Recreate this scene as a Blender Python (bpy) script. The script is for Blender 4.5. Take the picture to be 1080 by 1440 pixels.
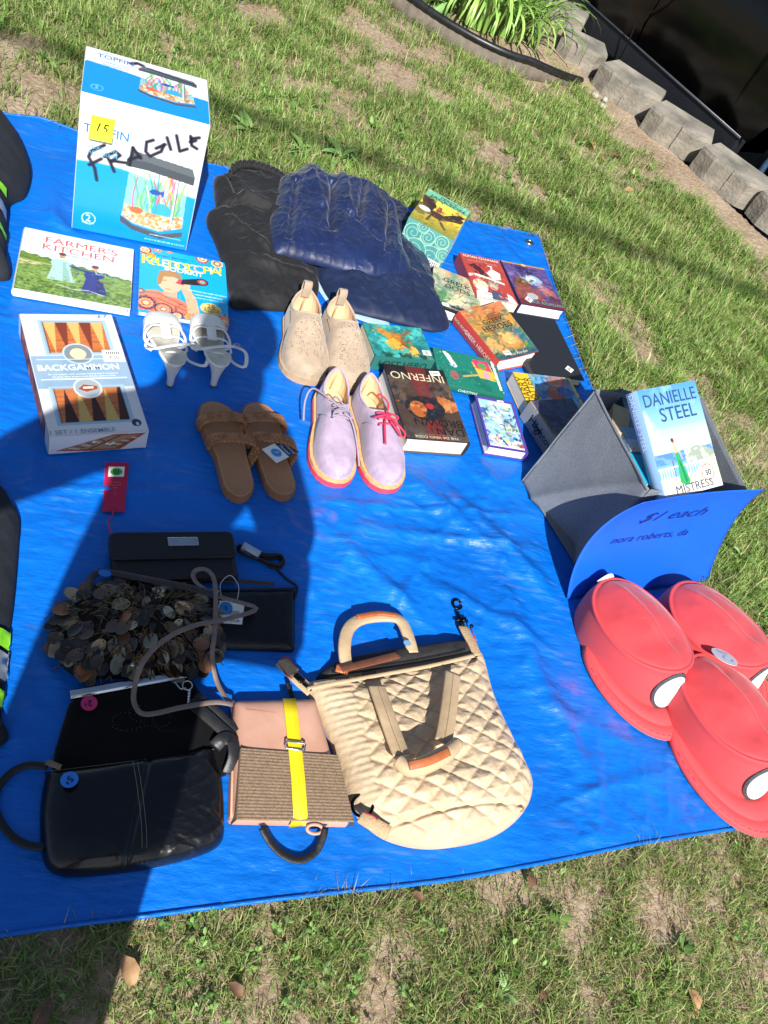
import bpy, bmesh, math, random
import numpy as np
from mathutils import Vector, Matrix

for _o in list(bpy.data.objects):
    bpy.data.objects.remove(_o)
S = bpy.context.scene
COL = S.collection
PI = math.pi
R = math.radians
random.seed(7)
RNG = np.random.default_rng(11)

# ------------------------------------------------------------------ camera, sky, sun, exposure
CAM_H = 1.28
cam_d = bpy.data.cameras.new('camera')
cam = bpy.data.objects.new('camera', cam_d)
COL.objects.link(cam)
_x = (0.9382188, 0.0, 0.34604261)
_ydown = (0.21909568, -0.77403195, -0.59402999)
_fwd = (0.26784804, 0.63314654, -0.72621132)
cam.matrix_world = Matrix(((_x[0], -_ydown[0], -_fwd[0], 0.0),
                           (_x[1], -_ydown[1], -_fwd[1], 0.0),
                           (_x[2], -_ydown[2], -_fwd[2], CAM_H),
                           (0, 0, 0, 1)))
cam_d.sensor_fit = 'VERTICAL'
cam_d.sensor_height = 24.0
cam_d.lens = 1108.7 / 1440 * 24.0
cam_d.clip_start = 0.02
cam_d.clip_end = 500
S.camera = cam

SUN_EL = R(41.0)
SUN_AZ = R(180.5)          # clockwise from +Y: the sun stands behind the photographer
world = bpy.data.worlds.new('World')
S.world = world
world.use_nodes = True
wn = world.node_tree.nodes
wl = world.node_tree.links
sky = wn.new('ShaderNodeTexSky')
sky.sky_type = 'NISHITA'
sky.sun_disc = False
sky.sun_elevation = SUN_EL
sky.sun_rotation = SUN_AZ
bg = wn['Background']
bg.inputs['Strength'].default_value = 0.075
wl.new(sky.outputs['Color'], bg.inputs['Color'])
sun_d = bpy.data.lights.new('sun', 'SUN')
sun_d.energy = 5.0
sun_d.angle = R(0.53)
sun_d.color = (1.0, 0.972, 0.92)
sun = bpy.data.objects.new('sun', sun_d)
COL.objects.link(sun)
_sd = Vector((math.sin(SUN_AZ) * math.cos(SUN_EL), math.cos(SUN_AZ) * math.cos(SUN_EL), math.sin(SUN_EL)))
sun.rotation_euler = _sd.to_track_quat('Z', 'Y').to_euler()
sun.location = _sd * 8
S.view_settings.view_transform = 'Standard'
S.view_settings.look = 'None'
S.view_settings.exposure = 0.58
S.view_settings.gamma = 1.0
S.view_settings.use_curve_mapping = False
S.render.engine = 'CYCLES'
S.cycles.use_denoising = True
S.cycles.max_bounces = 6
S.cycles.diffuse_bounces = 3

# ------------------------------------------------------------------ helpers
def lin1(c):
    c = np.asarray(c, float)
    return np.where(c <= 0.04045, c / 12.92, ((c + 0.055) / 1.055) ** 2.4)

def hx(h):
    h = h.lstrip('#')
    return tuple(int(h[i:i + 2], 16) / 255 for i in (0, 2, 4))

def lin(h):
    return tuple(float(v) for v in lin1(hx(h))) + (1.0,)

_MATS = {}
def mat(name, c1, c2=None, rough=0.6, scale=20, bump=0.0, bscale=60, detail=4, metal=0.0, spec=0.5, coat=0.0,
        stretch=(1, 1, 1), dist=0.004, sheen=0.0, wave=None, sss=0.0, trans=0.0, cell=None):
    """procedural principled material: two colours mixed by noise, a relief, optional weave wave"""
    if name in _MATS:
        return _MATS[name]
    m = bpy.data.materials.new(name)
    m.use_nodes = True
    nt = m.node_tree
    b = nt.nodes['Principled BSDF']
    b.inputs['Roughness'].default_value = rough
    b.inputs['Metallic'].default_value = metal
    b.inputs['Specular IOR Level'].default_value = spec
    b.inputs['Coat Weight'].default_value = coat
    b.inputs['Coat Roughness'].default_value = 0.15
    b.inputs['Sheen Weight'].default_value = sheen
    b.inputs['Sheen Roughness'].default_value = 0.4
    if trans:
        b.inputs['Transmission Weight'].default_value = trans
    A = lin(c1) if isinstance(c1, str) else tuple(c1) + (1,)
    B = A if c2 is None else (lin(c2) if isinstance(c2, str) else tuple(c2) + (1,))
    tc = nt.nodes.new('ShaderNodeTexCoord')
    mp = nt.nodes.new('ShaderNodeMapping')
    mp.inputs['Scale'].default_value = stretch
    nt.links.new(tc.outputs['Object'], mp.inputs['Vector'])
    n = nt.nodes.new('ShaderNodeTexNoise')
    n.inputs['Scale'].default_value = scale
    n.inputs['Detail'].default_value = detail
    n.inputs['Roughness'].default_value = 0.6
    nt.links.new(mp.outputs['Vector'], n.inputs['Vector'])
    mx = nt.nodes.new('ShaderNodeMix')
    mx.data_type = 'RGBA'
    mx.inputs['A'].default_value = A
    mx.inputs['B'].default_value = B
    rp = nt.nodes.new('ShaderNodeMapRange')
    rp.inputs['From Min'].default_value = 0.32
    rp.inputs['From Max'].default_value = 0.68
    nt.links.new(n.outputs['Fac'], rp.inputs['Value'])
    nt.links.new(rp.outputs['Result'], mx.inputs['Factor'])
    nt.links.new(mx.outputs['Result'], b.inputs['Base Color'])
    if bump:
        n2 = nt.nodes.new('ShaderNodeTexNoise')
        n2.inputs['Scale'].default_value = bscale
        n2.inputs['Detail'].default_value = 5
        nt.links.new(mp.outputs['Vector'], n2.inputs['Vector'])
        bp = nt.nodes.new('ShaderNodeBump')
        bp.inputs['Strength'].default_value = bump
        bp.inputs['Distance'].default_value = dist
        hsrc = n2.outputs['Fac']
        if wave:
            w = nt.nodes.new('ShaderNodeTexWave')
            w.inputs['Scale'].default_value = wave
            w.bands_direction = 'X'
            w2 = nt.nodes.new('ShaderNodeTexWave')
            w2.inputs['Scale'].default_value = wave
            w2.bands_direction = 'Y'
            nt.links.new(mp.outputs['Vector'], w.inputs['Vector'])
            nt.links.new(mp.outputs['Vector'], w2.inputs['Vector'])
            ad = nt.nodes.new('ShaderNodeMath')
            ad.operation = 'MULTIPLY_ADD'
            ad.inputs[1].default_value = 0.5
            nt.links.new(w.outputs['Fac'], ad.inputs[0])
            nt.links.new(w2.outputs['Fac'], ad.inputs[2])
            a2 = nt.nodes.new('ShaderNodeMath')
            a2.operation = 'ADD'
            nt.links.new(ad.outputs[0], a2.inputs[0])
            nt.links.new(n2.outputs['Fac'], a2.inputs[1])
            hsrc = a2.outputs[0]
        if cell:
            v = nt.nodes.new('ShaderNodeTexVoronoi')
            v.inputs['Scale'].default_value = cell
            nt.links.new(mp.outputs['Vector'], v.inputs['Vector'])
            hsrc = v.outputs['Distance']
        nt.links.new(hsrc, bp.inputs['Height'])
        nt.links.new(bp.outputs['Normal'], b.inputs['Normal'])
    _MATS[name] = m
    return m

def attr_mat(name, attr, rough=0.5, coat=0.0, spec=0.5, bump=0.0, bscale=120, transl=0.0, dist=0.002):
    """colour from a mesh colour attribute (flat print, leaves)"""
    if name in _MATS:
        return _MATS[name]
    m = bpy.data.materials.new(name)
    m.use_nodes = True
    nt = m.node_tree
    b = nt.nodes['Principled BSDF']
    b.inputs['Roughness'].default_value = rough
    b.inputs['Coat Weight'].default_value = coat
    b.inputs['Coat Roughness'].default_value = 0.12
    b.inputs['Specular IOR Level'].default_value = spec
    a = nt.nodes.new('ShaderNodeAttribute')
    a.attribute_name = attr
    nt.links.new(a.outputs['Color'], b.inputs['Base Color'])
    if bump:
        tc = nt.nodes.new('ShaderNodeTexCoord')
        n2 = nt.nodes.new('ShaderNodeTexNoise')
        n2.inputs['Scale'].default_value = bscale
        nt.links.new(tc.outputs['Object'], n2.inputs['Vector'])
        bp = nt.nodes.new('ShaderNodeBump')
        bp.inputs['Strength'].default_value = bump
        bp.inputs['Distance'].default_value = dist
        nt.links.new(n2.outputs['Fac'], bp.inputs['Height'])
        nt.links.new(bp.outputs['Normal'], b.inputs['Normal'])
    if transl:
        out = nt.nodes['Material Output']
        tr = nt.nodes.new('ShaderNodeBsdfTranslucent')
        nt.links.new(a.outputs['Color'], tr.inputs['Color'])
        ms = nt.nodes.new('ShaderNodeMixShader')
        ms.inputs['Fac'].default_value = transl
        nt.links.new(b.outputs[0], ms.inputs[1])
        nt.links.new(tr.outputs[0], ms.inputs[2])
        nt.links.new(ms.outputs[0], out.inputs['Surface'])
    _MATS[name] = m
    return m

def ink(h, rough=0.5):
    return mat('ink_' + h.strip('#'), h, rough=rough)

# value noise -----------------------------------------------------
_PERM = np.random.default_rng(3).random((256, 256))
def vnoise(x, y):
    xi = np.floor(x).astype(int); yi = np.floor(y).astype(int)
    fx = x - xi; fy = y - yi
    fx = fx * fx * (3 - 2 * fx); fy = fy * fy * (3 - 2 * fy)
    a = _PERM[xi & 255, yi & 255]; b = _PERM[(xi + 1) & 255, yi & 255]
    c = _PERM[xi & 255, (yi + 1) & 255]; d = _PERM[(xi + 1) & 255, (yi + 1) & 255]
    return (a * (1 - fx) + b * fx) * (1 - fy) + (c * (1 - fx) + d * fx) * fy

def fbm(x, y, o=4, g=0.5):
    x = np.asarray(x, float); y = np.asarray(y, float)
    s = 0; a = 1; t = 0
    for i in range(o):
        s = s + a * vnoise(x * 2 ** i + 17.3 * i, y * 2 ** i + 9.1 * i); t += a; a *= g
    return s / t

def ridge(x, y, o=3):
    x = np.asarray(x, float); y = np.asarray(y, float)
    s = 0; a = 1; t = 0
    for i in range(o):
        s = s + a * (1 - np.abs(2 * vnoise(x * 2 ** i + 5.7 * i, y * 2 ** i + 31.1 * i) - 1)) ** 3; t += a; a *= 0.5
    return s / t

# objects ---------------------------------------------------------
def thing(name, label, cat, loc=(0, 0, 0), rot=0.0, group=None):
    o = bpy.data.objects.new(name, None)
    o.empty_display_size = 0.05
    COL.objects.link(o)
    o.location = loc
    o.rotation_euler = (0, 0, rot)
    o['label'] = label
    o['category'] = cat
    if group:
        o['group'] = group
    return o

def tag(o, label, cat, group=None):
    o['label'] = label
    o['category'] = cat
    if group:
        o['group'] = group
    return o

def link_mesh(name, me, parent=None, kind=None, label=None):
    o = bpy.data.objects.new(name, me)
    COL.objects.link(o)
    if parent is not None:
        o.parent = parent
    if kind:
        o['kind'] = kind
    if label:
        o['label'] = label
    return o

def np_mesh(name, V, quads, mats, smooth=True, colors=None, cname='print', tris=None, midx=None):
    """fast mesh from numpy: V (n,3), quads (m,4) and/or tris (k,3)"""
    me = bpy.data.meshes.new(name)
    V = np.asarray(V, np.float32)
    nq = 0 if quads is None else len(quads)
    ntri = 0 if tris is None else len(tris)
    me.vertices.add(len(V))
    me.vertices.foreach_set('co', V.ravel())
    loops = []
    if nq:
        loops.append(np.asarray(quads, np.int32).ravel())
    if ntri:
        loops.append(np.asarray(tris, np.int32).ravel())
    loops = np.concatenate(loops)
    me.loops.add(len(loops))
    me.loops.foreach_set('vertex_index', loops)
    tot = np.concatenate([np.full(nq, 4, np.int32), np.full(ntri, 3, np.int32)])
    st = np.concatenate([[0], np.cumsum(tot)[:-1]]).astype(np.int32)
    me.polygons.add(nq + ntri)
    me.polygons.foreach_set('loop_start', st)
    me.polygons.foreach_set('loop_total', tot)
    if midx is not None:
        me.polygons.foreach_set('material_index', np.asarray(midx, np.int32))
    me.update(calc_edges=True)
    me.validate()
    if smooth:
        me.polygons.foreach_set('use_smooth', np.ones(nq + ntri, bool))
    for m in mats:
        me.materials.append(m)
    if colors is not None:
        ca = me.color_attributes.new(cname, 'FLOAT_COLOR', 'POINT')
        c4 = np.ones((len(V), 4), np.float32)
        c4[:, :3] = colors
        ca.data.foreach_set('color', c4.ravel())
    return me

def gridq(nx, ny, wrap=False):
    """quads of a grid with ny rows of nx vertices"""
    i = np.arange(nx if wrap else nx - 1); j = np.arange(ny - 1)
    I, J = np.meshgrid(i, j)
    a = J * nx + I; b = J * nx + (I + 1) % nx
    return np.stack([a, b, b + nx, a + nx], -1).reshape(-1, 4)

class MB:
    """collects shapes, then links them as ONE mesh object"""
    def __init__(self):
        self.v = []; self.f = []; self.m = []; self.s = []; self.lines = []
    def add(self, V, F, mi=0, smooth=False):
        o = len(self.v)
        self.v.extend([tuple(map(float, p)) for p in V])
        for q in F:
            self.f.append(tuple(int(i) + o for i in q)); self.m.append(mi); self.s.append(smooth)
        return self
    def box(self, x0, x1, y0, y1, z0, z1, mi=0, M=None):
        V = [(x0, y0, z0), (x1, y0, z0), (x1, y1, z0), (x0, y1, z0), (x0, y0, z1), (x1, y0, z1), (x1, y1, z1), (x0, y1, z1)]
        if M is not None:
            V = [tuple(M @ Vector(p)) for p in V]
        return self.add(V, [(0, 3, 2, 1), (4, 5, 6, 7), (0, 1, 5, 4), (1, 2, 6, 5), (2, 3, 7, 6), (3, 0, 4, 7)], mi)
    def prism(self, P, z0, z1, mi=0, bev=0.0, smooth=False):
        """closed outline P (ccw) extruded; bev rounds the upper edge"""
        P = np.asarray(P, float); n = len(P)
        c = P.mean(0)
        rings = [(1.0, z0)]
        if bev:
            L = np.linalg.norm(P - c, axis=1).mean()
            for k in range(5):
                a = PI / 2 * k / 4
                rings.append((1 - bev * (1 - math.cos(a)) / L, z1 - bev + bev * math.sin(a)))
        else:
            rings.append((1.0, z1))
        V = []
        for s, z in rings:
            V += [(c[0] + (p[0] - c[0]) * s, c[1] + (p[1] - c[1]) * s, z) for p in P]
        F = []
        for r in range(len(rings) - 1):
            for i in range(n):
                j = (i + 1) % n
                F.append((r * n + i, r * n + j, (r + 1) * n + j, (r + 1) * n + i))
        self.add(V, F, mi, smooth)
        self.add(V[:n], [tuple(range(n))[::-1]], mi)
        self.add(V[-n:], [tuple(range(n))], mi)
        return self
    def tube(self, pts, r, mi=0, k=10, closed=False, flat=None, up=None, r2=None, cap=True):
        """sweep a round (or flat w x t) section along pts"""
        P = [Vector(p) for p in pts]; n = len(P)
        T = []
        for i in range(n):
            a = P[i - 1] if (i > 0 or closed) else P[i]
            b = P[(i + 1) % n] if (i < n - 1 or closed) else P[i]
            t = (b - a)
            T.append(t.normalized() if t.length > 1e-9 else Vector((0, 0, 1)))
        if up is None:
            u = Vector((0, 0, 1))
            if abs(T[0].dot(u)) > 0.9:
                u = Vector((1, 0, 0))
            s = T[0].cross(u).normalized()
        V = []
        for i in range(n):
            t = T[i]
            if up is None:
                s = (s - t * s.dot(t)).normalized()
                w = s.cross(t)
            else:
                s = t.cross(Vector(up)).normalized(); w = s.cross(t).normalized()
            rr = r if r2 is None else r + (r2 - r) * i / (n - 1)
            if callable(r):
                rr = r(i / (n - 1))
            if flat:
                fw, ft = flat
                e = 0.25 * ft
                prof = [(-fw / 2, -ft / 2 + e), (-fw / 2 + e, -ft / 2), (fw / 2 - e, -ft / 2), (fw / 2, -ft / 2 + e),
                        (fw / 2, ft / 2 - e), (fw / 2 - e, ft / 2), (-fw / 2 + e, ft / 2), (-fw / 2, ft / 2 - e)]
            else:
                prof = [(rr * math.cos(2 * PI * q / k), rr * math.sin(2 * PI * q / k)) for q in range(k)]
            for a, b in prof:
                V.append(P[i] + s * a + w * b)
        kk = len(prof)
        F = []
        for i in range(n if closed else n - 1):
            for q in range(kk):
                a = i * kk + q; b = i * kk + (q + 1) % kk; j = (i + 1) % n
                F.append((a, b, j * kk + (q + 1) % kk, j * kk + q))
        if not closed and cap:
            F.append(tuple(range(kk))[::-1]); F.append(tuple(range((n - 1) * kk, n * kk)))
        return self.add(V, F, mi, True)
    def blob(self, c, r, mi=0, nu=10, nv=7, M=None):
        V = []; F = []
        for j in range(nv + 1):
            th = PI * j / nv
            for i in range(nu):
                ph = 2 * PI * i / nu
                p = Vector((r[0] * math.sin(th) * math.cos(ph), r[1] * math.sin(th) * math.sin(ph), r[2] * math.cos(th)))
                if M is not None:
                    p = M @ p
                V.append((c[0] + p[0], c[1] + p[1], c[2] + p[2]))
        for j in range(nv):
            for i in range(nu):
                a = j * nu + i; b = j * nu + (i + 1) % nu
                F.append((a, a + nu, b + nu, b))
        return self.add(V, F, mi, True)
    def disc(self, c, rx, ry, mi=0, n=20, M=None, h=0.0):
        ring = []
        for i in range(n):
            p = Vector((rx * math.cos(2 * PI * i / n), ry * math.sin(2 * PI * i / n), 0))
            if M is not None:
                p = M @ p
            ring.append((c[0] + p[0], c[1] + p[1], c[2] + p[2]))
        if not h:
            return self.add(ring, [tuple(range(n))], mi)
        nrm = (M @ Vector((0, 0, 1))) if M is not None else Vector((0, 0, 1))
        top = [tuple(Vector(p) + nrm * h) for p in ring]
        return self.add(ring + top, [tuple(range(n))[::-1], tuple(range(n, 2 * n))] + [(i, (i + 1) % n, n + (i + 1) % n, n + i) for i in range(n)], mi)
    def text(self, s, size, fn, mi=0, bold=0.0, shear=0.0, sx=1.0, rot=0.0):
        """letters; fn maps the flat (x, y) of the lettering to a 3D point"""
        V, F = text_geo(s, bold, shear)
        c, sn = math.cos(rot), math.sin(rot)
        W = [fn((x * sx * c - y * sn) * size, (x * sx * sn + y * c) * size) for x, y in V]
        self.lines.append((W, F, mi))
        return self
    def build(self, name, mats, parent=None, kind=None, label=None, bevel=0.0, mods=None, sharp=None):
        if self.lines:              # every line of writing is a part of its own
            ml = mats if isinstance(mats, (list, tuple)) else [mats]
            for W, F, mi in self.lines:
                o = MB().add(W, F).build('lettering', ml[mi], parent)
            if not self.v:
                return o
            name = 'print_marks' if name == 'lettering' else name
        me = bpy.data.meshes.new(name)
        me.from_pydata(self.v, [], self.f)
        for m in (mats if isinstance(mats, (list, tuple)) else [mats]):
            me.materials.append(m)
        me.polygons.foreach_set('material_index', self.m)
        me.polygons.foreach_set('use_smooth', self.s)
        me.update()
        o = link_mesh(name, me, parent, kind, label)
        if bevel:
            b = o.modifiers.new('bevel', 'BEVEL')
            b.width = bevel; b.segments = 2; b.limit_method = 'ANGLE'; b.angle_limit = R(40)
        return o

_TXT = {}
def text_geo(s, bold=0.0, shear=0.0):
    key = (s, bold, shear)
    if key not in _TXT:
        cu = bpy.data.curves.new('lettering_source', 'FONT')
        cu.body = s; cu.align_x = 'CENTER'; cu.align_y = 'CENTER'
        cu.offset = bold; cu.shear = shear; cu.resolution_u = 3
        ob = bpy.data.objects.new('lettering_source', cu)
        me = bpy.data.meshes.new_from_object(ob)
        _TXT[key] = ([(v.co.x, v.co.y) for v in me.vertices], [tuple(p.vertices) for p in me.polygons])
        bpy.data.objects.remove(ob); bpy.data.curves.remove(cu); bpy.data.meshes.remove(me)
    return _TXT[key]

def rel(pts, c):
    """world points as points of a thing standing at c"""
    return [(x - c[0], y - c[1], z) for x, y, z in pts]

def smooth_loop(pts, n=160, closed=True):
    """Catmull-Rom through 2D/3D points, resampled evenly"""
    P = np.asarray(pts, float); k = len(P); out = []
    rng = range(k if closed else k - 1)
    for i in rng:
        if closed:
            p0, p1, p2, p3 = P[i - 1], P[i], P[(i + 1) % k], P[(i + 2) % k]
        else:
            p0, p1, p2, p3 = P[max(i - 1, 0)], P[i], P[i + 1], P[min(i + 2, k - 1)]
        for t in np.linspace(0, 1, 24, endpoint=False):
            out.append(0.5 * ((2 * p1) + (-p0 + p2) * t + (2 * p0 - 5 * p1 + 4 * p2 - p3) * t * t + (-p0 + 3 * p1 - 3 * p2 + p3) * t ** 3))
    if not closed:
        out.append(P[-1])
    out = np.array(out)
    if closed:
        out = np.vstack([out, out[:1]])
    d = np.concatenate([[0], np.cumsum(np.linalg.norm(np.diff(out, axis=0), axis=1))])
    s = np.linspace(0, d[-1], n + (1 if closed else 0))
    res = np.stack([np.interp(s, d, out[:, q]) for q in range(out.shape[1])], 1)
    return res[:-1] if closed else res

def straight_loop(pts, n=200, rad=0.006):
    """closed polygon with slightly rounded corners, resampled"""
    P = np.asarray(pts, float); k = len(P); out = []
    for i in range(k):
        a, b, c = P[i - 1], P[i], P[(i + 1) % k]
        u = (a - b); w = (c - b)
        lu, lw = np.linalg.norm(u), np.linalg.norm(w)
        r = min(rad, lu * 0.45, lw * 0.45)
        p, q = b + u / lu * r, b + w / lw * r
        for t in np.linspace(0, 1, 6):
            out.append((1 - t) ** 2 * p + 2 * t * (1 - t) * b + t * t * q)
    out = np.array(out); out = np.vstack([out, out[:1]])
    d = np.concatenate([[0], np.cumsum(np.linalg.norm(np.diff(out, axis=0), axis=1))])
    s = np.linspace(0, d[-1], n + 1)
    return np.stack([np.interp(s, d, out[:, q]) for q in range(2)], 1)[:-1]

def pillow(name, outline, H, mats, parent, org=(0, 0), p=4.0, nr=40, base=0.0, zfun=None, center=None, q=2.0, midx=None, label=None, kind=None, attr=None):
    """stuffed shape over a closed outline (world xy): flat underside, swelling top; zfun(x, y, r) adds folds or quilting"""
    O = np.asarray(outline, float); n = len(O)
    c = O.mean(0) if center is None else np.asarray(center, float)
    r = 1 - (1 - np.linspace(0, 1, nr)) ** 1.6
    r = r[::-1]
    X = c[0] + np.outer(r, O[:, 0] - c[0]); Y = c[1] + np.outer(r, O[:, 1] - c[1])
    Rr = np.repeat(r[:, None], n, 1)
    prof = np.maximum(1 - Rr ** p, 0) ** (1 / q)
    h = H(X, Y) if callable(H) else H
    Z = base + h * prof
    if zfun is not None:
        Z = Z + zfun(X, Y, Rr) * np.minimum(1, prof * 1.6)
    Z = np.maximum(Z, base + 0.0004)
    Z[0] = base
    V = np.stack([X - org[0], Y - org[1], Z], -1).reshape(-1, 3)
    Q = gridq(n, nr, wrap=True)
    mi = None
    if midx is not None:
        Fc = np.stack([X.ravel()[Q].mean(1), Y.ravel()[Q].mean(1), Rr.ravel()[Q].mean(1)], 1)
        mi = midx(Fc[:, 0], Fc[:, 1], Fc[:, 2]).astype(np.int32)
    me = np_mesh(name, V, Q, mats, True, midx=mi)
    o = link_mesh(name, me, parent, kind, label)
    return o

# flat print ------------------------------------------------------
class Cv:
    """a printed picture as a grid of colours; x, y run 0..1 from the lower edge"""
    def __init__(self, nx, ny, col='#ffffff', asp=1.0):
        self.nx, self.ny, self.asp = nx, ny, asp
        self.X, self.Y = np.meshgrid(np.linspace(0, 1, nx), np.linspace(0, 1, ny))
        self.A = np.zeros((ny, nx, 3)); self.A[:] = hx(col)
    def put(self, m, col, a=1.0):
        c = np.array(hx(col)) if isinstance(col, str) else col
        mm = (np.asarray(m, float) * a)[..., None]
        self.A = self.A * (1 - mm) + c * mm
        return self
    def rect(self, x0, y0, x1, y1, col, a=1.0):
        return self.put((self.X >= x0) & (self.X <= x1) & (self.Y >= y0) & (self.Y <= y1), col, a)
    def ell(self, cx, cy, rx, ry, col, a=1.0, rot=0.0):
        dx, dy = self.X - cx, (self.Y - cy) * self.asp
        c, s = math.cos(rot), math.sin(rot)
        return self.put(((dx * c + dy * s) / rx) ** 2 + ((-dx * s + dy * c) / ry) ** 2 < 1, col, a)
    def ring(self, cx, cy, r, w, col, a=1.0):
        d = np.hypot(self.X - cx, (self.Y - cy) * self.asp)
        return self.put(np.abs(d - r) < w / 2, col, a)
    def poly(self, P, col, a=1.0):
        inside = np.zeros(self.X.shape, bool); n = len(P)
        for i in range(n):
            (x0, y0), (x1, y1) = P[i], P[(i + 1) % n]
            if y0 == y1:
                continue
            c = ((self.Y < y0) != (self.Y < y1)) & (self.X < (x1 - x0) * (self.Y - y0) / (y1 - y0) + x0)
            inside ^= c
        return self.put(inside, col, a)
    def line(self, P, w, col, a=1.0):
        best = np.full(self.X.shape, 9.0)
        for i in range(len(P) - 1):
            ax, ay = P[i][0], P[i][1] * self.asp; bx, by = P[i + 1][0], P[i + 1][1] * self.asp
            px, py = self.X - ax, self.Y * self.asp - ay
            vx, vy = bx - ax, by - ay
            t = np.clip((px * vx + py * vy) / (vx * vx + vy * vy + 1e-12), 0, 1)
            best = np.minimum(best, np.hypot(px - t * vx, py - t * vy))
        return self.put(np.clip(1.2 - best / (w / 2) * 0.7, 0, 1) * (best < w * 0.7), col, a)
    def grad(self, y0, y1, c0, c1, x0=0, x1=1):
        m = (self.Y >= y0) & (self.Y <= y1) & (self.X >= x0) & (self.X <= x1)
        t = np.clip((self.Y - y0) / max(y1 - y0, 1e-6), 0, 1)[..., None]
        c = np.array(hx(c0)) * (1 - t) + np.array(hx(c1)) * t
        self.A = np.where(m[..., None], c, self.A)
        return self
    def mott(self, mask, col, scale=10, th=0.5, seed=0, a=0.7, sy=1.0):
        n = fbm(self.X * scale + seed * 7.7, self.Y * self.asp * scale * sy + seed * 3.1, 4)
        return self.put(np.clip((n - th) * 6, 0, 1) * mask, col, a)
    def speck(self, mask, cols, seed=0, n=400, r=0.012):
        g = np.random.default_rng(seed)
        yy, xx = np.nonzero(mask)
        if len(yy) == 0:
            return self
        for k in g.integers(0, len(yy), n):
            cx, cy = self.X[yy[k], xx[k]], self.Y[yy[k], xx[k]]
            rr = r * g.uniform(0.6, 1.2)
            d = ((self.X - cx) ** 2 + ((self.Y - cy) * self.asp) ** 2 < rr * rr) & mask
            self.put(d, cols[int(g.integers(len(cols)))])
        return self
    def busy(self, seed, n=120, r=0.035, a=0.55, jit=0.22, mask=None):
        """painterly clutter: small strokes in colours picked from around them"""
        g = np.random.default_rng(seed)
        for k in range(n):
            cx, cy = g.random(), g.random()
            ix, iy = min(int(cx * self.nx), self.nx - 1), min(int(cy * self.ny), self.ny - 1)
            if mask is not None and not mask[iy, ix]:
                continue
            jx, jy = min(max(ix + int(g.normal(0, self.nx * .06)), 0), self.nx - 1), min(max(iy + int(g.normal(0, self.ny * .06)), 0), self.ny - 1)
            c = np.clip(self.A[jy, jx] * g.uniform(1 - 1.6 * jit, 1 + 1.3 * jit) + g.normal(0, jit * .22, 3), 0, 1)
            self.ell(cx, cy, r * g.uniform(.4, 1.5), r * g.uniform(.15, .6), c, a, g.uniform(0, PI))
        return self
    def small_print(self, x0, y0, x1, rows, col, dy=.02, h=.007, seed=1):
        g = np.random.default_rng(seed)
        for q in range(rows):
            x = x0
            while x < x1:
                w_ = g.uniform(.02, .06); self.rect(x, y0 - q * dy, min(x + w_, x1), y0 - q * dy + h, col, .85); x += w_ + .014
        return self
    def waves(self, cx, cy, r, col, w=0.012, turns=2.2):
        t = np.linspace(0.15, 1, 60)
        P = [(cx + r * q * math.cos(turns * 2 * PI * q), cy + r * q * math.sin(turns * 2 * PI * q) / self.asp) for q in t]
        return self.line(P, w, col)

PRINT = attr_mat('glossy_print', 'print', rough=0.38, coat=0.12)
MATTE = attr_mat('matte_print', 'print', rough=0.62)

def printed(name, cv, parent, fmap, m=None, label=None):
    U, V = cv.X.ravel(), cv.Y.ravel()
    x, y, z = fmap(U, V)
    P = np.stack([x + 0 * U, y + 0 * U, z + 0 * U], 1)
    me = np_mesh(name, P, gridq(cv.nx, cv.ny), [m or PRINT], True, colors=lin1(np.clip(cv.A.reshape(-1, 3), 0, 1)))
    return link_mesh(name, me, parent, None, label)

def xf(v):
    """world point list helper"""
    return [tuple(p) for p in v]
# ------------------------------------------------------------------ the setting
CARL = np.array([1.556, 5.267])               # a point on the car's flank, and its direction
CT = np.array([0.50290414, -0.86434219])
CN = np.array([CT[1], -CT[0]])                # towards the lawn
DRIVE_Z = -0.20

def car_side(x, y):
    return (x - CARL[0]) * CN[0] + (y - CARL[1]) * CN[1]

BARE = [(*(-0.6593, 2.4201, 0.0000)[:2], .26), (*(0.3051, 2.9744, 0.0000)[:2], .16), (*(0.1382, 3.0453, 0.0000)[:2], .10), (*(0.6776, 3.8731, 0.0000)[:2], .20), (*(0.5347, 3.4480, 0.0000)[:2], .18), (*(0.4386, 3.8448, 0.0000)[:2], .25),
        (*(1.4160, 3.4321, 0.0000)[:2], .14), (*(0.7934, 2.5587, 0.0000)[:2], .11), (*(0.9645, 3.0570, 0.0000)[:2], .12), (*(1.3805, 2.0368, 0.0000)[:2], .12), (*(1.2859, 2.3010, 0.0000)[:2], .06), (*(1.3886, 1.7086, 0.0000)[:2], .10),
        (*(0.9843, 0.3297, 0.0000)[:2], .06), (*(0.0802, 0.1924, 0.0000)[:2], .035), (*(0.4721, 0.1951, 0.0000)[:2], .03), (*(0.8289, 0.2028, 0.0000)[:2], .03),
        (*(1.2143, 4.1148, 0.0000)[:2], .25), (*(0.9802, 3.6822, 0.0000)[:2], .13), (*(1.9775, 3.5841, 0.0000)[:2], .18), (*(2.2276, 3.3577, 0.0000)[:2], .15), (*(1.7168, 3.8202, 0.0000)[:2], .14), (*(-0.0454, 3.5524, 0.0000)[:2], .14),
        (*(1.1337, 0.3648, 0.0000)[:2], .03), (*(0.5944, 0.2905, 0.0000)[:2], .02)]

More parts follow.
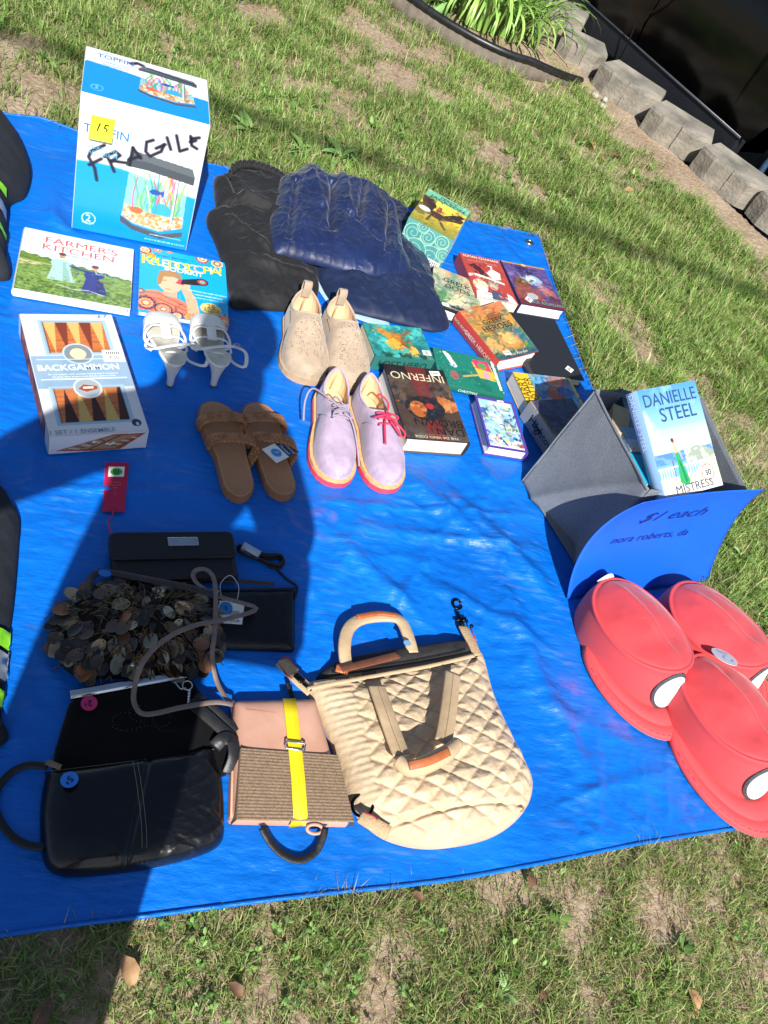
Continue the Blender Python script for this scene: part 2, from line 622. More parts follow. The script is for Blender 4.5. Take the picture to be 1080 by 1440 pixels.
def bare_mask(x, y):
    """1 where the soil is bare"""
    b = np.zeros_like(x)
    wob = (fbm(x * 9, y * 9, 3) - 0.5) * 0.9
    for bx, by, br in BARE:
        d = np.hypot(x - bx, (y - by)) / br
        b = np.maximum(b, np.clip(1.35 - d + wob * 1.3, 0, 1))
    n = fbm(x * 3.1 + 4, y * 3.1 + 8, 4)
    return np.clip(np.maximum(b, np.clip((n - 0.57) * 7, 0, 1) * np.where(y < 0.9, 0.3, 0.75)), 0, 1)

def ground_z(x, y):
    s = car_side(x, y)
    lawn = (fbm(x * 2.2, y * 2.2, 3) - 0.5) * 0.018 + (fbm(x * 14, y * 14, 3) - 0.5) * 0.010 - 0.010
    t = np.clip((0.30 - s) / 0.12, 0, 1)
    t = t * t * (3 - 2 * t)
    return lawn * (1 - t) + (DRIVE_Z - 0.02) * t

# ground: one sheet to the horizon, fine near the camera
_gx = np.concatenate([-np.geomspace(90, 1.7, 22), np.arange(-1.6, 3.41, 0.022), np.geomspace(3.6, 90, 22)])
_gy = np.concatenate([-np.geomspace(90, 0.55, 22), np.arange(-0.5, 5.61, 0.022), np.geomspace(5.8, 90, 20)])
GX, GY = np.meshgrid(_gx, _gy)
GZ = ground_z(GX, GY)
soil = bpy.data.materials.new('lawn_soil')
soil.use_nodes = True
_nt = soil.node_tree
_b = _nt.nodes['Principled BSDF']
_b.inputs['Roughness'].default_value = 0.95
_b.inputs['Specular IOR Level'].default_value = 0.15
_tc = _nt.nodes.new('ShaderNodeTexCoord')
def _noise(sc, det=5, src=None):
    n = _nt.nodes.new('ShaderNodeTexNoise'); n.inputs['Scale'].default_value = sc; n.inputs['Detail'].default_value = det
    n.inputs['Roughness'].default_value = 0.65
    _nt.links.new(_tc.outputs['Object'], n.inputs['Vector']); return n
def _ramp(n, stops, out='Fac'):
    r = _nt.nodes.new('ShaderNodeValToRGB')
    e = r.color_ramp.elements
    while len(e) < len(stops):
        e.new(0.5)
    for el, (p, c) in zip(e, stops):
        el.position = p; el.color = lin(c)
    _nt.links.new(n.outputs[out], r.inputs['Fac']); return r
_r1 = _ramp(_noise(5, 6), [(0.3, '#7a654e'), (0.5, '#a38e77'), (0.7, '#bda892')])
_r2 = _ramp(_noise(70, 6), [(0.32, '#4e3f30'), (0.5, '#a28d76'), (0.68, '#c9b79e')])
_mx = _nt.nodes.new('ShaderNodeMix'); _mx.data_type = 'RGBA'; _mx.inputs['Factor'].default_value = 0.5
_nt.links.new(_r1.outputs['Color'], _mx.inputs['A']); _nt.links.new(_r2.outputs['Color'], _mx.inputs['B'])
_nt.links.new(_mx.outputs['Result'], _b.inputs['Base Color'])
_bp = _nt.nodes.new('ShaderNodeBump'); _bp.inputs['Strength'].default_value = 0.9; _bp.inputs['Distance'].default_value = 0.012
_nt.links.new(_noise(45, 8).outputs['Fac'], _bp.inputs['Height']); _nt.links.new(_bp.outputs['Normal'], _b.inputs['Normal'])
link_mesh('ground', np_mesh('ground', np.stack([GX, GY, GZ], -1).reshape(-1, 3), gridq(len(_gx), len(_gy)), [soil]), None, 'structure')

# driveway under the car
asph = mat('asphalt', '#3b3b3c', '#57565a', rough=0.95, scale=180, bump=0.6, bscale=260)
_c0 = CARL + CN * 0.12
_far = CARL - CN * 7
_dv = [(*(_c0 - CT * 12), DRIVE_Z), (*(_c0 + CT * 14), DRIVE_Z), (*(_far + CT * 14), DRIVE_Z), (*(_far - CT * 12), DRIVE_Z)]
MB().add(_dv, [(0, 1, 2, 3)]).build('driveway', asph, None, 'structure')

# ------------------------------------------------------------------ the blue tarp
_unused_edge = [(1.1142, 1.7620, 0.0000)[:2], (1.0647, 2.3143, 0.0000)[:2]]
T_BACK = smooth_loop([(-1.15, 2.10), (-0.90, 2.150), (-0.6432, 2.1972, 0.0000)[:2], (-0.5439, 2.2395, 0.0000)[:2], (-0.4376, 2.2335, 0.0000)[:2], (-0.2734, 2.2497, 0.0000)[:2], (-0.0108, 2.3144, 0.0000)[:2], (0.3022, 2.3919, 0.0000)[:2], (0.6248, 2.4486, 0.0000)[:2], (0.8690, 2.5111, 0.0000)[:2], (1.0577, 2.5595, 0.0000)[:2]], 200, False)
T_FRONT = smooth_loop([(-1.15, -0.005), (-0.60, 0.105), (-0.0750, 0.2280, 0.0000)[:2], (0.1044, 0.2646, 0.0000)[:2], (0.3320, 0.3094, 0.0000)[:2], (0.5726, 0.3529, 0.0000)[:2], (0.7655, 0.3989, 0.0000)[:2], (0.9848, 0.4549, 0.0000)[:2], (1.2426, 0.5129, 0.0000)[:2]], 200, False)
T_RIGHT = smooth_loop([(1.2426, 0.5129, 0.0000)[:2], (1.262, 0.80), (1.272, 1.10), (1.205, 1.42), (1.1286, 1.7738, 0.0000)[:2], (1.0896, 2.1291, 0.0000)[:2], (1.0577, 2.5595, 0.0000)[:2]], 220, False)
T_LEFT = np.stack([np.full(220, -1.15), np.linspace(-0.005, 2.10, 220)], 1)
FLAT = []       # (x, y, r): places pressed flat by what lies on them
def tarp_z(x, y, u, v):
    x = np.asarray(x, float); y = np.asarray(y, float)
    wx = x + 0.05 * fbm(x * 5, y * 5, 2); wy = y + 0.05 * fbm(x * 5 + 9, y * 5, 2)
    z = 0.004 + 0.012 * (fbm(wx * 4, wy * 4, 3) - 0.35)
    z += 0.016 * np.maximum(ridge(wx * 2.1 + wy * 0.9, wy * 3.4 - wx * 1.6, 2) - 0.55, 0)
    z += 0.013 * np.maximum(ridge(wx * 6.3 - wy * 2.2 + 3, wy * 2.6 + wx * 1.0, 2) - 0.5, 0)
    z += 0.0056 * ridge(wx * 15 + wy * 6, wy * 13 - wx * 3, 2)
    z += 0.0028 * ridge(wx * 38 - wy * 12, wy * 30 + wx * 16, 2) + 0.0030 * (fbm(x * 34, y * 34, 3) - 0.5)
    # long diagonal folds towards the far corner and beside the storage box
    for (ax, ay), (bx, by), w, hgt in (((-0.52, 2.02), (-0.32, 1.72), .028, .022), ((-0.42, 2.12), (-0.30, 1.86), .03, .022), ((-0.48, 1.86), (-0.22, 1.66), .022, .016),
                                       ((0.45, 1.30), (0.80, 1.00), .03, .012), ((0.62, 1.22), (0.90, 0.95), .022, .012), ((0.42, 1.05), (0.90, 1.10), .016, .007),
                                       ((0.75, 0.95), (0.88, 0.55), .03, .012), ((0.35, 1.02), (0.62, 0.78), .018, .007), ((-0.10, 1.50), (0.30, 1.42), .016, .006),
                                       ((0.55, 0.95), (0.95, 0.80), .014, .007), ((0.80, 0.70), (1.20, 0.62), .016, .006), ((0.90, 2.40), (1.03, 2.15), .03, .014)):
        vx, vy = bx - ax, by - ay
        t = np.clip(((x - ax) * vx + (y - ay) * vy) / (vx * vx + vy * vy), 0, 1)
        d = np.hypot(x - ax - t * vx, y - ay - t * vy) + 0.012 * (fbm(x * 13, y * 13, 2) - 0.5)
        z += 1.5 * hgt * np.exp(-(d / w) ** 2) * np.sin(PI * np.clip(0.12 + t * 0.76, 0, 1))
    # packing creases
    for k in (0.2, 0.47, 0.74):
        z += 0.0042 * np.exp(-((u - k) / 0.0045) ** 2)
    for k in (0.16, 0.38, 0.6, 0.82):
        z += 0.0042 * np.exp(-((v - k) / 0.0045) ** 2)
    f = np.ones_like(x)
    for fx, fy, fr in FLAT:
        d = np.hypot(x - fx, y - fy) / fr
        f = np.minimum(f, np.clip((d - 0.75) / 0.6, 0.0, 1))
    f = f * f * (3 - 2 * f)
    e = np.minimum.reduce([u, 1 - u, v, 1 - v])
    return 0.0065 + (z - 0.0055) * f * np.clip(e / 0.015, 0.25, 1)

def tarp_at(u, v):
    def ev(C_, t):
        s = np.linspace(0, 1, len(C_))
        return np.stack([np.interp(t, s, C_[:, 0]), np.interp(t, s, C_[:, 1])], -1)
    b, t_, l, r = ev(T_FRONT, u), ev(T_BACK, u), ev(T_LEFT, v), ev(T_RIGHT, v)
    U = u[..., None]; Vv = v[..., None]
    c00, c10, c01, c11 = T_FRONT[0], T_FRONT[-1], T_BACK[0], T_BACK[-1]
    return (1 - Vv) * b + Vv * t_ + (1 - U) * l + U * r - ((1 - U) * (1 - Vv) * c00 + U * (1 - Vv) * c10 + (1 - U) * Vv * c01 + U * Vv * c11)

def tarp_poly():
    return np.vstack([T_FRONT, T_RIGHT[1:], T_BACK[::-1][1:], T_LEFT[::-1][1:]])

def in_poly(x, y, Pg):
    ins = np.zeros(x.shape, bool); n = len(Pg)
    for i in range(n):
        x0, y0 = Pg[i]; x1, y1 = Pg[(i + 1) % n]
        if y0 == y1:
            continue
        ins ^= ((y < y0) != (y < y1)) & (x < (x1 - x0) * (y - y0) / (y1 - y0) + x0)
    return ins

def build_tarp():
    tm = bpy.data.materials.new('blue_polyethylene')
    tm.use_nodes = True
    nt = tm.node_tree; b = nt.nodes['Principled BSDF']
    b.inputs['Roughness'].default_value = 0.40
    b.inputs['Specular IOR Level'].default_value = 0.42
    tc = nt.nodes.new('ShaderNodeTexCoord')
    def noise(sc, det=4, st=None):
        n = nt.nodes.new('ShaderNodeTexNoise'); n.inputs['Scale'].default_value = sc; n.inputs['Detail'].default_value = det
        if st:
            mp = nt.nodes.new('ShaderNodeMapping'); mp.inputs['Scale'].default_value = st; mp.inputs['Rotation'].default_value = (0, 0, R(-13))
            nt.links.new(tc.outputs['Object'], mp.inputs['Vector']); nt.links.new(mp.outputs['Vector'], n.inputs['Vector'])
        else:
            nt.links.new(tc.outputs['Object'], n.inputs['Vector'])
        return n
    def ramp(n, stops):
        r = nt.nodes.new('ShaderNodeValToRGB'); e = r.color_ramp.elements
        while len(e) < len(stops):
            e.new(0.5)
        for el, (p, c) in zip(e, stops):
            el.position = p; el.color = lin(c) if isinstance(c, str) else (c, c, c, 1)
        nt.links.new(n.outputs['Fac'], r.inputs['Fac']); return r
    base = ramp(noise(3.5, 5), [(0.3, '#0060be'), (0.55, '#006ace'), (0.75, '#0c75da')])
    # paler scuffs in the weave direction, and faint pink smears
    sc = ramp(noise(1.0, 6, (14, 90, 14)), [(0.54, 0.0), (0.70, 0.65)])
    scm = ramp(noise(4.2, 3), [(0.44, 0.0), (0.62, 1.0)])
    mul = nt.nodes.new('ShaderNodeMath'); mul.operation = 'MULTIPLY'
    nt.links.new(sc.outputs['Color'], mul.inputs[0]); nt.links.new(scm.outputs['Color'], mul.inputs[1])
    m1 = nt.nodes.new('ShaderNodeMix'); m1.data_type = 'RGBA'; m1.inputs['B'].default_value = lin('#4c7fc4')
    nt.links.new(mul.outputs[0], m1.inputs['Factor']); nt.links.new(base.outputs['Color'], m1.inputs['A'])
    # smears: noise inside three soft discs
    fac = None
    sp = nt.nodes.new('ShaderNodeSeparateXYZ'); nt.links.new(tc.outputs['Object'], sp.inputs[0])
    for (px, py, pr) in SMEARS:
        dv = nt.nodes.new('ShaderNodeVectorMath'); dv.operation = 'DISTANCE'; dv.inputs[1].default_value = (px, py, 0.006)
        nt.links.new(tc.outputs['Object'], dv.inputs[0])
        mr = nt.nodes.new('ShaderNodeMapRange'); mr.inputs['From Min'].default_value = pr; mr.inputs['From Max'].default_value = pr * 0.35
        nt.links.new(dv.outputs['Value'], mr.inputs['Value'])
        if fac is None:
            fac = mr.outputs['Result']
        else:
            mxm = nt.nodes.new('ShaderNodeMath'); mxm.operation = 'MAXIMUM'
            nt.links.new(fac, mxm.inputs[0]); nt.links.new(mr.outputs['Result'], mxm.inputs[1]); fac = mxm.outputs[0]
    sm = ramp(noise(16, 5), [(0.5, 0.0), (0.72, 0.55)])
    mul2 = nt.nodes.new('ShaderNodeMath'); mul2.operation = 'MULTIPLY'
    nt.links.new(sm.outputs['Color'], mul2.inputs[0]); nt.links.new(fac, mul2.inputs[1])
    m2 = nt.nodes.new('ShaderNodeMix'); m2.data_type = 'RGBA'; m2.inputs['B'].default_value = lin('#a05a9a')
    nt.links.new(mul2.outputs[0], m2.inputs['Factor']); nt.links.new(m1.outputs['Result'], m2.inputs['A'])
    nt.links.new(m2.outputs['Result'], b.inputs['Base Color'])
    # woven tapes + small crinkles as relief
    mp = nt.nodes.new('ShaderNodeMapping'); mp.inputs['Rotation'].default_value = (0, 0, R(-13))
    nt.links.new(tc.outputs['Object'], mp.inputs['Vector'])
    ws = []
    for d, s in (('X', 105), ('Y', 105)):
        w = nt.nodes.new('ShaderNodeTexWave'); w.bands_direction = d; w.inputs['Scale'].default_value = s; w.inputs['Distortion'].default_value = 0.6
        nt.links.new(mp.outputs['Vector'], w.inputs['Vector']); ws.append(w)
    a = nt.nodes.new('ShaderNodeMath'); a.operation = 'ADD'
    nt.links.new(ws[0].outputs['Fac'], a.inputs[0]); nt.links.new(ws[1].outputs['Fac'], a.inputs[1])
    b1 = nt.nodes.new('ShaderNodeBump'); b1.inputs['Strength'].default_value = 0.10; b1.inputs['Distance'].default_value = 0.001
    nt.links.new(a.outputs[0], b1.inputs['Height'])
    cr = noise(1.0, 7, (22, 60, 22))
    b2 = nt.nodes.new('ShaderNodeBump'); b2.inputs['Strength'].default_value = 1.0; b2.inputs['Distance'].default_value = 0.004
    nt.links.new(cr.outputs['Fac'], b2.inputs['Height']); nt.links.new(b1.outputs['Normal'], b2.inputs['Normal'])
    cr2 = noise(26, 6)
    b3 = nt.nodes.new('ShaderNodeBump'); b3.inputs['Strength'].default_value = 0.7; b3.inputs['Distance'].default_value = 0.004
    nt.links.new(cr2.outputs['Fac'], b3.inputs['Height']); nt.links.new(b2.outputs['Normal'], b3.inputs['Normal'])
    nt.links.new(b3.outputs['Normal'], b.inputs['Normal'])
    root = thing('blue_tarp', 'creased bright blue plastic tarp spread on the lawn under all the goods', 'tarp', (0, 0, 0))
    n = 420
    u, v = np.meshgrid(np.linspace(0, 1, n), np.linspace(0, 1, n))
    XY = tarp_at(u, v)
    Z = tarp_z(XY[..., 0], XY[..., 1], u, v)
    V = np.concatenate([XY, Z[..., None]], -1).reshape(-1, 3)
    link_mesh('sheet', np_mesh('sheet', V, gridq(n, n), [tm]), root)
    # stitched hem rope along the edges
    hem = MB()
    for line in (T_FRONT, T_RIGHT, T_BACK):
        hem.tube([(p[0], p[1], 0.007) for p in line[::3]], 0.0035, 0, 6)
    hem.build('hem', tm, root)
    gm = mat('grommet_metal', '#9aa0a6', '#c9cdd0', rough=0.35, metal=1.0)
    dk = mat('dark_hole', '#14161a', rough=0.9)
    for gx, gy in ((1.0098, 2.4782, 0.0000)[:2], (1.215, 0.56)):
        g = MB()
        ring = [(gx + 0.013 * math.cos(a), gy + 0.013 * math.sin(a), 0.0125) for a in np.linspace(0, 2 * PI, 24, endpoint=False)]
        g.tube(ring, 0.0042, 0, 8, closed=True)
        g.disc((gx, gy, 0.0115), 0.0105, 0.0105, 1)
        g.build('grommet', [gm, dk], root)

SMEARS = [(*(0.3582, 1.0541, 0.0000)[:2], .08), (*(0.8772, 0.7207, 0.0000)[:2], .07), (*(1.0116, 0.7109, 0.0000)[:2], .07), (*(1.1462, 0.5356, 0.0000)[:2], .06), (*(0.6492, 1.1661, 0.0000)[:2], .05)]

# ------------------------------------------------------------------ grass
GRASS = attr_mat('grass_blade', 'tint', rough=0.5, spec=0.3, transl=0.36)
TP = tarp_poly()

def grass_points(n, x0, x1, y0, y1, dens):
    x = RNG.uniform(x0, x1, n); y = RNG.uniform(y0, y1, n)
    k = RNG.random(n) < dens(x, y)
    return x[k], y[k]

def blades(x, y, L, W, lean, col, name):
    n = len(x)
    az = RNG.uniform(0, 2 * PI, n)
    fx, fy = np.cos(az), np.sin(az)
    sx, sy = -fy, fx
    z0 = ground_z(x, y) - 0.004
    up1 = L * 0.55 * np.cos(lean * 0.6); ou1 = L * 0.55 * np.sin(lean * 0.6)
    up2 = up1 + L * 0.45 * np.cos(np.minimum(lean * 1.7, 2.0)); ou2 = ou1 + L * 0.45 * np.sin(np.minimum(lean * 1.7, 2.0))
    b0 = np.stack([x - sx * W, y - sy * W, z0], 1); b1 = np.stack([x + sx * W, y + sy * W, z0], 1)
    mx_, my_ = x + fx * ou1, y + fy * ou1
    m0 = np.stack([mx_ - sx * W * .8, my_ - sy * W * .8, z0 + up1], 1); m1 = np.stack([mx_ + sx * W * .8, my_ + sy * W * .8, z0 + up1], 1)
    t = np.stack([x + fx * ou2, y + fy * ou2, np.maximum(z0 + up2, z0 + 0.004)], 1)
    V = np.stack([b0, b1, m1, m0, t], 1).reshape(-1, 3)
    i = np.arange(n) * 5
    Q = np.stack([i, i + 1, i + 2, i + 3], 1); T = np.stack([i + 3, i + 2, i + 4], 1)
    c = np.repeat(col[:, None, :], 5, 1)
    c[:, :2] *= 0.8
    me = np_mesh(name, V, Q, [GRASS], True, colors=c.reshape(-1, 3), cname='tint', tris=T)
    return link_mesh(name, me, None, 'stuff')

def grass_cols(x, y, n, dry):
    pal = lin1(np.array([hx('#7d9f48'), hx('#8fb058'), hx('#a4be6a'), hx('#6c8f42'), hx('#b6c07e')]))
    c = pal[RNG.integers(0, len(pal), n)]
    d = lin1(np.array([hx('#b9a878'), hx('#a08d62'), hx('#c9bb90')]))[RNG.integers(0, 3, n)]
    k = (RNG.random(n) < dry)[:, None]
    c = np.where(k, d, c)
    return c * RNG.uniform(0.7, 1.2, n)[:, None] * (0.8 + 0.4 * fbm(x * 1.7, y * 1.7, 2))[:, None]

def lawn_density(x, y):
    bm = bare_mask(x, y)
    tuft = np.clip((fbm(x * 17, y * 17, 2) - 0.25) * 2.6, 0.12, 1)
    d = (1 - bm) ** 1.2 * tuft
    s = car_side(x, y)
    d = d * np.clip((s - 0.52) / 0.12, 0, 1)
    ins = in_poly(x, y, TP) | ((x > 1.0) & in_poly(x - 0.022, y, TP))
    return np.where(ins, 0, d)

FLAT += [(-0.24, 1.90, .19), (-0.30, 1.62, .18), (-0.06, 1.67, .17), (-0.20, 1.25, .19), (0.05, 1.37, .17), (0.15, 2.05, .30), (0.50, 1.95, .28),
         (0.31, 1.63, .16), (0.37, 1.33, .17), (0.16, 1.22, .18), (0.60, 2.23, .16), (0.69, 1.98, .14), (0.80, 2.10, .16), (0.97, 2.14, .15), (0.80, 1.82, .13),
         (0.97, 1.88, .17), (0.50, 1.66, .12), (0.71, 1.65, .11), (0.56, 1.45, .16), (0.78, 1.46, .12), (0.94, 1.64, .13), (0.97, 1.52, .12), (1.08, 1.22, .23),
         (1.05, 0.86, .22), (1.28, 0.72, .20), (1.22, 1.02, .16), (0.55, 0.58, .24), (0.29, 0.49, .13), (0.06, 0.40, .17), (0.05, 0.54, .15), (0.04, 0.70, .16),
         (0.22, 0.76, .11), (0.05, 0.87, .14), (-0.7, 1.9, .3), (-0.45, 0.7, .3), (0.12, 0.66, .2)]
build_tarp()

# lawn: dense close to the camera, thinner far off
def lawn(name, n, x0, x1, y0, y1, L, W, lean, dry, dfun):
    x, y = grass_points(n, x0, x1, y0, y1, dfun)
    m = len(x)
    ln = L * RNG.uniform(0.5, 1.4, m) * (0.35 + 1.5 * fbm(x * 7, y * 7, 3) ** 1.3)
    le = np.abs(RNG.normal(lean, 0.35, m))
    blades(x, y, ln, W * RNG.uniform(0.6, 1.3, m), le, grass_cols(x, y, m, dry), name)

_near = lambda x, y: lawn_density(x, y) * 0.8
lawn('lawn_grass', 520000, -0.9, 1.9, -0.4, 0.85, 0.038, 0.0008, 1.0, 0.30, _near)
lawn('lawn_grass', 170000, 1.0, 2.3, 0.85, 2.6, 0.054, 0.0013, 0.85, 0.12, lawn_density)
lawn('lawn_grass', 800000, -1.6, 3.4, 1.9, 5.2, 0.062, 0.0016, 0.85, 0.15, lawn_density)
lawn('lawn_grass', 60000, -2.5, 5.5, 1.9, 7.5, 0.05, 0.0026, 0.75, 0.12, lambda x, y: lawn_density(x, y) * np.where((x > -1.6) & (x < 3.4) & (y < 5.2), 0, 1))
# dry straw lying flat on the bare patches
def straw_density(x, y):
    s = car_side(x, y)
    return np.where(in_poly(x, y, TP), 0, (0.12 + 0.88 * np.clip(bare_mask(x, y) * 1.2, 0, 1)) * np.clip((s - 0.45) / 0.1, 0, 1))
def straw(n, x0, x1, y0, y1):
    x, y = grass_points(n, x0, x1, y0, y1, straw_density)
    m = len(x)
    d = lin1(np.array([hx('#cdbb98'), hx('#b29a72'), hx('#94805e'), hx('#ddd0b2')]))[RNG.integers(0, 4, m)] * RNG.uniform(0.6, 1.1, m)[:, None]
    blades(x, y, RNG.uniform(0.015, 0.05, m), RNG.uniform(0.0005, 0.0012, m), RNG.uniform(1.35, 1.6, m), d, 'dry_straw')
straw(60000, -1.2, 2.1, -0.5, 1.0)
straw(40000, -1.6, 3.4, 1.0, 5.0)

# broad-leaved weeds between the blades
WEED = attr_mat('weed_leaf', 'tint', rough=0.5, spec=0.35, transl=0.25)
def weeds(n, x0, x1, y0, y1, size, dfun, name='ground_weeds'):
    x, y = grass_points(n, x0, x1, y0, y1, dfun)
    m = len(x)
    k = RNG.integers(4, 8, m)
    X = np.repeat(x, k); Y = np.repeat(y, k); N = len(X)
    az = RNG.uniform(0, 2 * PI, N); el = RNG.uniform(0.05, 0.75, N)
    L = np.repeat(size * RNG.uniform(0.5, 1.5, m), k) * RNG.uniform(0.7, 1.2, N); Wd = L * RNG.uniform(0.16, 0.34, N)
    f = np.stack([np.cos(az) * np.cos(el), np.sin(az) * np.cos(el), np.sin(el)], 1)
    s = np.stack([-np.sin(az), np.cos(az), np.zeros(N)], 1)
    o = np.stack([X, Y, ground_z(X, Y) + RNG.uniform(0.002, 0.02, N)], 1)
    up = np.cross(f, s) * -1
    st = [0.0, 0.35, 0.72, 1.0]; wd = [0.12, 1.0, 0.8, 0.05]; dr = [0, 0.06, 0.02, -0.14]
    V = []
    for a, w, d in zip(st, wd, dr):
        c = o + f * (L * a)[:, None] + up * (L * d)[:, None]
        V += [c - s * (Wd * w)[:, None] + up * (Wd * .3 * w)[:, None], c, c + s * (Wd * w)[:, None] + up * (Wd * .3 * w)[:, None]]
    V = np.stack(V, 1).reshape(-1, 3)
    i = np.arange(N) * 12
    Q = []
    for r in range(3):
        for q in range(2):
            a = i + r * 3 + q
            Q.append(np.stack([a, a + 1, a + 4, a + 3], 1))
    Q = np.concatenate(Q)
    pal = lin1(np.array([hx('#66883f'), hx('#7a9c50'), hx('#90b064'), hx('#587a3c')]))
    c = pal[RNG.integers(0, 4, N)] * RNG.uniform(0.75, 1.2, N)[:, None]
    me = np_mesh(name, V, Q, [WEED], True, colors=np.repeat(c[:, None], 12, 1).reshape(-1, 3), cname='tint')
    link_mesh(name, me, None, 'stuff')
_wd = lambda x, y: lawn_density(x, y) * np.clip((fbm(x * 5 + 3, y * 5, 2) - 0.40) * 5, 0.05, 1)
weeds(7000, -0.6, 1.9, -0.3, 0.9, 0.0085, _wd)
weeds(1500, 1.1, 2.0, 0.9, 2.2, 0.015, _wd)
weeds(3200, -1.0, 2.0, 2.1, 3.6, 0.020, _wd)
# bigger rosettes that show singly
for q in ((0.7947, 0.3157, 0.0000), (0.6685, 0.2048, 0.0000), (1.2206, 0.4750, 0.0000), (1.0327, 0.2878, 0.0000)):
    weeds(1, q[0] - .004, q[0] + .004, q[1] - .004, q[1] + .004, 0.020, lambda x, y: np.ones_like(x))

def leaf_clump(label, px, n, L, seed, cols, fold=0.4, width=0.35):
    """a broadleaf plant of separate leaves"""
    g = random.Random(seed)
    x, y = px[0], px[1]
    gz = float(ground_z(np.array([x]), np.array([y]))[0])
    t = thing('broadleaf_weed', label, 'weed', (x, y, gz), g.uniform(0, 6))
    ms = []
    for c in cols:
        m = MB()
        k = 7
        V = []
        for i in range(k):
            s = i / (k - 1)
            w = width * math.sin(PI * min(1, 0.08 + s * 0.92)) ** 0.8 * 0.5 * (1 + 0.12 * math.sin(s * 25)); zz = 0.12 * math.sin(PI * s) - 0.25 * s * s * fold
            V += [(-w, s, zz + w * .35), (0, s, zz), (w, s, zz + w * .35)]
        F = [(i * 3 + q, i * 3 + q + 1, i * 3 + q + 4, i * 3 + q + 3) for i in range(k - 1) for q in range(2)]
        m.add(V, F, 0, True)
        o = m.build('leaf', mat('weed_' + c.strip('#'), c, rough=0.55, scale=40), t)
        ms.append(o.data); bpy.data.objects.remove(o)
    for i in range(n):
        o = link_mesh('leaf', ms[i % len(ms)], t)
        s = L * g.uniform(0.55, 1.1)
        o.scale = (s, s, s)
        o.rotation_euler = (g.uniform(0.1, 1.0), 0, 2 * PI * i / n * 1.618 + g.uniform(-.3, .3))
        o.location = (g.uniform(-.01, .01), g.uniform(-.01, .01), 0.012)
    return t
leaf_clump('low broadleaf weed on the lawn right behind the black trousers and near the aquarium carton', (0.0059, 2.5602, 0.0000), 12, .075, 1, ['#6d8f4a', '#7fa35a', '#587a3c'])
leaf_clump('small leafy weed growing between the trousers and the bare soil patch', (0.1726, 2.5588, 0.0000), 9, .07, 2, ['#7fa35a', '#6d8f4a'])
leaf_clump('leafy weed in the lawn nearest the box of swirl-patterned books', (0.3182, 2.6115, 0.0000), 9, .08, 3, ['#7fa35a', '#6d8f4a'])
leaf_clump('pale green broadleaf weed in the lawn to the right of the curved price sheet', (1.4763, 1.2404, 0.0000), 5, .06, 4, ['#9bbf74', '#8db066'])
leaf_clump('single rounded green weed in the front lawn below the quilted bag', (0.6685, 0.2048, 0.0000), 7, .030, 5, ['#86ad66', '#779c56'])

# ------------------------------------------------------------------ dry leaves on the lawn
LEAFM = [mat('dry_leaf_tan', '#94704c', '#b08c62', rough=0.7, scale=60), mat('dry_leaf_brown', '#5f4330', '#7d5c42', rough=0.7, scale=60)]
def dry_leaf(px, L, rz, label, mi=0, group='dry leaves fallen on the lawn'):
    x, y = px[0], px[1]
    m = MB(); k = 9; V = []
    for i in range(k):
        s = i / (k - 1)
        w = 0.30 * math.sin(PI * min(1, 0.05 + s * 0.95)) ** 0.7 * (1 + .1 * math.sin(i * 2.4)); z = 0.10 * math.sin(PI * s * 1.3)
        V += [(-w, s - .5, z + w * .5), (0, s - .5, z), (w, s - .5, z + w * .62)]
    F = [(i * 3 + q, i * 3 + q + 1, i * 3 + q + 4, i * 3 + q + 3) for i in range(k - 1) for q in range(2)]
    m.add([(a * L, b * L, c * L) for a, b, c in V], F, 0, True)
    m.tube([(0, -.5 * L, 0), (0, -.72 * L, .02 * L)], 0.0008, 0, 5)
    o = m.build('dry_leaf', LEAFM[mi])
    o.location = (x, y, float(ground_z(np.array([x]), np.array([y]))[0]) + 0.018)
    o.rotation_euler = (0.15, 0.1, rz)
    tag(o, label, 'leaf', group)
dry_leaf((0.0980, 0.1976, 0.0000), .040, 0.5, 'large curled tan leaf at the edge of the long shadow on the front lawn')
dry_leaf((1.0238, 0.2068, 0.0000), .036, 0.2, 'upright tan leaf in the front lawn near the lower right corner')
dry_leaf((0.0010, 0.1439, 0.0000), .035, -0.4, 'dark brown leaf lying in the shadow on the front lawn', 1)
for q, L_, a_, w_ in (((0.5273, 0.3252, 0.0000), .024, 1.2, 'just below the tarp under the quilted bag'), ((0.7402, 0.3675, 0.0000), .026, 3.0, 'close to the tarp edge between the quilted bag and the caps'), ((0.2477, 0.1822, 0.0000), .026, .9, 'at the lower border right of the shadow'), ((0.7367, 0.1965, 0.0000), .022, 2.7, 'at the lower border left of the upright tan leaf')):
    dry_leaf(q, L_, a_, 'small brown curled leaf ' + w_, 1)
for i, (q, w_) in enumerate((((1.4640, 3.5319, 0.0000), 'leftmost but one'), ((1.5762, 3.4982, 0.0000), 'the middle one'), ((1.5063, 3.4112, 0.0000), 'the lowest'), ((1.3468, 3.3644, 0.0000), 'the leftmost'), ((1.5896, 3.1963, 0.0000), 'apart on greener grass'))):
    dry_leaf(q, .055, i * 1.1 + .6, 'tan leaf on the worn lawn patch before the stone blocks, ' + w_, i % 2)

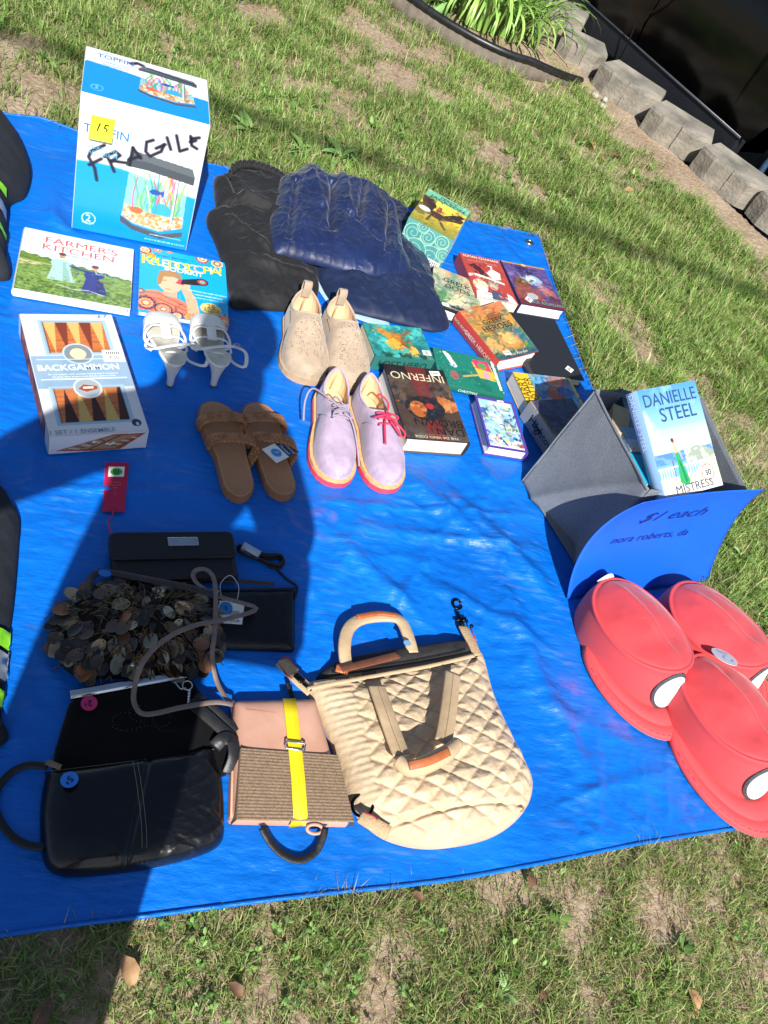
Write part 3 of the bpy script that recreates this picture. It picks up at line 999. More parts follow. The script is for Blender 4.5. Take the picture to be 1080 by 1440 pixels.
# ------------------------------------------------------------------ concrete edging blocks
CONC = mat('weathered_concrete', '#6f6b62', '#a39c8e', rough=0.95, scale=7, bump=0.9, bscale=120, detail=8, dist=0.006)
CONC_S = mat('split_concrete_face', '#6a665e', '#938b7d', rough=0.95, scale=11, bump=0.8, bscale=60, detail=8, dist=0.008)
def block(a, b, h, label, seed):
    """a, b: the two lower front corners in the lawn"""
    g = random.Random(seed)
    a = np.array(a[:2]); b = np.array(b[:2])
    d_ = b - a; a = a - d_ * .07; b = b + d_ * .10
    L = float(np.linalg.norm(b - a)); ang = math.atan2(b[1] - a[1], b[0] - a[0])
    t = thing('concrete_block', label, 'block', (float(a[0]), float(a[1]), -0.02), ang, 'concrete blocks edging the driveway')
    D = 0.23
    # front outline with two bevelled facets and a groove in the middle, seen from above (y away from the lawn)
    P0 = [(0.0, .045), (L * .24, 0), (L * .508, -.002), (L * .515, .007), (L * .522, -.002), (L * .78, .0), (L, .06), (L * .93, D), (L * .07, D)]
    P0 = [(x + g.uniform(-.004, .004), y + g.uniform(-.003, .003)) for x, y in P0]
    n = len(P0)
    V = []; F = []
    zs = [0, .3, .6, .88, 1.0]
    for k, z in enumerate(zs):
        ins = .006 if k == len(zs) - 1 else 0
        for x, y in P0:
            cx, cy = L / 2, D / 2
            d = math.hypot(x - cx, y - cy)
            V.append((x + (cx - x) / d * ins + g.uniform(-.002, .002), y + (cy - y) / d * ins + g.uniform(-.002, .002), z * h + (0 if k == 0 else g.uniform(-.002, .002))))
    for k in range(len(zs) - 1):
        for i in range(n):
            j = (i + 1) % n
            F.append((k * n + i, k * n + j, (k + 1) * n + j, (k + 1) * n + i))
    MB().add(V, F).build('split_face', CONC_S, t)
    # top slab with an uneven surface
    top = V[-n:]
    m = MB(); c = (L / 2, D / 2, h)
    ring2 = [(c[0] + (p[0] - c[0]) * .6, c[1] + (p[1] - c[1]) * .6, h + g.uniform(-.003, .003)) for p in top]
    m.add(top + ring2 + [c], [(i, (i + 1) % n, n + (i + 1) % n, n + i) for i in range(n)] + [(n + i, n + (i + 1) % n, 2 * n) for i in range(n)])
    m.build('top_face', CONC, t)
BH = .125
block((1.3276, 4.9980, 0.0000), (1.5801, 4.8645, 0.0000), BH, 'concrete edging block beside the strappy plant, farthest along the row', 1)
block((1.4313, 4.4656, 0.0000), (1.6606, 4.4262, 0.0000), BH, 'concrete edging block just beyond the tip of the black garden edging', 2)
block((1.6229, 4.2983, 0.0000), (1.8800, 4.1261, 0.0000), BH, 'dark weathered concrete edging block third along the row from the plant', 3)
block((1.8480, 3.9771, 0.0000), (2.1126, 3.8339, 0.0000), BH, 'concrete edging block with a small weed growing against its face', 4)
block((2.0627, 3.7223, 0.0000), (2.3114, 3.5143, 0.0000), BH, 'pale concrete edging block standing nearest the car wheel', 5)
block((2.3071, 3.4671, 0.0000), (2.5229, 3.2737, 0.0000), BH, 'concrete edging block cut off by the right border of the picture', 6)
leaf_clump('tiny yellow green weed sprouting against the face of a concrete block', (1.9322, 3.9940, 0.0000), 9, .06, 9, ['#8fa04a', '#6f8040'])
leaf_clump('small dark leafy sprout between the strappy plant and the concrete blocks', (1.4472, 4.7365, 0.0000), 9, .11, 10, ['#5f7a3a', '#4d6530'])
for i, q in enumerate(((1.6090, 4.1612, 0.0000), (1.6670, 4.1595, 0.0000), (1.6296, 4.0571, 0.0000), (0.9810, 4.0886, 0.0000))):
    m = MB(); m.blob((0, 0, .01), (.022, .016, .014), 0, 9, 6)
    o = m.build('pebble', mat('pebble_grey', '#9a958c', '#b7b1a6', rough=0.8, scale=60))
    o.location = (q[0], q[1], -.005); o.rotation_euler = (0, 0, i * 1.1)
    tag(o, ('grey pebble at the foot of the dark block, nearest the block', 'grey pebble at the foot of the dark block, the middle one', 'grey pebble on the bare soil, nearest the grass')[i] if i < 3 else 'pale pebble on the soil under the strappy plant', 'pebble', 'pebbles by the blocks' if i < 3 else None)

# ------------------------------------------------------------------ black plastic garden edging
EDGE = mat('black_edging_plastic', '#17181a', '#26282a', rough=0.38, scale=30, bump=0.15, bscale=40)
EDGEB = mat('dusty_edging_skirt', '#5c534a', '#746a5e', rough=0.85, scale=20, bump=0.3, bscale=50)
_ep = smooth_loop([(0.0758, 4.4187, 0.0000), (0.2923, 4.3174, 0.0000), (0.4721, 4.2333, 0.0000), (0.7566, 4.0545, 0.0000), (1.0470, 3.9920, 0.0000), (1.3304, 4.1001, 0.0000), (1.5386, 4.2524, 0.0000)], 120, False)
er = thing('garden_edging', 'curved black plastic edging with a round bead along the plant bed', 'edging', (float(_ep[60][0]), float(_ep[60][1]), 0))
ex, ey = float(_ep[60][0]), float(_ep[60][1])
_eh = np.interp(np.linspace(0, 1, 120), [0, .75, .93, 1], [.095, .075, .030, .015])
m = MB(); m.tube([(p[0] - ex, p[1] - ey, h) for p, h in zip(_ep, _eh)], 0.016, 0, 12)
m.build('bead', EDGE, er)
m = MB(); V = []; F = []
for i, (p, h) in enumerate(zip(_ep, _eh)):
    # the skirt below the bead is corrugated
    t_ = _ep[min(i + 1, 119)] - _ep[max(i - 1, 0)]; nrm = np.array([-t_[1], t_[0]]) / (np.linalg.norm(t_[:2]) + 1e-9)
    o = .0016 * math.sin(i * 1.9)
    for z in (-.03, h - .012):
        V.append((p[0] - ex + nrm[0] * o, p[1] - ey + nrm[1] * o, z))
F = [(2 * i, 2 * i + 2, 2 * i + 3, 2 * i + 1) for i in range(119)]
m.add(V, F, 0, True)
ob = m.build('skirt', EDGEB, er)
sm_ = ob.modifiers.new('thick', 'SOLIDIFY'); sm_.thickness = .004

# soil of the plant bed, heaped behind the edging
_bed = [(p[0], p[1], 0.045 * (1 - i / 119) + 0.004) for i, p in enumerate(_ep)]
m = MB(); V = []
_bk = smooth_loop([(0.5691, 6.2556, 0.0000), (0.8640, 6.2150, 0.0000), (1.2503, 5.9937, 0.0000), (1.5470, 5.5556, 0.0000), (1.5699, 4.8045, 0.0000), (1.5701, 4.4274, 0.0000), (1.5733, 4.2819, 0.0000)], 120, False)
for k in range(14):
    s = k / 13
    for i in range(120):
        x = _bed[i][0] * (1 - s) + _bk[i][0] * s; y = _bed[i][1] * (1 - s) + _bk[i][1] * s
        V.append((x, y, _bed[i][2] + .03 * math.sin(PI * s) * (1 - i / 119) + .03 * (fbm(np.array([x * 9.]), np.array([y * 9.]), 3)[0] - .5) * math.sin(PI * s)))
m.add(V, [tuple(q) for q in gridq(120, 14)], 0, True)
m.build('plant_bed_soil', soil, None, 'structure')

# ------------------------------------------------------------------ strappy plant in the bed
def strappy_plant():
    c = (0.9882, 4.3945, 0.0000)
    t = thing('daylily_plant', 'clump of arching bright green strap leaves growing behind the black edging', 'plant', (c[0], c[1], .04))
    g = random.Random(5)
    cols = ['#6f9440', '#86ad52', '#5c8036', '#9abb62']
    base = []
    for vi in range(8):
        L = 1.0; arch = 0.55 + .12 * vi; V = []; k = 12
        x = z = 0; ang = R(82)
        for i in range(k):
            s = i / (k - 1)
            w = 0.018 * (1 - s ** 3) ** .8 + 0.0008
            V += [(-w, x, z + w * .5), (0, x, z), (w, x, z + w * .5)]
            x += math.cos(ang) / (k - 1); z += math.sin(ang) / (k - 1); ang -= arch * 0.26 * (0.5 + 1.2 * s)
        m = MB(); m.add(V, [(i * 3 + q, i * 3 + q + 1, i * 3 + q + 4, i * 3 + q + 3) for i in range(k - 1) for q in range(2)], 0, True)
        o = m.build('leaf', mat('strap_leaf_%s' % cols[vi % 4].strip('#'), cols[vi % 4], rough=0.42, scale=30), t)
        base.append(o.data); bpy.data.objects.remove(o)
    for i in range(230):
        o = link_mesh('leaf', base[g.randrange(8)], t)
        a = g.uniform(0, 2 * PI); rr = math.sqrt(g.random()) * .20
        o.location = (math.cos(a) * rr * 1.5, math.sin(a) * rr * .8, 0)
        s = g.uniform(.26, .46)
        o.scale = (s * 1.35, s, s)
        o.rotation_euler = (g.uniform(-.1, .25), g.uniform(-.1, .1), a - PI / 2 + g.uniform(-.7, .7))
    return t
strappy_plant()
leaf_clump('broad leafed green plant at the top border beside the strappy plant', (0.6578, 4.3564, 0.0000), 14, .20, 12, ['#6f9a55', '#80aa62', '#5b8245'])
leaf_clump('second broad leafed plant in the bed with smaller leaves at the edging', (0.7270, 4.2076, 0.0000), 10, .13, 13, ['#7ea85f', '#6f9a55'])

# ------------------------------------------------------------------ black car on the driveway
def car():
    paint = mat('black_car_paint', '#020203', '#030305', rough=0.22, scale=3, coat=0.3, spec=0.25)
    skirtm = mat('grey_sill_plastic', '#1a1c20', '#22242a', rough=0.45, scale=40)
    trim = mat('sill_edge', '#34373c', '#42464c', rough=0.4)
    gapm = mat('door_gap', '#000000', rough=1.0, spec=0.0)
    glass = mat('car_glass', '#05070a', rough=0.06, spec=0.5)
    tyre = mat('tyre_rubber', '#0e0e0f', '#161617', rough=0.85, scale=60)
    rimm = mat('blue_grey_rim', '#4d6a8f', '#5d7ca3', rough=0.32, metal=0.6)
    ang = math.atan2(CT[1], CT[0])
    t = thing('parked_car', 'black car parked beyond the concrete blocks, only its lower flank in view', 'car', (CARL[0], CARL[1], DRIVE_Z), ang)
    WX = (-0.85, 1.92); WZ = 0.30; WR = 0.30
    def zlow(x):
        z = 0.335
        for w in WX:
            d = abs(x - w)
            if d < .36:
                z = max(z, WZ - .02 + math.sqrt(max(.36 ** 2 - d * d, 0)))
        return z
    def yside(z):
        return .06 * ((z - .62) / .35) ** 2
    def flank(x0, x1, name, side, slant=0.0):
        xs = np.linspace(x0, x1, max(6, int((x1 - x0) / .03)))
        V = []; nz = 12
        for k in range(nz):
            for x in xs:
                z = zlow(x) + (0.96 - zlow(x)) * k / (nz - 1)
                yy = yside(z)
                V.append((x + slant * (z - .33), yy if side == 0 else 1.78 - yy, z))
        me = np_mesh(name, np.array(V), gridq(len(xs), nz), [paint])
        return link_mesh(name, me, t)
    for side in (0, 1):
        flank(-1.65, -0.34, 'fender', side); flank(-0.33, 0.612, 'door', side, .12); flank(0.62, 1.36, 'door', side, .12); flank(1.37, 2.75, 'fender', side, .0)
        y0, y1 = (0.05, .12) if side == 0 else (1.66, 1.73)
        m = MB(); m.box(-.45, 1.50, y0, y1, .20, .325); m.build('side_skirt', skirtm, t, bevel=.012)
        m = MB(); yy = -0.004 if side == 0 else 1.784
        m.tube([(-.45, yy + .05 * (1 if side == 0 else -1), .331), (1.50, yy + .05 * (1 if side == 0 else -1), .331)], .009, 0, 8); m.build('sill_trim', trim, t)
    m = MB(); m.box(-.40, 1.46, .14, 1.64, .24, .93); m.box(-1.6, 2.7, .10, 1.68, .70, .93); m.build('inner_body', gapm, t)
    m = MB()
    V = []
    prof = [(-1.65, .98), (-1.0, 1.02), (-.62, 1.05), (-.1, 1.46), (1.3, 1.48), (2.0, 1.06), (2.75, .97)]
    for x, z in prof:
        ins = .03 if z < 1.1 else .22
        V += [(x, ins, z), (x, 1.78 - ins, z)]
    m.add(V, [(2 * i, 2 * i + 2, 2 * i + 3, 2 * i + 1) for i in range(len(prof) - 1)])
    m.box(-1.65, 2.75, .035, 1.745, .955, .985)
    m.build('roof', paint, t)
    m = MB()
    for yy, ye in ((.05, .21), (1.73, 1.57)):
        m.add([(-.6, yy, .99), (1.98, yy, .99), (1.3, ye, 1.46), (-.1, ye, 1.44)], [(0, 1, 2, 3)])
    m.build('side_window', glass, t)
    m = MB(); m.box(-1.72, -1.62, .05, 1.73, .3, .93); m.box(2.72, 2.82, .05, 1.73, .3, .93); m.build('bumper', paint, t, bevel=.03)
    for w in WX:
        for y in (0.13, 1.65):
            sgn = -1 if y < 1 else 1
            m = MB()
            ring = [(w + (WR - .045) * math.cos(a), y, WZ + (WR - .045) * math.sin(a)) for a in np.linspace(0, 2 * PI, 48, endpoint=False)]
            m.tube(ring, .05, 0, 12, closed=True)
            wheel = m.build('wheel', tyre, t)
            m = MB(); yo = y + sgn * .07
            rr = .225
            m.tube([(w + rr * math.cos(a), yo, WZ + rr * math.sin(a)) for a in np.linspace(0, 2 * PI, 48, endpoint=False)], .017, 0, 8, closed=True)
            for q in range(5):
                a = q * 2 * PI / 5 + .3
                m.tube([(w + .03 * math.cos(a), yo, WZ + .03 * math.sin(a)), (w + .12 * math.cos(a + .05), yo + sgn * .012, WZ + .12 * math.sin(a + .05)), (w + rr * math.cos(a), yo, WZ + rr * math.sin(a))], .02, 0, 6)
            m.blob((w, yo, WZ), (.05, .03, .05), 0)
            m.build('rim', rimm, wheel)
            m = MB(); m.disc((w, y + sgn * .03, WZ), .22, .22, 0, 32, Matrix.Rotation(PI / 2, 3, 'X')); m.build('hub_shade_disc', gapm, wheel)  # black disc stands in for the shade behind the spokes
    # thin dark charging or trim lead hanging down the flank
    m = MB(); m.tube(smooth_loop([(.80, -.03, .86), (.73, -.02, .66), (.69, -.015, .56), (.60, -.012, .44), (.60, 0, .33), (.58, .03, .20)], 30, False), .0035, 0, 6)
    m.build('door_lead', mat('lead_black', '#060607', rough=0.5), t)
car()

# ------------------------------------------------------------------ overhead service cable on two poles behind the photographer: it throws the soft dark band across the lawn
def overhead_cable():
    za = 5.2
    off = za / math.tan(SUN_EL)
    a = np.array((0.2979, 2.6769, 0.0000)); b = np.array((2.1507, 2.7290, 0.0000))
    d = (b - a) / np.linalg.norm(b - a)
    p0 = a - d * 9 + np.array([0, -off, za]); p1 = b + d * 9 + np.array([0, -off, za])
    t = thing('overhead_cable', 'thick black service cable strung between two wooden poles behind the photographer', 'cable', tuple(p0))
    m = MB(); m.tube([tuple(p0 + (p1 - p0) * f - p0 + np.array([0, 0, -.25 * math.sin(PI * f) + .25])) for f in np.linspace(0, 1, 40)], .021, 0, 10)
    m.build('cable', mat('cable_black', '#0c0c0d', rough=.7), t)
    for p in (p0, p1):
        q = thing('utility_pole', 'tall brown wooden utility pole behind the photographer, at the %s end of the cable' % ('left' if p is p0 else 'right'), 'pole', (float(p[0]), float(p[1]), -.1))
        m = MB(); m.tube([(0, 0, 0), (0, 0, 3), (0, 0, 6.2)], .13, 0, 14, r2=.10); m.build('post', mat('pole_wood', '#5a4632', '#73593f', rough=.9, scale=8, stretch=(1, 1, .1)), q)
        m = MB(); m.box(-.6, .6, -.05, .05, 5.6, 5.72); m.build('cross_arm', mat('pole_wood', '#5a4632'), q)
overhead_cable()
# ------------------------------------------------------------------ the aquarium carton
Z0 = 0.0095
WHITE_CARD = mat('white_card', '#c6c8c9', '#cdcfcf', rough=0.45, scale=12, coat=0.1)
BLUE_CARD = mat('blue_card', '#0d86cf', '#1290da', rough=0.42, scale=12, coat=0.1)
GRAVEL = ['#d9b98a', '#c79a66', '#e6cfa6', '#b07f4e', '#d98f5a', '#f0e2c4']

def tank_picture(c, x0, x1, yb, yt, seed):
    """a six-sided tank with gravel, plants and a fish, printed on the carton"""
    w = x1 - x0; h = yt - yb
    X = lambda f: x0 + w * f
    Y = lambda f: yb + h * f
    g = random.Random(seed)
    c.poly([(X(0), Y(.16)), (X(.04), Y(.80)), (X(.96), Y(.78)), (X(1), Y(.16)), (X(.62), Y(.04)), (X(.2), Y(.08))], '#dfeef5', .55)
    for k in range(46):
        bx = g.uniform(.12, .9); top = g.uniform(.45, .84)
        col = g.choice(['#d8486a', '#e3607c', '#4fa84e', '#7fc45a', '#e08a3c', '#3aa36a', '#e8b8cf', '#2f8fb4', '#93cf72'])
        c.line([(X(bx), Y(.26)), (X(bx + g.uniform(-.06, .06)), Y((.26 + top) / 2)), (X(bx + g.uniform(-.12, .12)), Y(top))], .012, col, .9)
    c.ell(X(.62), Y(.32), w * .16, h * .10 * c.asp, '#2a9fd0', .9)
    c.ell(X(.48), Y(.55), w * .09, w * .05, '#1f4f9c')
    c.poly([(X(.54), Y(.55)), (X(.62), Y(.60)), (X(.62), Y(.50))], '#1f4f9c')
    gp = [(X(0), Y(.16)), (X(.02), Y(.33)), (X(.3), Y(.27)), (X(.7), Y(.26)), (X(.97), Y(.30)), (X(1), Y(.15)), (X(.66), Y(.05)), (X(.2), Y(.09))]
    before = c.A.copy(); c.poly(gp, '#c79a66')
    msk = np.any(c.A != before, axis=2)
    c.speck(msk, GRAVEL, seed, 420, .016)
    c.ell(X(.22), Y(.27), w * .11, w * .06, '#e2633c')
    c.poly([(X(-.02), Y(.16)), (X(.2), Y(.06)), (X(.66), Y(.01)), (X(1.02), Y(.10)), (X(1.02), Y(.03)), (X(.66), Y(-.06)), (X(.2), Y(-.01)), (X(-.02), Y(.08))], '#4c5258')
    c.line([(X(.8), Y(.18)), (X(.8), Y(.80))], .016, '#cfe3ea')
    c.line([(X(.82), Y(.18)), (X(.82), Y(.80))], .008, '#48606a')
    c.poly([(X(-.02), Y(.88)), (X(.08), Y(1.0)), (X(1.0), Y(.94)), (X(1.06), Y(.84)), (X(1.06), Y(.74)), (X(.3), Y(.80)), (X(-.02), Y(.80))], '#5a6266')
    c.poly([(X(-.02), Y(.88)), (X(.3), Y(.90)), (X(1.06), Y(.84)), (X(1.06), Y(.74)), (X(.3), Y(.80)), (X(-.02), Y(.80))], '#454c50')

def aquarium():
    w, d, h = .280, .215, .345
    ang = math.atan2(.0492, .2757)
    t = thing('aquarium_carton', 'tall white and blue aquarium carton with FRAGILE in black marker', 'carton', (-.2205, 1.809, Z0), ang)
    m = MB(); m.box(-w / 2, w / 2, 0, d, 0, h); m.build('carton', WHITE_CARD, t, bevel=.0022)
    c = Cv(190, 234, '#d9dbdc', h / w)
    xs = np.linspace(0, 1, 60)
    wav = [(x, .53 + .035 * math.sin(x * 4.2 + .3) - .05 * x) for x in xs]
    c.poly([(0, 0)] + wav + [(1, 0)], '#0f94d8')
    c.put((c.Y < .50) * np.clip(.9 - c.Y * 1.8, 0, 1), '#0a86cf', .6)
    wv2 = [(x, wav[i][1] - .006) for i, x in enumerate(xs)]
    c.line(wv2, .01, '#3fb2e8', .7)
    tank_picture(c, .40, .93, .09, .70, 3)
    c.ring(.13, .105, .055, .008, '#bfe4f7')
    mk = '#17121f'
    for st in ([(0.203, 0.687), (0.106, 0.623), (0.090, 0.578), (0.145, 0.505), (0.169, 0.420)], [(0.099, 0.521), (0.189, 0.584)],
               [(0.225, 0.622), (0.272, 0.560), (0.300, 0.514)], [(0.213, 0.606), (0.295, 0.661), (0.333, 0.642), (0.269, 0.581)], [(0.269, 0.588), (0.384, 0.597)],
               [(0.416, 0.587), (0.422, 0.670), (0.426, 0.717)], [(0.426, 0.717), (0.496, 0.657)], [(0.407, 0.625), (0.490, 0.669)],
               [(0.576, 0.806), (0.526, 0.781), (0.529, 0.712), (0.569, 0.687), (0.651, 0.740), (0.665, 0.793)], [(0.607, 0.753), (0.672, 0.795)],
               [(0.680, 0.847), (0.724, 0.770)], [(0.752, 0.877), (0.797, 0.773), (0.854, 0.803)],
               [(0.863, 0.897), (0.884, 0.835), (0.930, 0.821)], [(0.867, 0.857), (0.909, 0.875)], [(0.870, 0.882), (0.934, 0.902)]):
        c.line(st, .026, mk)
    for k, (a, b) in enumerate((((.62, .03), (.97, .03)), ((.66, .075), (.93, .075)))):
        for q in np.linspace(a[0], b[0], 26):
            c.rect(q, a[1], q + .006, a[1] + .010, '#cdeafa', .8)
    fm = lambda u, v: ((u - .5) * (w - .003), 0 * u - .0008, .0015 + v * (h - .003))
    printed('front_print', c, t, fm)
    lt = MB()
    on = lambda u, v: (lambda x, y: ((u - .5) * w + x, -.0014, v * h + y))
    lt.text('TOPFIN', .029, on(.215, .775), 0, .008, 0, 1.0)
    lt.text('HEXAGON', .0125, on(.20, .655), 1, .004)
    lt.text('AQUARIUM', .0125, on(.20, .618), 1, .004)
    lt.text('2', .026, on(.13, .110), 2, .0)
    lt.text('GALLON', .007, on(.13, .075), 2, .0)
    lt.text('COLORS', .007, on(.30, .735), 3, .0)
    lt.build('lettering', [ink('#1477b8'), ink('#5d9fc4'), ink('#e8f5fc'), ink('#9aa4aa')], t)
    # upper face
    c = Cv(190, 150, '#d9dbdc', d / w)
    wav = [(x, .70 - .17 * x ** .7 + .03 * math.sin(x * 5)) for x in xs]
    wav[0] = (0, .66)
    c.poly([(0, 0)] + wav + [(1, 0)], '#0d8ade')
    tank_picture(c, .43, .88, .26, .90, 8)
    c.line([(.20, .93), (.33, .90), (.45, .92), (.44, .84), (.36, .82)], .008, '#d1684e', .8)
    c.line([(.12, .95), (.2, .96)], .008, '#d1684e', .8)
    c.line([(.36, .88), (.41, .93), (.45, .91)], .04, mk); c.line([(.5, .88), (.9, .80)], .015, mk)
    c.ring(.11, .16, .045, .007, '#67c3f4')
    printed('top_print', c, t, lambda u, v: ((u - .5) * (w - .003), .0015 + v * (d - .003), 0 * u + h + .0008))
    lt = MB()
    on2 = lambda u, v: (lambda x, y: ((u - .5) * w + x, v * d + y, h + .0014))
    lt.text('TOPFIN', .024, on2(.24, .86), 0, .004, 0, 1.0)
    lt.text('HEXAGON', .011, on2(.24, .745), 1); lt.text('AQUARIUM', .011, on2(.24, .69), 1)
    lt.text('2', .02, on2(.11, .16), 2)
    lt.build('lettering', [ink('#1477b8'), ink('#7fa9c4'), ink('#8fd0f5')], t)
    # yellow sticky note, curling away from the carton
    note = MB(); k = 8; V = []
    nx0, nz0, s = -.118, .251, .050
    for j in range(k):
        for i in range(k):
            a, b = i / (k - 1), j / (k - 1)
            V.append((nx0 + a * s + .004 * b, -.0022 - .012 * (1 - b) ** 2 - .002 * a, nz0 + b * s + .003 * a))
    note.add(V, [tuple(q) for q in gridq(k, k)], 0, True)
    nt_ = note.build('sticky_note', mat('sticky_yellow', '#e9ee1e', '#edf02c', rough=0.7), t)
    mk2 = MB(); mk2.text('15', .030, lambda x, y: (nx0 + s * .5 + x, -.0042 - .004, nz0 + s * .55 + y), 0, 0, .25); mk2.build('lettering', ink('#23233a'), nt_)
aquarium()

# ------------------------------------------------------------------ books
PAGES = mat('page_edges', '#d8ccb0', '#efe6d0', rough=0.9, scale=8, stretch=(1, 1, 90), bump=0.25, bscale=9)
PAGES_W = mat('white_page_edges', '#d9d6cd', '#f1efe8', rough=0.9, scale=8, stretch=(1, 1, 90), bump=0.25, bscale=9)
STICK = mat('price_sticker_paper', '#eceae4', rough=0.6)
BG_ = 'books laid out on the blue tarp'

def cover_mat(h, rough=0.4):
    return mat('cover_' + h.strip('#'), h, rough=rough, scale=30, coat=0.1)

def book(label, rect, t, cv, turn=0, spine='#222222', back=None, hard=True, z=None, letters=(), sletters=(), stickers=(), curl=0.0, pages=None,
         tilt=(0, 0), group=BG_, dims=None, lettmats=None):
    cx, cy, w, d, rot = rect
    bw, bh = (w, d) if turn in (0, 180) else (d, w)
    if dims:
        bw, bh = dims
    z = Z0 if z is None else z
    o = thing('book', label, 'book', (cx, cy, z), R(rot + turn), group)
    if tilt != (0, 0):
        o.rotation_euler = (R(tilt[0]), R(tilt[1]), R(rot + turn))
    ins = .004 if hard else .0012
    bt = .0028 if hard else .0008
    x0, x1, y0, y1 = -bw / 2, bw / 2, -bh / 2, bh / 2
    lift = (lambda x, y: curl * np.clip((np.asarray(x) - x0) / bw, 0, 1) ** 2 * (0.5 + .5 * np.clip((np.asarray(y) - y0) / bh, 0, 1)))
    # page block with a slightly hollow fore-edge
    m = MB(); k = 7; V = []
    for j in range(k):
        b = j / (k - 1); zz = bt + (t - 2 * bt) * b
        hol = .0035 * math.sin(PI * b) if hard else .0
        V += [(x0 + .003, y0 + ins, zz), (x1 - ins - hol, y0 + ins, zz), (x1 - ins - hol, y1 - ins, zz), (x0 + .003, y1 - ins, zz)]
    F = [(j * 4 + q, j * 4 + (q + 1) % 4, (j + 1) * 4 + (q + 1) % 4, (j + 1) * 4 + q) for j in range(k - 1) for q in range(4)]
    F += [(0, 3, 2, 1), tuple(range(4 * (k - 1), 4 * k))]
    m.add(V, F); m.build('pages', pages or PAGES, o)
    cm = cover_mat(spine); bm = cover_mat(back or spine)
    m = MB(); m.box(x0, x1, y0, y1, 0, bt); m.build('back_cover', bm, o, bevel=.0006)
    m = MB()
    if hard:
        V = []; k = 9
        for j in range(k):
            a = j / (k - 1); zz = t * a; xx = x0 - .004 * math.sin(PI * a)
            V += [(xx, y0, zz), (xx, y1, zz)]
        for j in range(k):
            a = j / (k - 1); zz = bt * .5 + (t - bt) * a
            V += [(x0 + .004, y0 + .0005, zz), (x0 + .004, y1 - .0005, zz)]
        F = [(2 * j, 2 * j + 2, 2 * j + 3, 2 * j + 1) for j in range(k - 1)] + [(2 * k + 2 * j, 2 * k + 2 * j + 1, 2 * k + 2 * j + 3, 2 * k + 2 * j + 2) for j in range(k - 1)]
        F += [(2 * j, 2 * k + 2 * j, 2 * k + 2 * j + 2, 2 * j + 2) for j in range(k - 1)] + [(2 * j + 1, 2 * j + 3, 2 * k + 2 * j + 3, 2 * k + 2 * j + 1) for j in range(k - 1)]
        m.add(V, F, 0, False)
    else:
        m.box(x0 - .0008, x0 + .0022, y0, y1, 0.0002, t - .0002)
    m.build('spine', cm, o)
    # upper cover (may curl up) and the print on it
    n = 14; V = []
    for zz in (t - bt, t):
        for j in range(n):
            for i in range(n):
                x = x0 + bw * i / (n - 1); y = y0 + bh * j / (n - 1)
                V.append((x, y, zz + float(lift(x, y))))
    F = [tuple(q[::-1]) for q in gridq(n, n)] + [tuple(q + n * n) for q in gridq(n, n)]
    rim = [i for i in range(n)] + [i * n + n - 1 for i in range(1, n)] + [n * (n - 1) + i for i in range(n - 2, -1, -1)] + [i * n for i in range(n - 2, 0, -1)]
    for a in range(len(rim)):
        p, q = rim[a], rim[(a + 1) % len(rim)]
        F.append((p, q, q + n * n, p + n * n))
    m = MB(); m.add(V, F); m.build('front_cover', cm, o)
    e = .0004
    fm = lambda u, v: (x0 + e + u * (bw - 2 * e), y0 + e + v * (bh - 2 * e), t + .0005 + lift(x0 + u * bw, y0 + v * bh))
    if cv is not None:
        printed('cover_print', cv, o, fm)
    mats_ = [ink(x) for x in (lettmats or ['#f2ead8'])]
    if letters:
        m = MB()
        for li, (s, size, u, v, mi, kw) in enumerate(letters):
            m.text(s, size, (lambda u, v, li: (lambda x, y: (x0 + u * bw + x, y0 + v * bh + y, t + .0011 + .00007 * li + float(lift(x0 + u * bw + x, y0 + v * bh + y)))))(u, v, li), mi, **kw)
        m.build('lettering', mats_, o)
    if sletters:
        m = MB()
        for (s, size, v, mi, kw) in sletters:       # reads down the spine
            m.text(s, size, (lambda v: (lambda x, y: (x0 - (.0050 if hard else .0014), y0 + v * bh - x, t / 2 + y)))(v), mi, **kw)
        m.build('spine_lettering', mats_, o)
    for (u, v, sw, sh, r) in stickers:
        m = MB(); M4 = Matrix.Translation((x0 + u * bw, y0 + v * bh, t + .0018 + float(lift(x0 + u * bw, y0 + v * bh)))) @ Matrix.Rotation(r, 4, 'Z')
        m.box(-sw / 2, sw / 2, -sh / 2, sh / 2, 0, .0004, 0, M4)
        for q in range(5):
            a = -sw * .36 + q * sw * .16
            m.box(a, a + sw * .07, -sh * .18, sh * .22, .0004, .0007, 1, M4)
        m.build('price_sticker', [STICK, ink('#4a4a4a')], o)
    return o

K = dict
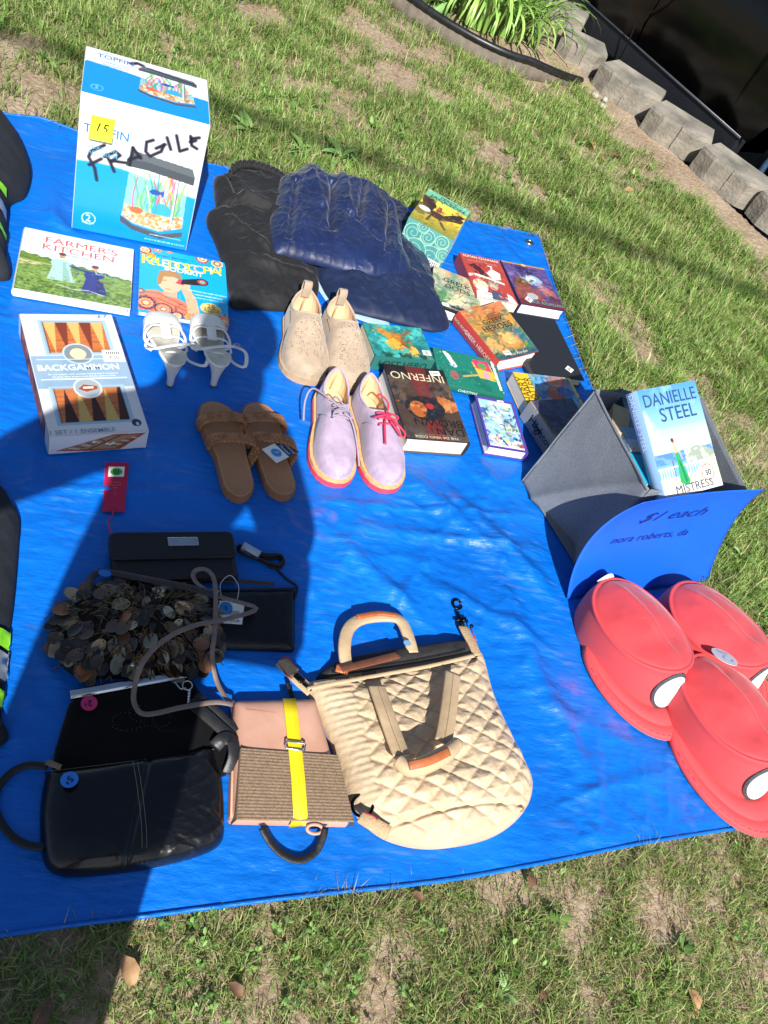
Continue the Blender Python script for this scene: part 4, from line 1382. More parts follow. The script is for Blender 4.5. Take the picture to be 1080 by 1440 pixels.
# landscape cookbook with a farm photograph
def cookbook():
    r = (-0.3049, 1.6108, 0.2471, 0.2272, 9.28)
    w, d = r[2], r[3]
    c = Cv(160, 146, '#dfe5ea', d / w)
    c.grad(.55, 1.0, '#e6eaee', '#ccd8e4')
    c.put((c.Y < .60), '#9fb4c4', .25)
    hedge = [(0, .50)] + [(x, .60 - .14 * x + .012 * math.sin(x * 60) - .02 * x * x) for x in np.linspace(0, 1, 60)] + [(1, .38), (1, .0), (0, 0)]
    c.poly(hedge, '#5d7434')
    for i in range(60):
        x = i / 60 * .34
        c.ell(x, .575 - .30 * x + .01 * math.sin(i), .022, .020, ['#5f7a2c', '#74912f', '#4b6428', '#86a03a'][i % 4])
    c.poly([(0, .50), (1, .42), (1, 0), (0, 0)], '#7f9a4c')
    c.poly([(0, .47), (.35, .46), (0, .40)], '#c9bd8a')
    c.mott(c.Y < .46, '#557531', 30, .45, 3, .8, 2.5)
    c.mott(c.Y < .40, '#9db763', 45, .55, 5, .7, 2.0)
    c.mott(c.Y < .20, '#3f5c28', 38, .45, 7, .8, 1.5)
    # two figures in long dresses, one mint and one navy
    for (x, hgt, dress, dark, hair, top) in ((.36, .40, '#a8cdc0', '#7ba596', '#6a3a2a', .64), (.66, .34, '#2c2f78', '#20225a', '#5a3423', .53)):
        c.poly([(x - .055, top - .06), (x + .055, top - .06), (x + .125, top - .40), (x - .105, top - .40)], dress)
        c.poly([(x + .01, top - .1), (x + .05, top - .1), (x + .10, top - .40), (x + .03, top - .40)], dark, .6)
        c.ell(x - .065, top - .13, .025, .055, dress); c.ell(x + .065, top - .14, .025, .05, dress)
        c.ell(x, top, .026, .032, '#c99672'); c.ell(x, top + .03, .034, .022, hair)
    c.line([(.44, .50), (.52, .47), (.60, .46)], .02, '#2c2f78')
    c.ell(.77, .36, .07, .03, '#5d9440'); c.ell(.77, .335, .06, .014, '#7a5a3a')
    c.line([(.35, .17), (.5, .14), (.62, .16), (.75, .12)], .010, '#e8efe0', .8)
    c.busy(14, 240, .02, .5, .2, c.Y < .5); c.small_print(.25, .60, .78, 1, '#6a7480', h=.005)
    book('landscape cookbook with two women in long dresses standing in a field', r[:5], .022, c, spine='#d9dcdd', back='#e6e6e4', pages=PAGES_W,
         letters=[("FARMER'S", .031, .52, .855, 0, K(sx=1.25)), ('KITCHEN', .031, .50, .735, 0, K(sx=1.25)), ('50 RECIPES', .010, .50, .655, 1, K(bold=.006, sx=1.2)),
                  ('from our farm to your table', .007, .50, .615, 1, K())], lettmats=['#cf5a44', '#5a6470'])
cookbook()

def kaleido():
    r = (-0.0645, 1.6730, 0.2140, 0.2534, 9.51)
    w, d = r[2], r[3]
    c = Cv(170, 202, '#0fa5dc', d / w)
    cols = ['#e7b53c', '#d8584b', '#e98d6c', '#2c3350', '#f3e2b0', '#b8486c', '#4b9a8f']
    g = random.Random(4)
    def mandala(x, y, rr):
        for k, f in enumerate((1, .82, .62, .42, .2)):
            c.ell(x, y, rr * f, rr * f, cols[(k + g.randrange(7)) % 7])
            for q in range(12):
                a = q * PI / 6
                c.ell(x + rr * f * .86 * math.cos(a), y + rr * f * .86 * math.sin(a) / c.asp, rr * .07, rr * .07, cols[(k * 2 + 3) % 7])
    # striped shirt, head and arm
    c.poly([(.0, .30), (.18, .36), (.38, .30), (.52, .24), (.58, .03), (.0, .03)], '#d97e5e')
    for k in range(4):
        c.line([(.02, .29 - .07 * k), (.22, .31 - .08 * k), (.52, .18 - .06 * k)], .014, '#a5463a')
    c.poly([(.28, .40), (.42, .40), (.42, .28), (.26, .30)], '#dba381')
    c.ell(.34, .48, .13, .15, '#e6b693')
    c.poly([(.20, .55), (.22, .66), (.36, .70), (.46, .66), (.48, .57), (.38, .60), (.27, .58), (.24, .46), (.20, .44)], '#a97b46')
    c.line([(.26, .52), (.30, .53)], .01, '#5a3a28'); c.line([(.29, .40), (.35, .395)], .012, '#b5614e')
    c.poly([(.46, .46), (.54, .52), (.64, .30), (.68, .06), (.54, .06), (.52, .28)], '#e2ad88')
    c.ell(.50, .50, .07, .06, '#e6b693')
    c.poly([(.40, .51), (.44, .58), (.52, .58), (.49, .50)], '#c4404e')
    c.poly([(.46, .51), (.48, .59), (.71, .66), (.72, .55)], '#2a2124')
    c.ell(.71, .605, .075, .065, '#3b2a2e'); c.ell(.71, .605, .055, .048, '#b24a52'); c.ell(.71, .605, .03, .026, '#74b8a4')
    for x, y, rr in ((.08, .14, .13), (.27, .09, .10), (.42, .03, .07), (.60, .03, .09), (.80, .07, .08), (.95, .07, .11), (.02, .30, .05)):
        mandala(x, y, rr)
    for x, y, rr in ((.05, .95, .085), (.20, .99, .05), (.72, .985, .09), (.90, .955, .07), (.33, 1.0, .04)):
        mandala(x, y, rr)
    c.ell(.80, .215, .12, .10, '#edc860'); c.ell(.80, .215, .105, .085, '#f2d67e'); c.ell(.12, .875, .055, .05, '#e98d2c')
    c.busy(15, 120, .025, .5, .2, c.Y < .34)
    L = []
    word = 'KALEIDOSCOPIA!'; pal = [0, 0, 0, 1, 0, 0, 1, 0, 0, 2, 0, 1, 0, 0]
    xx = .10
    wid = [.8, .75, .62, .62, .35, .78, .82, .7, .75, 1.0, .75, .35, .8, .4]
    tot = sum(wid)
    for ch, pw, wd_ in zip(word, pal, wid):
        s_ = .90 * wd_ / tot
        L.append((ch, .042 if ch != 'K' else .054, xx - .05 + s_ / 2, .800 - .028 * math.sin(xx * 3.2) + .02 * xx, pw, K(bold=.006)))
        xx += s_
    L += [('BOOK', .022, .42, .705, 3, K(bold=.006)), ('and', .012, .545, .705, 3, K()), ('KIT', .022, .645, .705, 3, K(bold=.006)),
          ('EVERYTHING YOU NEED TO KNOW', .0060, .76, .435, 3, K(bold=.006)), ('ABOUT KALEIDOSCOPES', .0062, .78, .385, 3, K(bold=.006)), ('(Including How to Make Your Own!)', .0055, .78, .34, 3, K(shear=.2)),
          ('28', .020, .80, .245, 4, K(bold=.006)), ('Amazing', .012, .80, .205, 4, K(shear=.3)), ('Projects', .012, .80, .17, 4, K(shear=.3)), ('Carolyn Bennett', .012, .34, .895, 5, K(shear=.2))]
    book('bright blue childrens kit book with a child looking through a kaleidoscope', r[:5], .012, c, spine='#0f93c6', hard=False, letters=L,
         lettmats=['#f2d327', '#f3efe2', '#e7a7c2', '#fbf9ee', '#7a4a1c', '#12507a'])
kaleido()

# boxed set of paperbacks: a slip case with its books inside
def boxed_set():
    r = (0.6103, 2.2384, 0.1492, 0.2185, -19.15)
    cx, cy, w, d, rot = r[:5]
    h = .118
    t = thing('boxed_book_set', 'green slipcase of paperbacks with swirling waves on its side and a rider on top', 'boxed books', (cx, cy, Z0), R(rot), BG_)
    cardm = mat('slipcase_card', '#3f8a86', '#4b9790', rough=0.35, scale=30, coat=0.25)
    m = MB(); m.box(-w / 2, w / 2, -d / 2, d / 2, 0, .003); m.box(-w / 2, w / 2, -d / 2, d / 2, h - .003, h); m.box(-w / 2, w / 2, -d / 2, -d / 2 + .003, .003, h - .003)
    m.box(-w / 2, -w / 2 + .003, -d / 2 + .003, d / 2, .003, h - .003); m.box(-w / 2 + .003, w / 2, d / 2 - .003, d / 2, .003, h - .003)
    m.build('slipcase', cardm, t, bevel=.0008)
    c = Cv(110, 150, '#d8b53a', d / w)
    c.grad(0, .35, '#8a8a34', '#c9ac3c'); c.grad(.35, .80, '#e3c23c', '#e8cf4e'); c.grad(.80, 1, '#6cae86', '#7cbf9a')
    c.mott((c.Y < .8), '#8d7a2c', 5, .52, 3, .6); c.mott((c.X < .3) * (c.Y < .8), '#6a5a28', 6, .42, 6, .8)
    # a plain winged shape with a rider
    c.poly([(.30, .44), (.12, .78), (.0, .80), (.02, .62), (.10, .48), (.24, .36)], '#4a3622')
    c.poly([(.52, .42), (.66, .54), (.86, .64), (1.0, .60), (.98, .50), (.80, .44), (.60, .34)], '#4a3622')
    c.poly([(.30, .44), (.06, .74), (.22, .78), (.36, .62)], '#3a2a1c'); c.poly([(.56, .46), (.84, .72), (1.0, .70), (.86, .52)], '#3a2a1c'); c.ell(.45, .40, .24, .13, '#4a3622'); c.line([(.34, .30), (.32, .16)], .05, '#4a3622'); c.line([(.54, .32), (.66, .20), (.74, .14)], .05, '#4a3622')
    c.poly([(.38, .50), (.50, .50), (.48, .66), (.40, .66)], '#8a4a34')
    c.ell(.16, .42, .13, .09, '#e9e9e6')
    c.busy(5, 160, .05); c.ell(.16, .42, .13, .09, '#e9e9e6')
    printed('top_print', c, t, lambda u, v: ((u - .5) * (w - .001), (v - .5) * (d - .001), 0 * u + h + .0005))
    c = Cv(120, 96, '#4a8d92', h / w)
    c.grad(0, 1, '#3c7f8a', '#5b9e96'); c.mott(c.Y < 2, '#2f6f7c', 5, .5, 2, .5)
    for (x, y, rr, tn) in ((.20, .68, .19, 2.0), (.52, .74, .15, 2.0), (.82, .80, .14, 2.0), (.72, .30, .24, 2.0), (.36, .28, .24, 2.0), (.04, .32, .16, 2.0), (.95, .50, .14, 2.0), (.35, .93, .12, 2)):
        c.ell(x, y, rr, rr, '#4a8f8d', .8); c.ring(x, y, rr, .014, '#a9cfb4'); c.waves(x, y, rr * .9, '#a9cfb4', .012, tn)
    c.line([(0, .12), (.3, .2), (.5, .1), (.8, .22), (1, .1)], .014, '#a9cfb4')
    printed('side_print', c, t, lambda u, v: ((u - .5) * (w - .001), 0 * u - d / 2 - .0005, v * h))
    m = MB()
    on = lambda u, v: (lambda x, y: ((u - .5) * w + x, (v - .5) * d + y, h + .0012))
    m.text('PERCY', .017, on(.52, .925), 0, .015, 0, 1.2); m.text('JACKSON', .024, on(.52, .845), 0, .015, 0, 1.15)
    m.build('lettering', ink('#1c5346'), t)
    cols = ['#2f66a8', '#3c7fb8', '#2a558f', '#4a8fc0', '#7d9fc0']
    for i in range(5):
        x0 = .003 + (h - .006) * i / 5
        m = MB(); hh = (h - .006) / 5 - .0008
        m.box(-w / 2 + .006, w / 2 - .001, -d / 2 + .004, d / 2 - .004, x0, x0 + hh)
        b = m.build('paperback', cover_mat(cols[i], .2), t, bevel=.001)
        s = MB(); s.box(w / 2 - .001, w / 2 - .0006, -d / 2 + .05, d / 2 - .06, x0 + hh * .3, x0 + hh * .65); s.build('title_strip', ink('#c9c2b0'), b)
    m = MB(); m.box(w / 2 - .075, w / 2 - .005, -d / 2 - .0018, -d / 2 - .0012, .004, .030, 0)
    for q in range(10):
        m.box(w / 2 - .070 + q * .006, w / 2 - .0675 + q * .006, -d / 2 - .0023, -d / 2 - .0018, .008, .026, 1)
    m.build('barcode_label', [STICK, ink('#333333')], t)
boxed_set()

def fantasy_cv(w, d, base, blobs, seed, nx=84):
    """generic painterly cover art: mottled ground with coloured masses"""
    c = Cv(nx, int(nx * d / w), base, d / w)
    for i, (col, sc, th, a) in enumerate(blobs):
        c.mott(c.Y < 2, col, sc, th, seed + i * 3, a)
    return c

# hardcover with black spine, pale green and cream picture
r = (0.6706, 1.9849, 0.1534, 0.1688, -0.81)
def greek_gods():
    w, d = .158, .200
    c = fantasy_cv(w, d, '#b9b394', [('#6f8f74', 4, .5, .8), ('#d9c9a2', 6, .55, .7), ('#4f6f63', 7, .62, .7)], 2)
    c.grad(.0, .16, '#2b2f2c', '#35423b'); c.mott(c.Y > .75, '#cfa075', 9, .5, 9, .8)
    c.poly([(.35, .18), (.48, .45), (.62, .52), (.70, .40), (.60, .18)], '#d8cda6'); c.ell(.55, .52, .05, .06, '#c09a70'); c.poly([(0, .2), (.25, .5), (.42, .3), (.3, .16), (0, .16)], '#5d8a5c')
    c.poly([(.75, .2), (.95, .45), (1, .3), (1, .16)], '#c5762f'); c.line([(.55, .40), (.72, .60)], .02, '#8a7a58')
    c.busy(3, 200, .05); c.small_print(.2, .08, .8, 2, '#d8d2c0')
    book('hardcover with black spine and pale green classical scene, beside the navy padded trousers', (.684, 1.980, w, d, -6), .034, c, spine='#191a1b',
         letters=[('GREEK', .030, .5, .73, 0, K(bold=.006)), ('GODS', .030, .52, .59, 0, K(bold=.006))], lettmats=['#37382e'], stickers=[(.30, .10, .022, .014, .1)], pages=PAGES_W)
greek_gods()

def soman():
    r = (0.7986, 2.1053, 0.1509, 0.2230, 11.60)
    w, d = r[2] * .96, r[3] * .97
    c = Cv(84, 124, '#b0453a', d / w)
    c.mott(c.Y < 2, '#96362e', 4, .5, 1, .6)
    c.poly([(.10, .74), (.30, .62), (.36, .48), (.52, .50), (.44, .66), (.28, .80)], '#4a2026'); c.poly([(.50, .62), (.68, .74), (.86, .66), (.82, .52), (.62, .48)], '#e9e2d8')
    c.line([(.66, .70), (.70, .80), (.62, .80)], .04, '#e9e2d8')
    c.poly([(.02, .53), (.20, .56), (.48, .52), (.86, .44), (.86, .40), (.48, .475), (.18, .51), (.02, .47)], '#f0e8d8')
    c.ell(.22, .30, .18, .20, '#e6c9a4'); c.ell(.22, .22, .14, .12, '#ecd9c4'); c.ell(.54, .34, .13, .14, '#8e8a88'); c.ell(.54, .30, .09, .10, '#d4ae94')
    c.poly([(.36, .0), (.44, .20), (.66, .20), (.78, .0)], '#4b5570'); c.poly([(.78, 0), (.82, .2), (.92, .16), (.98, 0)], '#f0e9e2'); c.poly([(.0, .0), (.06, .16), (.34, .14), (.40, 0)], '#efe6dc')
    c.rect(.58, .07, .68, .13, '#c24a34'); c.rect(0, 0, 1, .012, '#efe6da')
    c.busy(4, 150, .05, mask=c.Y < .78); c.small_print(.25, .40, .8, 1, '#5a3a30')
    book('thick red paperback with a swan on its cover', (r[0], r[1], w, d, r[4]), .040, c, spine='#a8423a', hard=False,
         letters=[('SOMAN CHAINANI', .0150, .5, .945, 0, K(bold=.006)), ('A WORLD', .0085, .5, .885, 1, K()), ('WITHOUT PRINCES', .0120, .5, .845, 1, K())], lettmats=['#f1e6d6', '#d98f80'], stickers=[(.30, .10, .028, .018, 0)])
soman()

def riordan():
    r = (0.9593, 2.1487, 0.1735, 0.2215, 13.02)
    w, d = r[2] * .96, r[3] * .96
    c = Cv(90, 124, '#5d4a80', d / w)
    c.mott(c.Y < 2, '#3d3262', 4, .48, 2, .8); c.mott(c.Y > .5, '#8c7ab4', 5, .52, 5, .8); c.mott(c.Y < .45, '#7a4a5c', 4, .45, 8, .9)
    c.ell(.55, .62, .22, .16, '#9cc4dc', .9); c.ell(.52, .64, .12, .09, '#d6e9ef', .8)
    c.poly([(.06, .40), (.12, .62), (.30, .68), (.42, .52), (.34, .40)], '#7a4526'); c.poly([(.0, .2), (.06, .42), (.40, .46), (.62, .38), (.60, .14), (0, .12)], '#8a4a44')
    c.ell(.80, .36, .15, .13, '#a3665a'); c.ell(.74, .46, .10, .10, '#b06a74'); c.ell(.88, .24, .12, .10, '#5a3040'); c.line([(.5, .70), (.54, .60), (.60, .56)], .03, '#d8b070')
    c.rect(0, 0, 1, .14, '#6c2a34'); c.rect(0, .965, 1, .985, '#c89a3c'); c.ell(.5, .975, .06, .04, '#e0b64a')
    c.ell(.36, .22, .12, .085, '#b9bfc4'); c.ell(.36, .22, .10, .07, '#a4abb2')
    c.busy(6, 260, .06, mask=(c.Y < .94) & (c.Y > .14)); c.ell(.36, .22, .12, .085, '#b9bfc4'); c.ell(.36, .22, .10, .07, '#a4abb2')
    book('purple hardcover with a silver round seal and teal author name', (r[0], r[1], w, d, r[4]), .040, c, spine='#2f2a4a', pages=PAGES_W,
         letters=[('RICK RIORDAN', .0185, .60, .085, 0, K(bold=.006)), ('THE TITANS', .016, .5, .87, 1, K(bold=.006)), ('CURSE', .016, .5, .80, 1, K(bold=.006))], lettmats=['#3fa6a4', '#2a2348'], stickers=[(.22, .115, .022, .022, .8)])
riordan()

def heroes():
    r = (0.7948, 1.8174, 0.1838, 0.1219, 42.13)
    w, d = .155, .205
    c = fantasy_cv(w, d, '#8a7a52', [('#c98a3c', 4, .52, .9), ('#4f6a54', 5, .55, .9), ('#d8b98a', 6, .6, .8)], 6)
    c.grad(0, .12, '#2f4f66', '#44684f'); c.mott(c.Y > .84, '#d9764a', 5, .3, 3, .9)
    c.ell(.58, .32, .21, .20, '#c98b46'); c.ell(.60, .34, .15, .15, '#e0ab64'); c.poly([(.0, .30), (.18, .44), (.40, .16), (.30, .10)], '#d7a45c'); c.poly([(.80, .1), (.84, .34), (1, .5), (1, .1)], '#3f7a4c')
    c.ell(.66, .78, .18, .10, '#8a5530'); c.mott((c.X > .7) * (c.Y < .6), '#355f86', 7, .5, 4, .9)
    c.busy(7, 260, .055); c.small_print(.2, .12, .9, 1, '#d8d2c0')
    book('thick hardcover with a red spine and a curling cover, touching the plain black book', (.800, 1.832, w, d, 33), .046, c, spine='#b33e37', curl=.022,
         letters=[('GREEK', .026, .56, .70, 0, K(bold=.006)), ('HEROES', .030, .54, .575, 0, K(bold=.006)), ('Rick Riordan', .013, .55, .06, 1, K(shear=.2))],
         sletters=[('GREEK HEROES', .018, .42, 1, K()), ('RICK RIORDAN', .012, .78, 1, K())], lettmats=['#33291c', '#e2d3b8'], stickers=[(.30, .10, .026, .016, 0)], pages=PAGES_W)
heroes()

r = (0.9667, 1.8682, 0.1791, 0.2664, 12.56)
book('plain black cloth hardcover with a small white diamond sticker', r[:5], .028, None, spine='#26272b', stickers=[(.78, .14, .022, .022, .75)], pages=PAGES)

def lost_hero():
    r = (0.4929, 1.6555, 0.1789, 0.1169, 27.94)
    w, d = .175, .125
    c = fantasy_cv(d, w, '#2f8c88', [('#1d5f62', 3, .5, .9), ('#53c0b4', 4, .55, .9), ('#b06a2c', 5, .62, .9)], 3)
    c.ell(.50, .55, .26, .20, '#b5762c'); c.poly([(.34, .40), (.24, .66), (.46, .76), (.60, .58)], '#e0a63c'); c.poly([(.56, .66), (.82, .84), (.88, .70), (.66, .52)], '#c98a2c'); c.line([(.2, .25), (.42, .45), (.68, .40), (.85, .25)], .07, '#8a4f22')
    c.ell(.22, .30, .16, .10, '#e8b048'); c.mott(c.X < .15, '#1b3d30', 6, .4, 5, .9)
    c.busy(8, 240, .055)
    book('teal paperback with an orange dragon shape, its spine facing the brown hardcover', (r[0], r[1] + .002, w, d, 17), .046, c, turn=90, spine='#2f6f66', hard=False, dims=(d, w),
         sletters=[('LOST HERO', .027, .50, 0, K(bold=.006)), ('THE', .012, .82, 0, K())], lettmats=['#10302a'], stickers=[(.20, .10, .018, .024, 0)])
lost_hero()

def green_book():
    w, d = .195, .135
    c = Cv(84, 120, '#1d7a66', w / d)
    c.mott(c.Y < 2, '#14614f', 5, .52, 2, .6)
    c.speck(c.Y < 2, ['#c9e2d0', '#e3b64a'], 4, 26, .010)
    c.poly([(.34, .06), (.84, .14), (.80, .42), (.36, .34)], '#e0b93c'); c.poly([(.60, .12), (.90, .16), (.88, .40), (.64, .36)], '#d6386c'); c.ell(.74, .26, .09, .10, '#4b9a4a')
    c.ell(.46, .22, .11, .08, '#e09ab0'); c.line([(.30, .60), (.46, .30)], .05, '#cfae6a'); c.ell(.28, .74, .13, .09, '#a05a5c')
    c.poly([(.55, .66), (.95, .78), (.95, .86), (.52, .74)], '#e9e6e2'); c.poly([(.1, .02), (.96, .06), (.96, .1), (.1, .06)], '#dfe6ea')
    c.busy(9, 110, .035, .6); c.small_print(.58, .72, .9, 3, '#4a6a60')
    book('dark green picture book lying between the teal paperback and the red spined hardcover', (.703, 1.648, w, d, 6), .026, c, turn=90, spine='#17624f', dims=(d, w),
         sletters=[('CHRISTMAS', .011, .55, 0, K())], lettmats=['#d8e6d8'], pages=PAGES_W)
green_book()

def inferno():
    r = (0.5571, 1.4518, 0.1760, 0.2427, 13.78)
    w, d = .172, .250
    c = Cv(104, 150, '#4a3a30', d / w)
    c.mott(c.Y < 2, '#33261f', 4, .48, 2, .9); c.mott(c.Y < .55, '#6f6258', 8, .5, 6, .6); c.grad(.84, 1, '#4a4038', '#58504a'); c.mott(c.Y > .8, '#3a302a', 10, .5, 3, .7); c.grad(0, .16, '#241a16', '#33251e')
    c.poly([(.32, .0), (.40, .5), (.36, 1), (.66, 1), (.58, .5), (.66, 0)], '#7a2a26', .75)
    c.poly([(.0, .58), (.14, .62), (.30, .52), (.30, .40), (.14, .42), (.0, .48)], '#b06a3a'); c.mott((c.X < .28) * (np.abs(c.Y - .5) < .12), '#d08a52', 9, .45, 5, .9)
    c.ell(.55, .585, .32, .165 * c.asp, '#2a2320'); c.ell(.55, .585, .28, .14 * c.asp, '#1d2226'); c.mott(((c.X - .55) / .26) ** 2 + ((c.Y - .585) / .13) ** 2 < 1, '#3d4246', 16, .5, 8, .8)
    c.ell(.66, .60, .13, .16, '#b5602c', .9); c.mott(((c.X - .66) / .13) ** 2 + ((c.Y - .60) / .12) ** 2 < 1, '#e0883c', 12, .5, 3, .9); c.ell(.46, .55, .06, .06, '#a83030'); c.rect(.93, .5, 1, .53, '#9a5a2a')
    c.busy(10, 260, .045, .4, .16); c.small_print(.2, .93, .8, 1, '#8a7a66')
    book('thick brown and black hardcover lying upside down with a dark oval medallion', (r[0] + .004, r[1] - .006, w, d, r[4]), .050, c, turn=180, spine='#2b201c', back='#5a4638', pages=PAGES,
         letters=[('DAN', .033, .27, .88, 0, K(sx=1.1)), ('BROWN', .034, .41, .765, 0, K(sx=1.05)), ('INFERNO', .036, .50, .145, 1, K(sx=1.02)), ('THE DA VINCI CODE', .0105, .52, .965, 1, K(bold=.006, sx=1.2))],
         lettmats=['#1c1714', '#d8c9a4'], stickers=[(.18, .07, .030, .016, .1)])
inferno()

def kids_book():
    r = (0.7794, 1.4668, 0.1124, 0.1799, 7.57)
    w, d = r[2] * 1.02, r[3]
    c = Cv(84, 134, '#5a3f9a', d / w)
    c.rect(.08, .06, .94, .96, '#9fc8e0'); c.mott((c.X > .08) & (c.X < .94) & (c.Y > .06) & (c.Y < .96), '#cfe09a', 4, .5, 3, .9)
    g = random.Random(8)
    for i in range(26):
        c.ell(g.uniform(.14, .88), g.uniform(.25, .9), g.uniform(.03, .11), g.uniform(.03, .09), g.choice(['#3a6fae', '#d7c63c', '#e3efe6', '#2f8a55', '#8fb83c', '#e08a9a', '#2a3f66', '#f2f2ea']), .95)
    c.poly([(.12, .82), (.5, .86), (.5, .94), (.12, .92)], '#efe9da'); c.ell(.16, .90, .09, .08, '#b0503c'); c.rect(.14, .08, .70, .14, '#e9e4d6')
    c.rect(.08, .94, .94, .97, '#e8e4d8')
    c.busy(11, 260, .06, .8, .3, (c.X > .09) & (c.X < .93) & (c.Y > .16) & (c.Y < .93)); c.small_print(.18, .12, .66, 2, '#3a3a5a')
    book('purple framed childrens hardcover with a crowded cartoon picture, near the grey storage box', (r[0], r[1], w, d, r[4]), .032, c, turn=180, spine='#4d3690', pages=PAGES_W, letters=[('SPACE', .010, .30, .90, 0, K(bold=.006))], lettmats=['#3a2f6a'],
         stickers=[(.36, .07, .020, .014, .1)])
kids_book()

def wizard_book():
    w, d = .195, .135
    c = Cv(96, 140, '#d9b23c', w / d)
    c.rect(0, 0, 1, 1, '#5fa0c8'); c.mott(c.Y < .74, '#3a6aa8', 4, .5, 2, .9); c.mott(c.Y < .74, '#d8764a', 3, .52, 5, .95); c.mott((c.Y < .74), '#e0ab7c', 5, .58, 8, .9)
    c.ell(.45, .40, .24, .22, '#b5552f', .8); c.ell(.55, .22, .16, .2, '#3f62a4', .9)
    c.rect(0, .76, 1, 1, '#e3bf2c'); c.rect(0, 0, .10, .76, '#d8a83a', .8); c.rect(0, 0, 1, .05, '#e3bf2c')
    c.busy(12, 240, .055, mask=c.Y < .74)
    book('yellow banded paperback half under the shadow of the grey storage box', (.945, 1.640, w, d, 14.5), .040, c, turn=90, spine='#d8a92c', hard=False, dims=(d, w),
         letters=[('HARRY', .036, .50, .930, 0, K(bold=.004, sx=.85)), ('POTTER', .034, .50, .805, 0, K(bold=.004, sx=.8))], lettmats=['#5a3c08'])
wizard_book()

def high_book():
    w, d = .155, .205
    c = fantasy_cv(w, d, '#3d4460', [('#2a2f48', 4, .5, .9), ('#5f6a5a', 6, .58, .8), ('#6a5a78', 7, .6, .7)], 9, 70)
    c.rect(0, 0, .025, 1, '#c99a4c')
    c.busy(13, 160, .06)
    book('dark blue book with a pale lettered spine squeezed against the grey storage box', (.962, 1.512, .150, .150, 25), .060, c, spine='#8f9499', hard=False, dims=(.15, .16),
         sletters=[('High', .036, .60, 0, K(bold=.006)), ('the tower', .030, .30, 0, K(bold=.006))], lettmats=['#17181c'])
high_book()

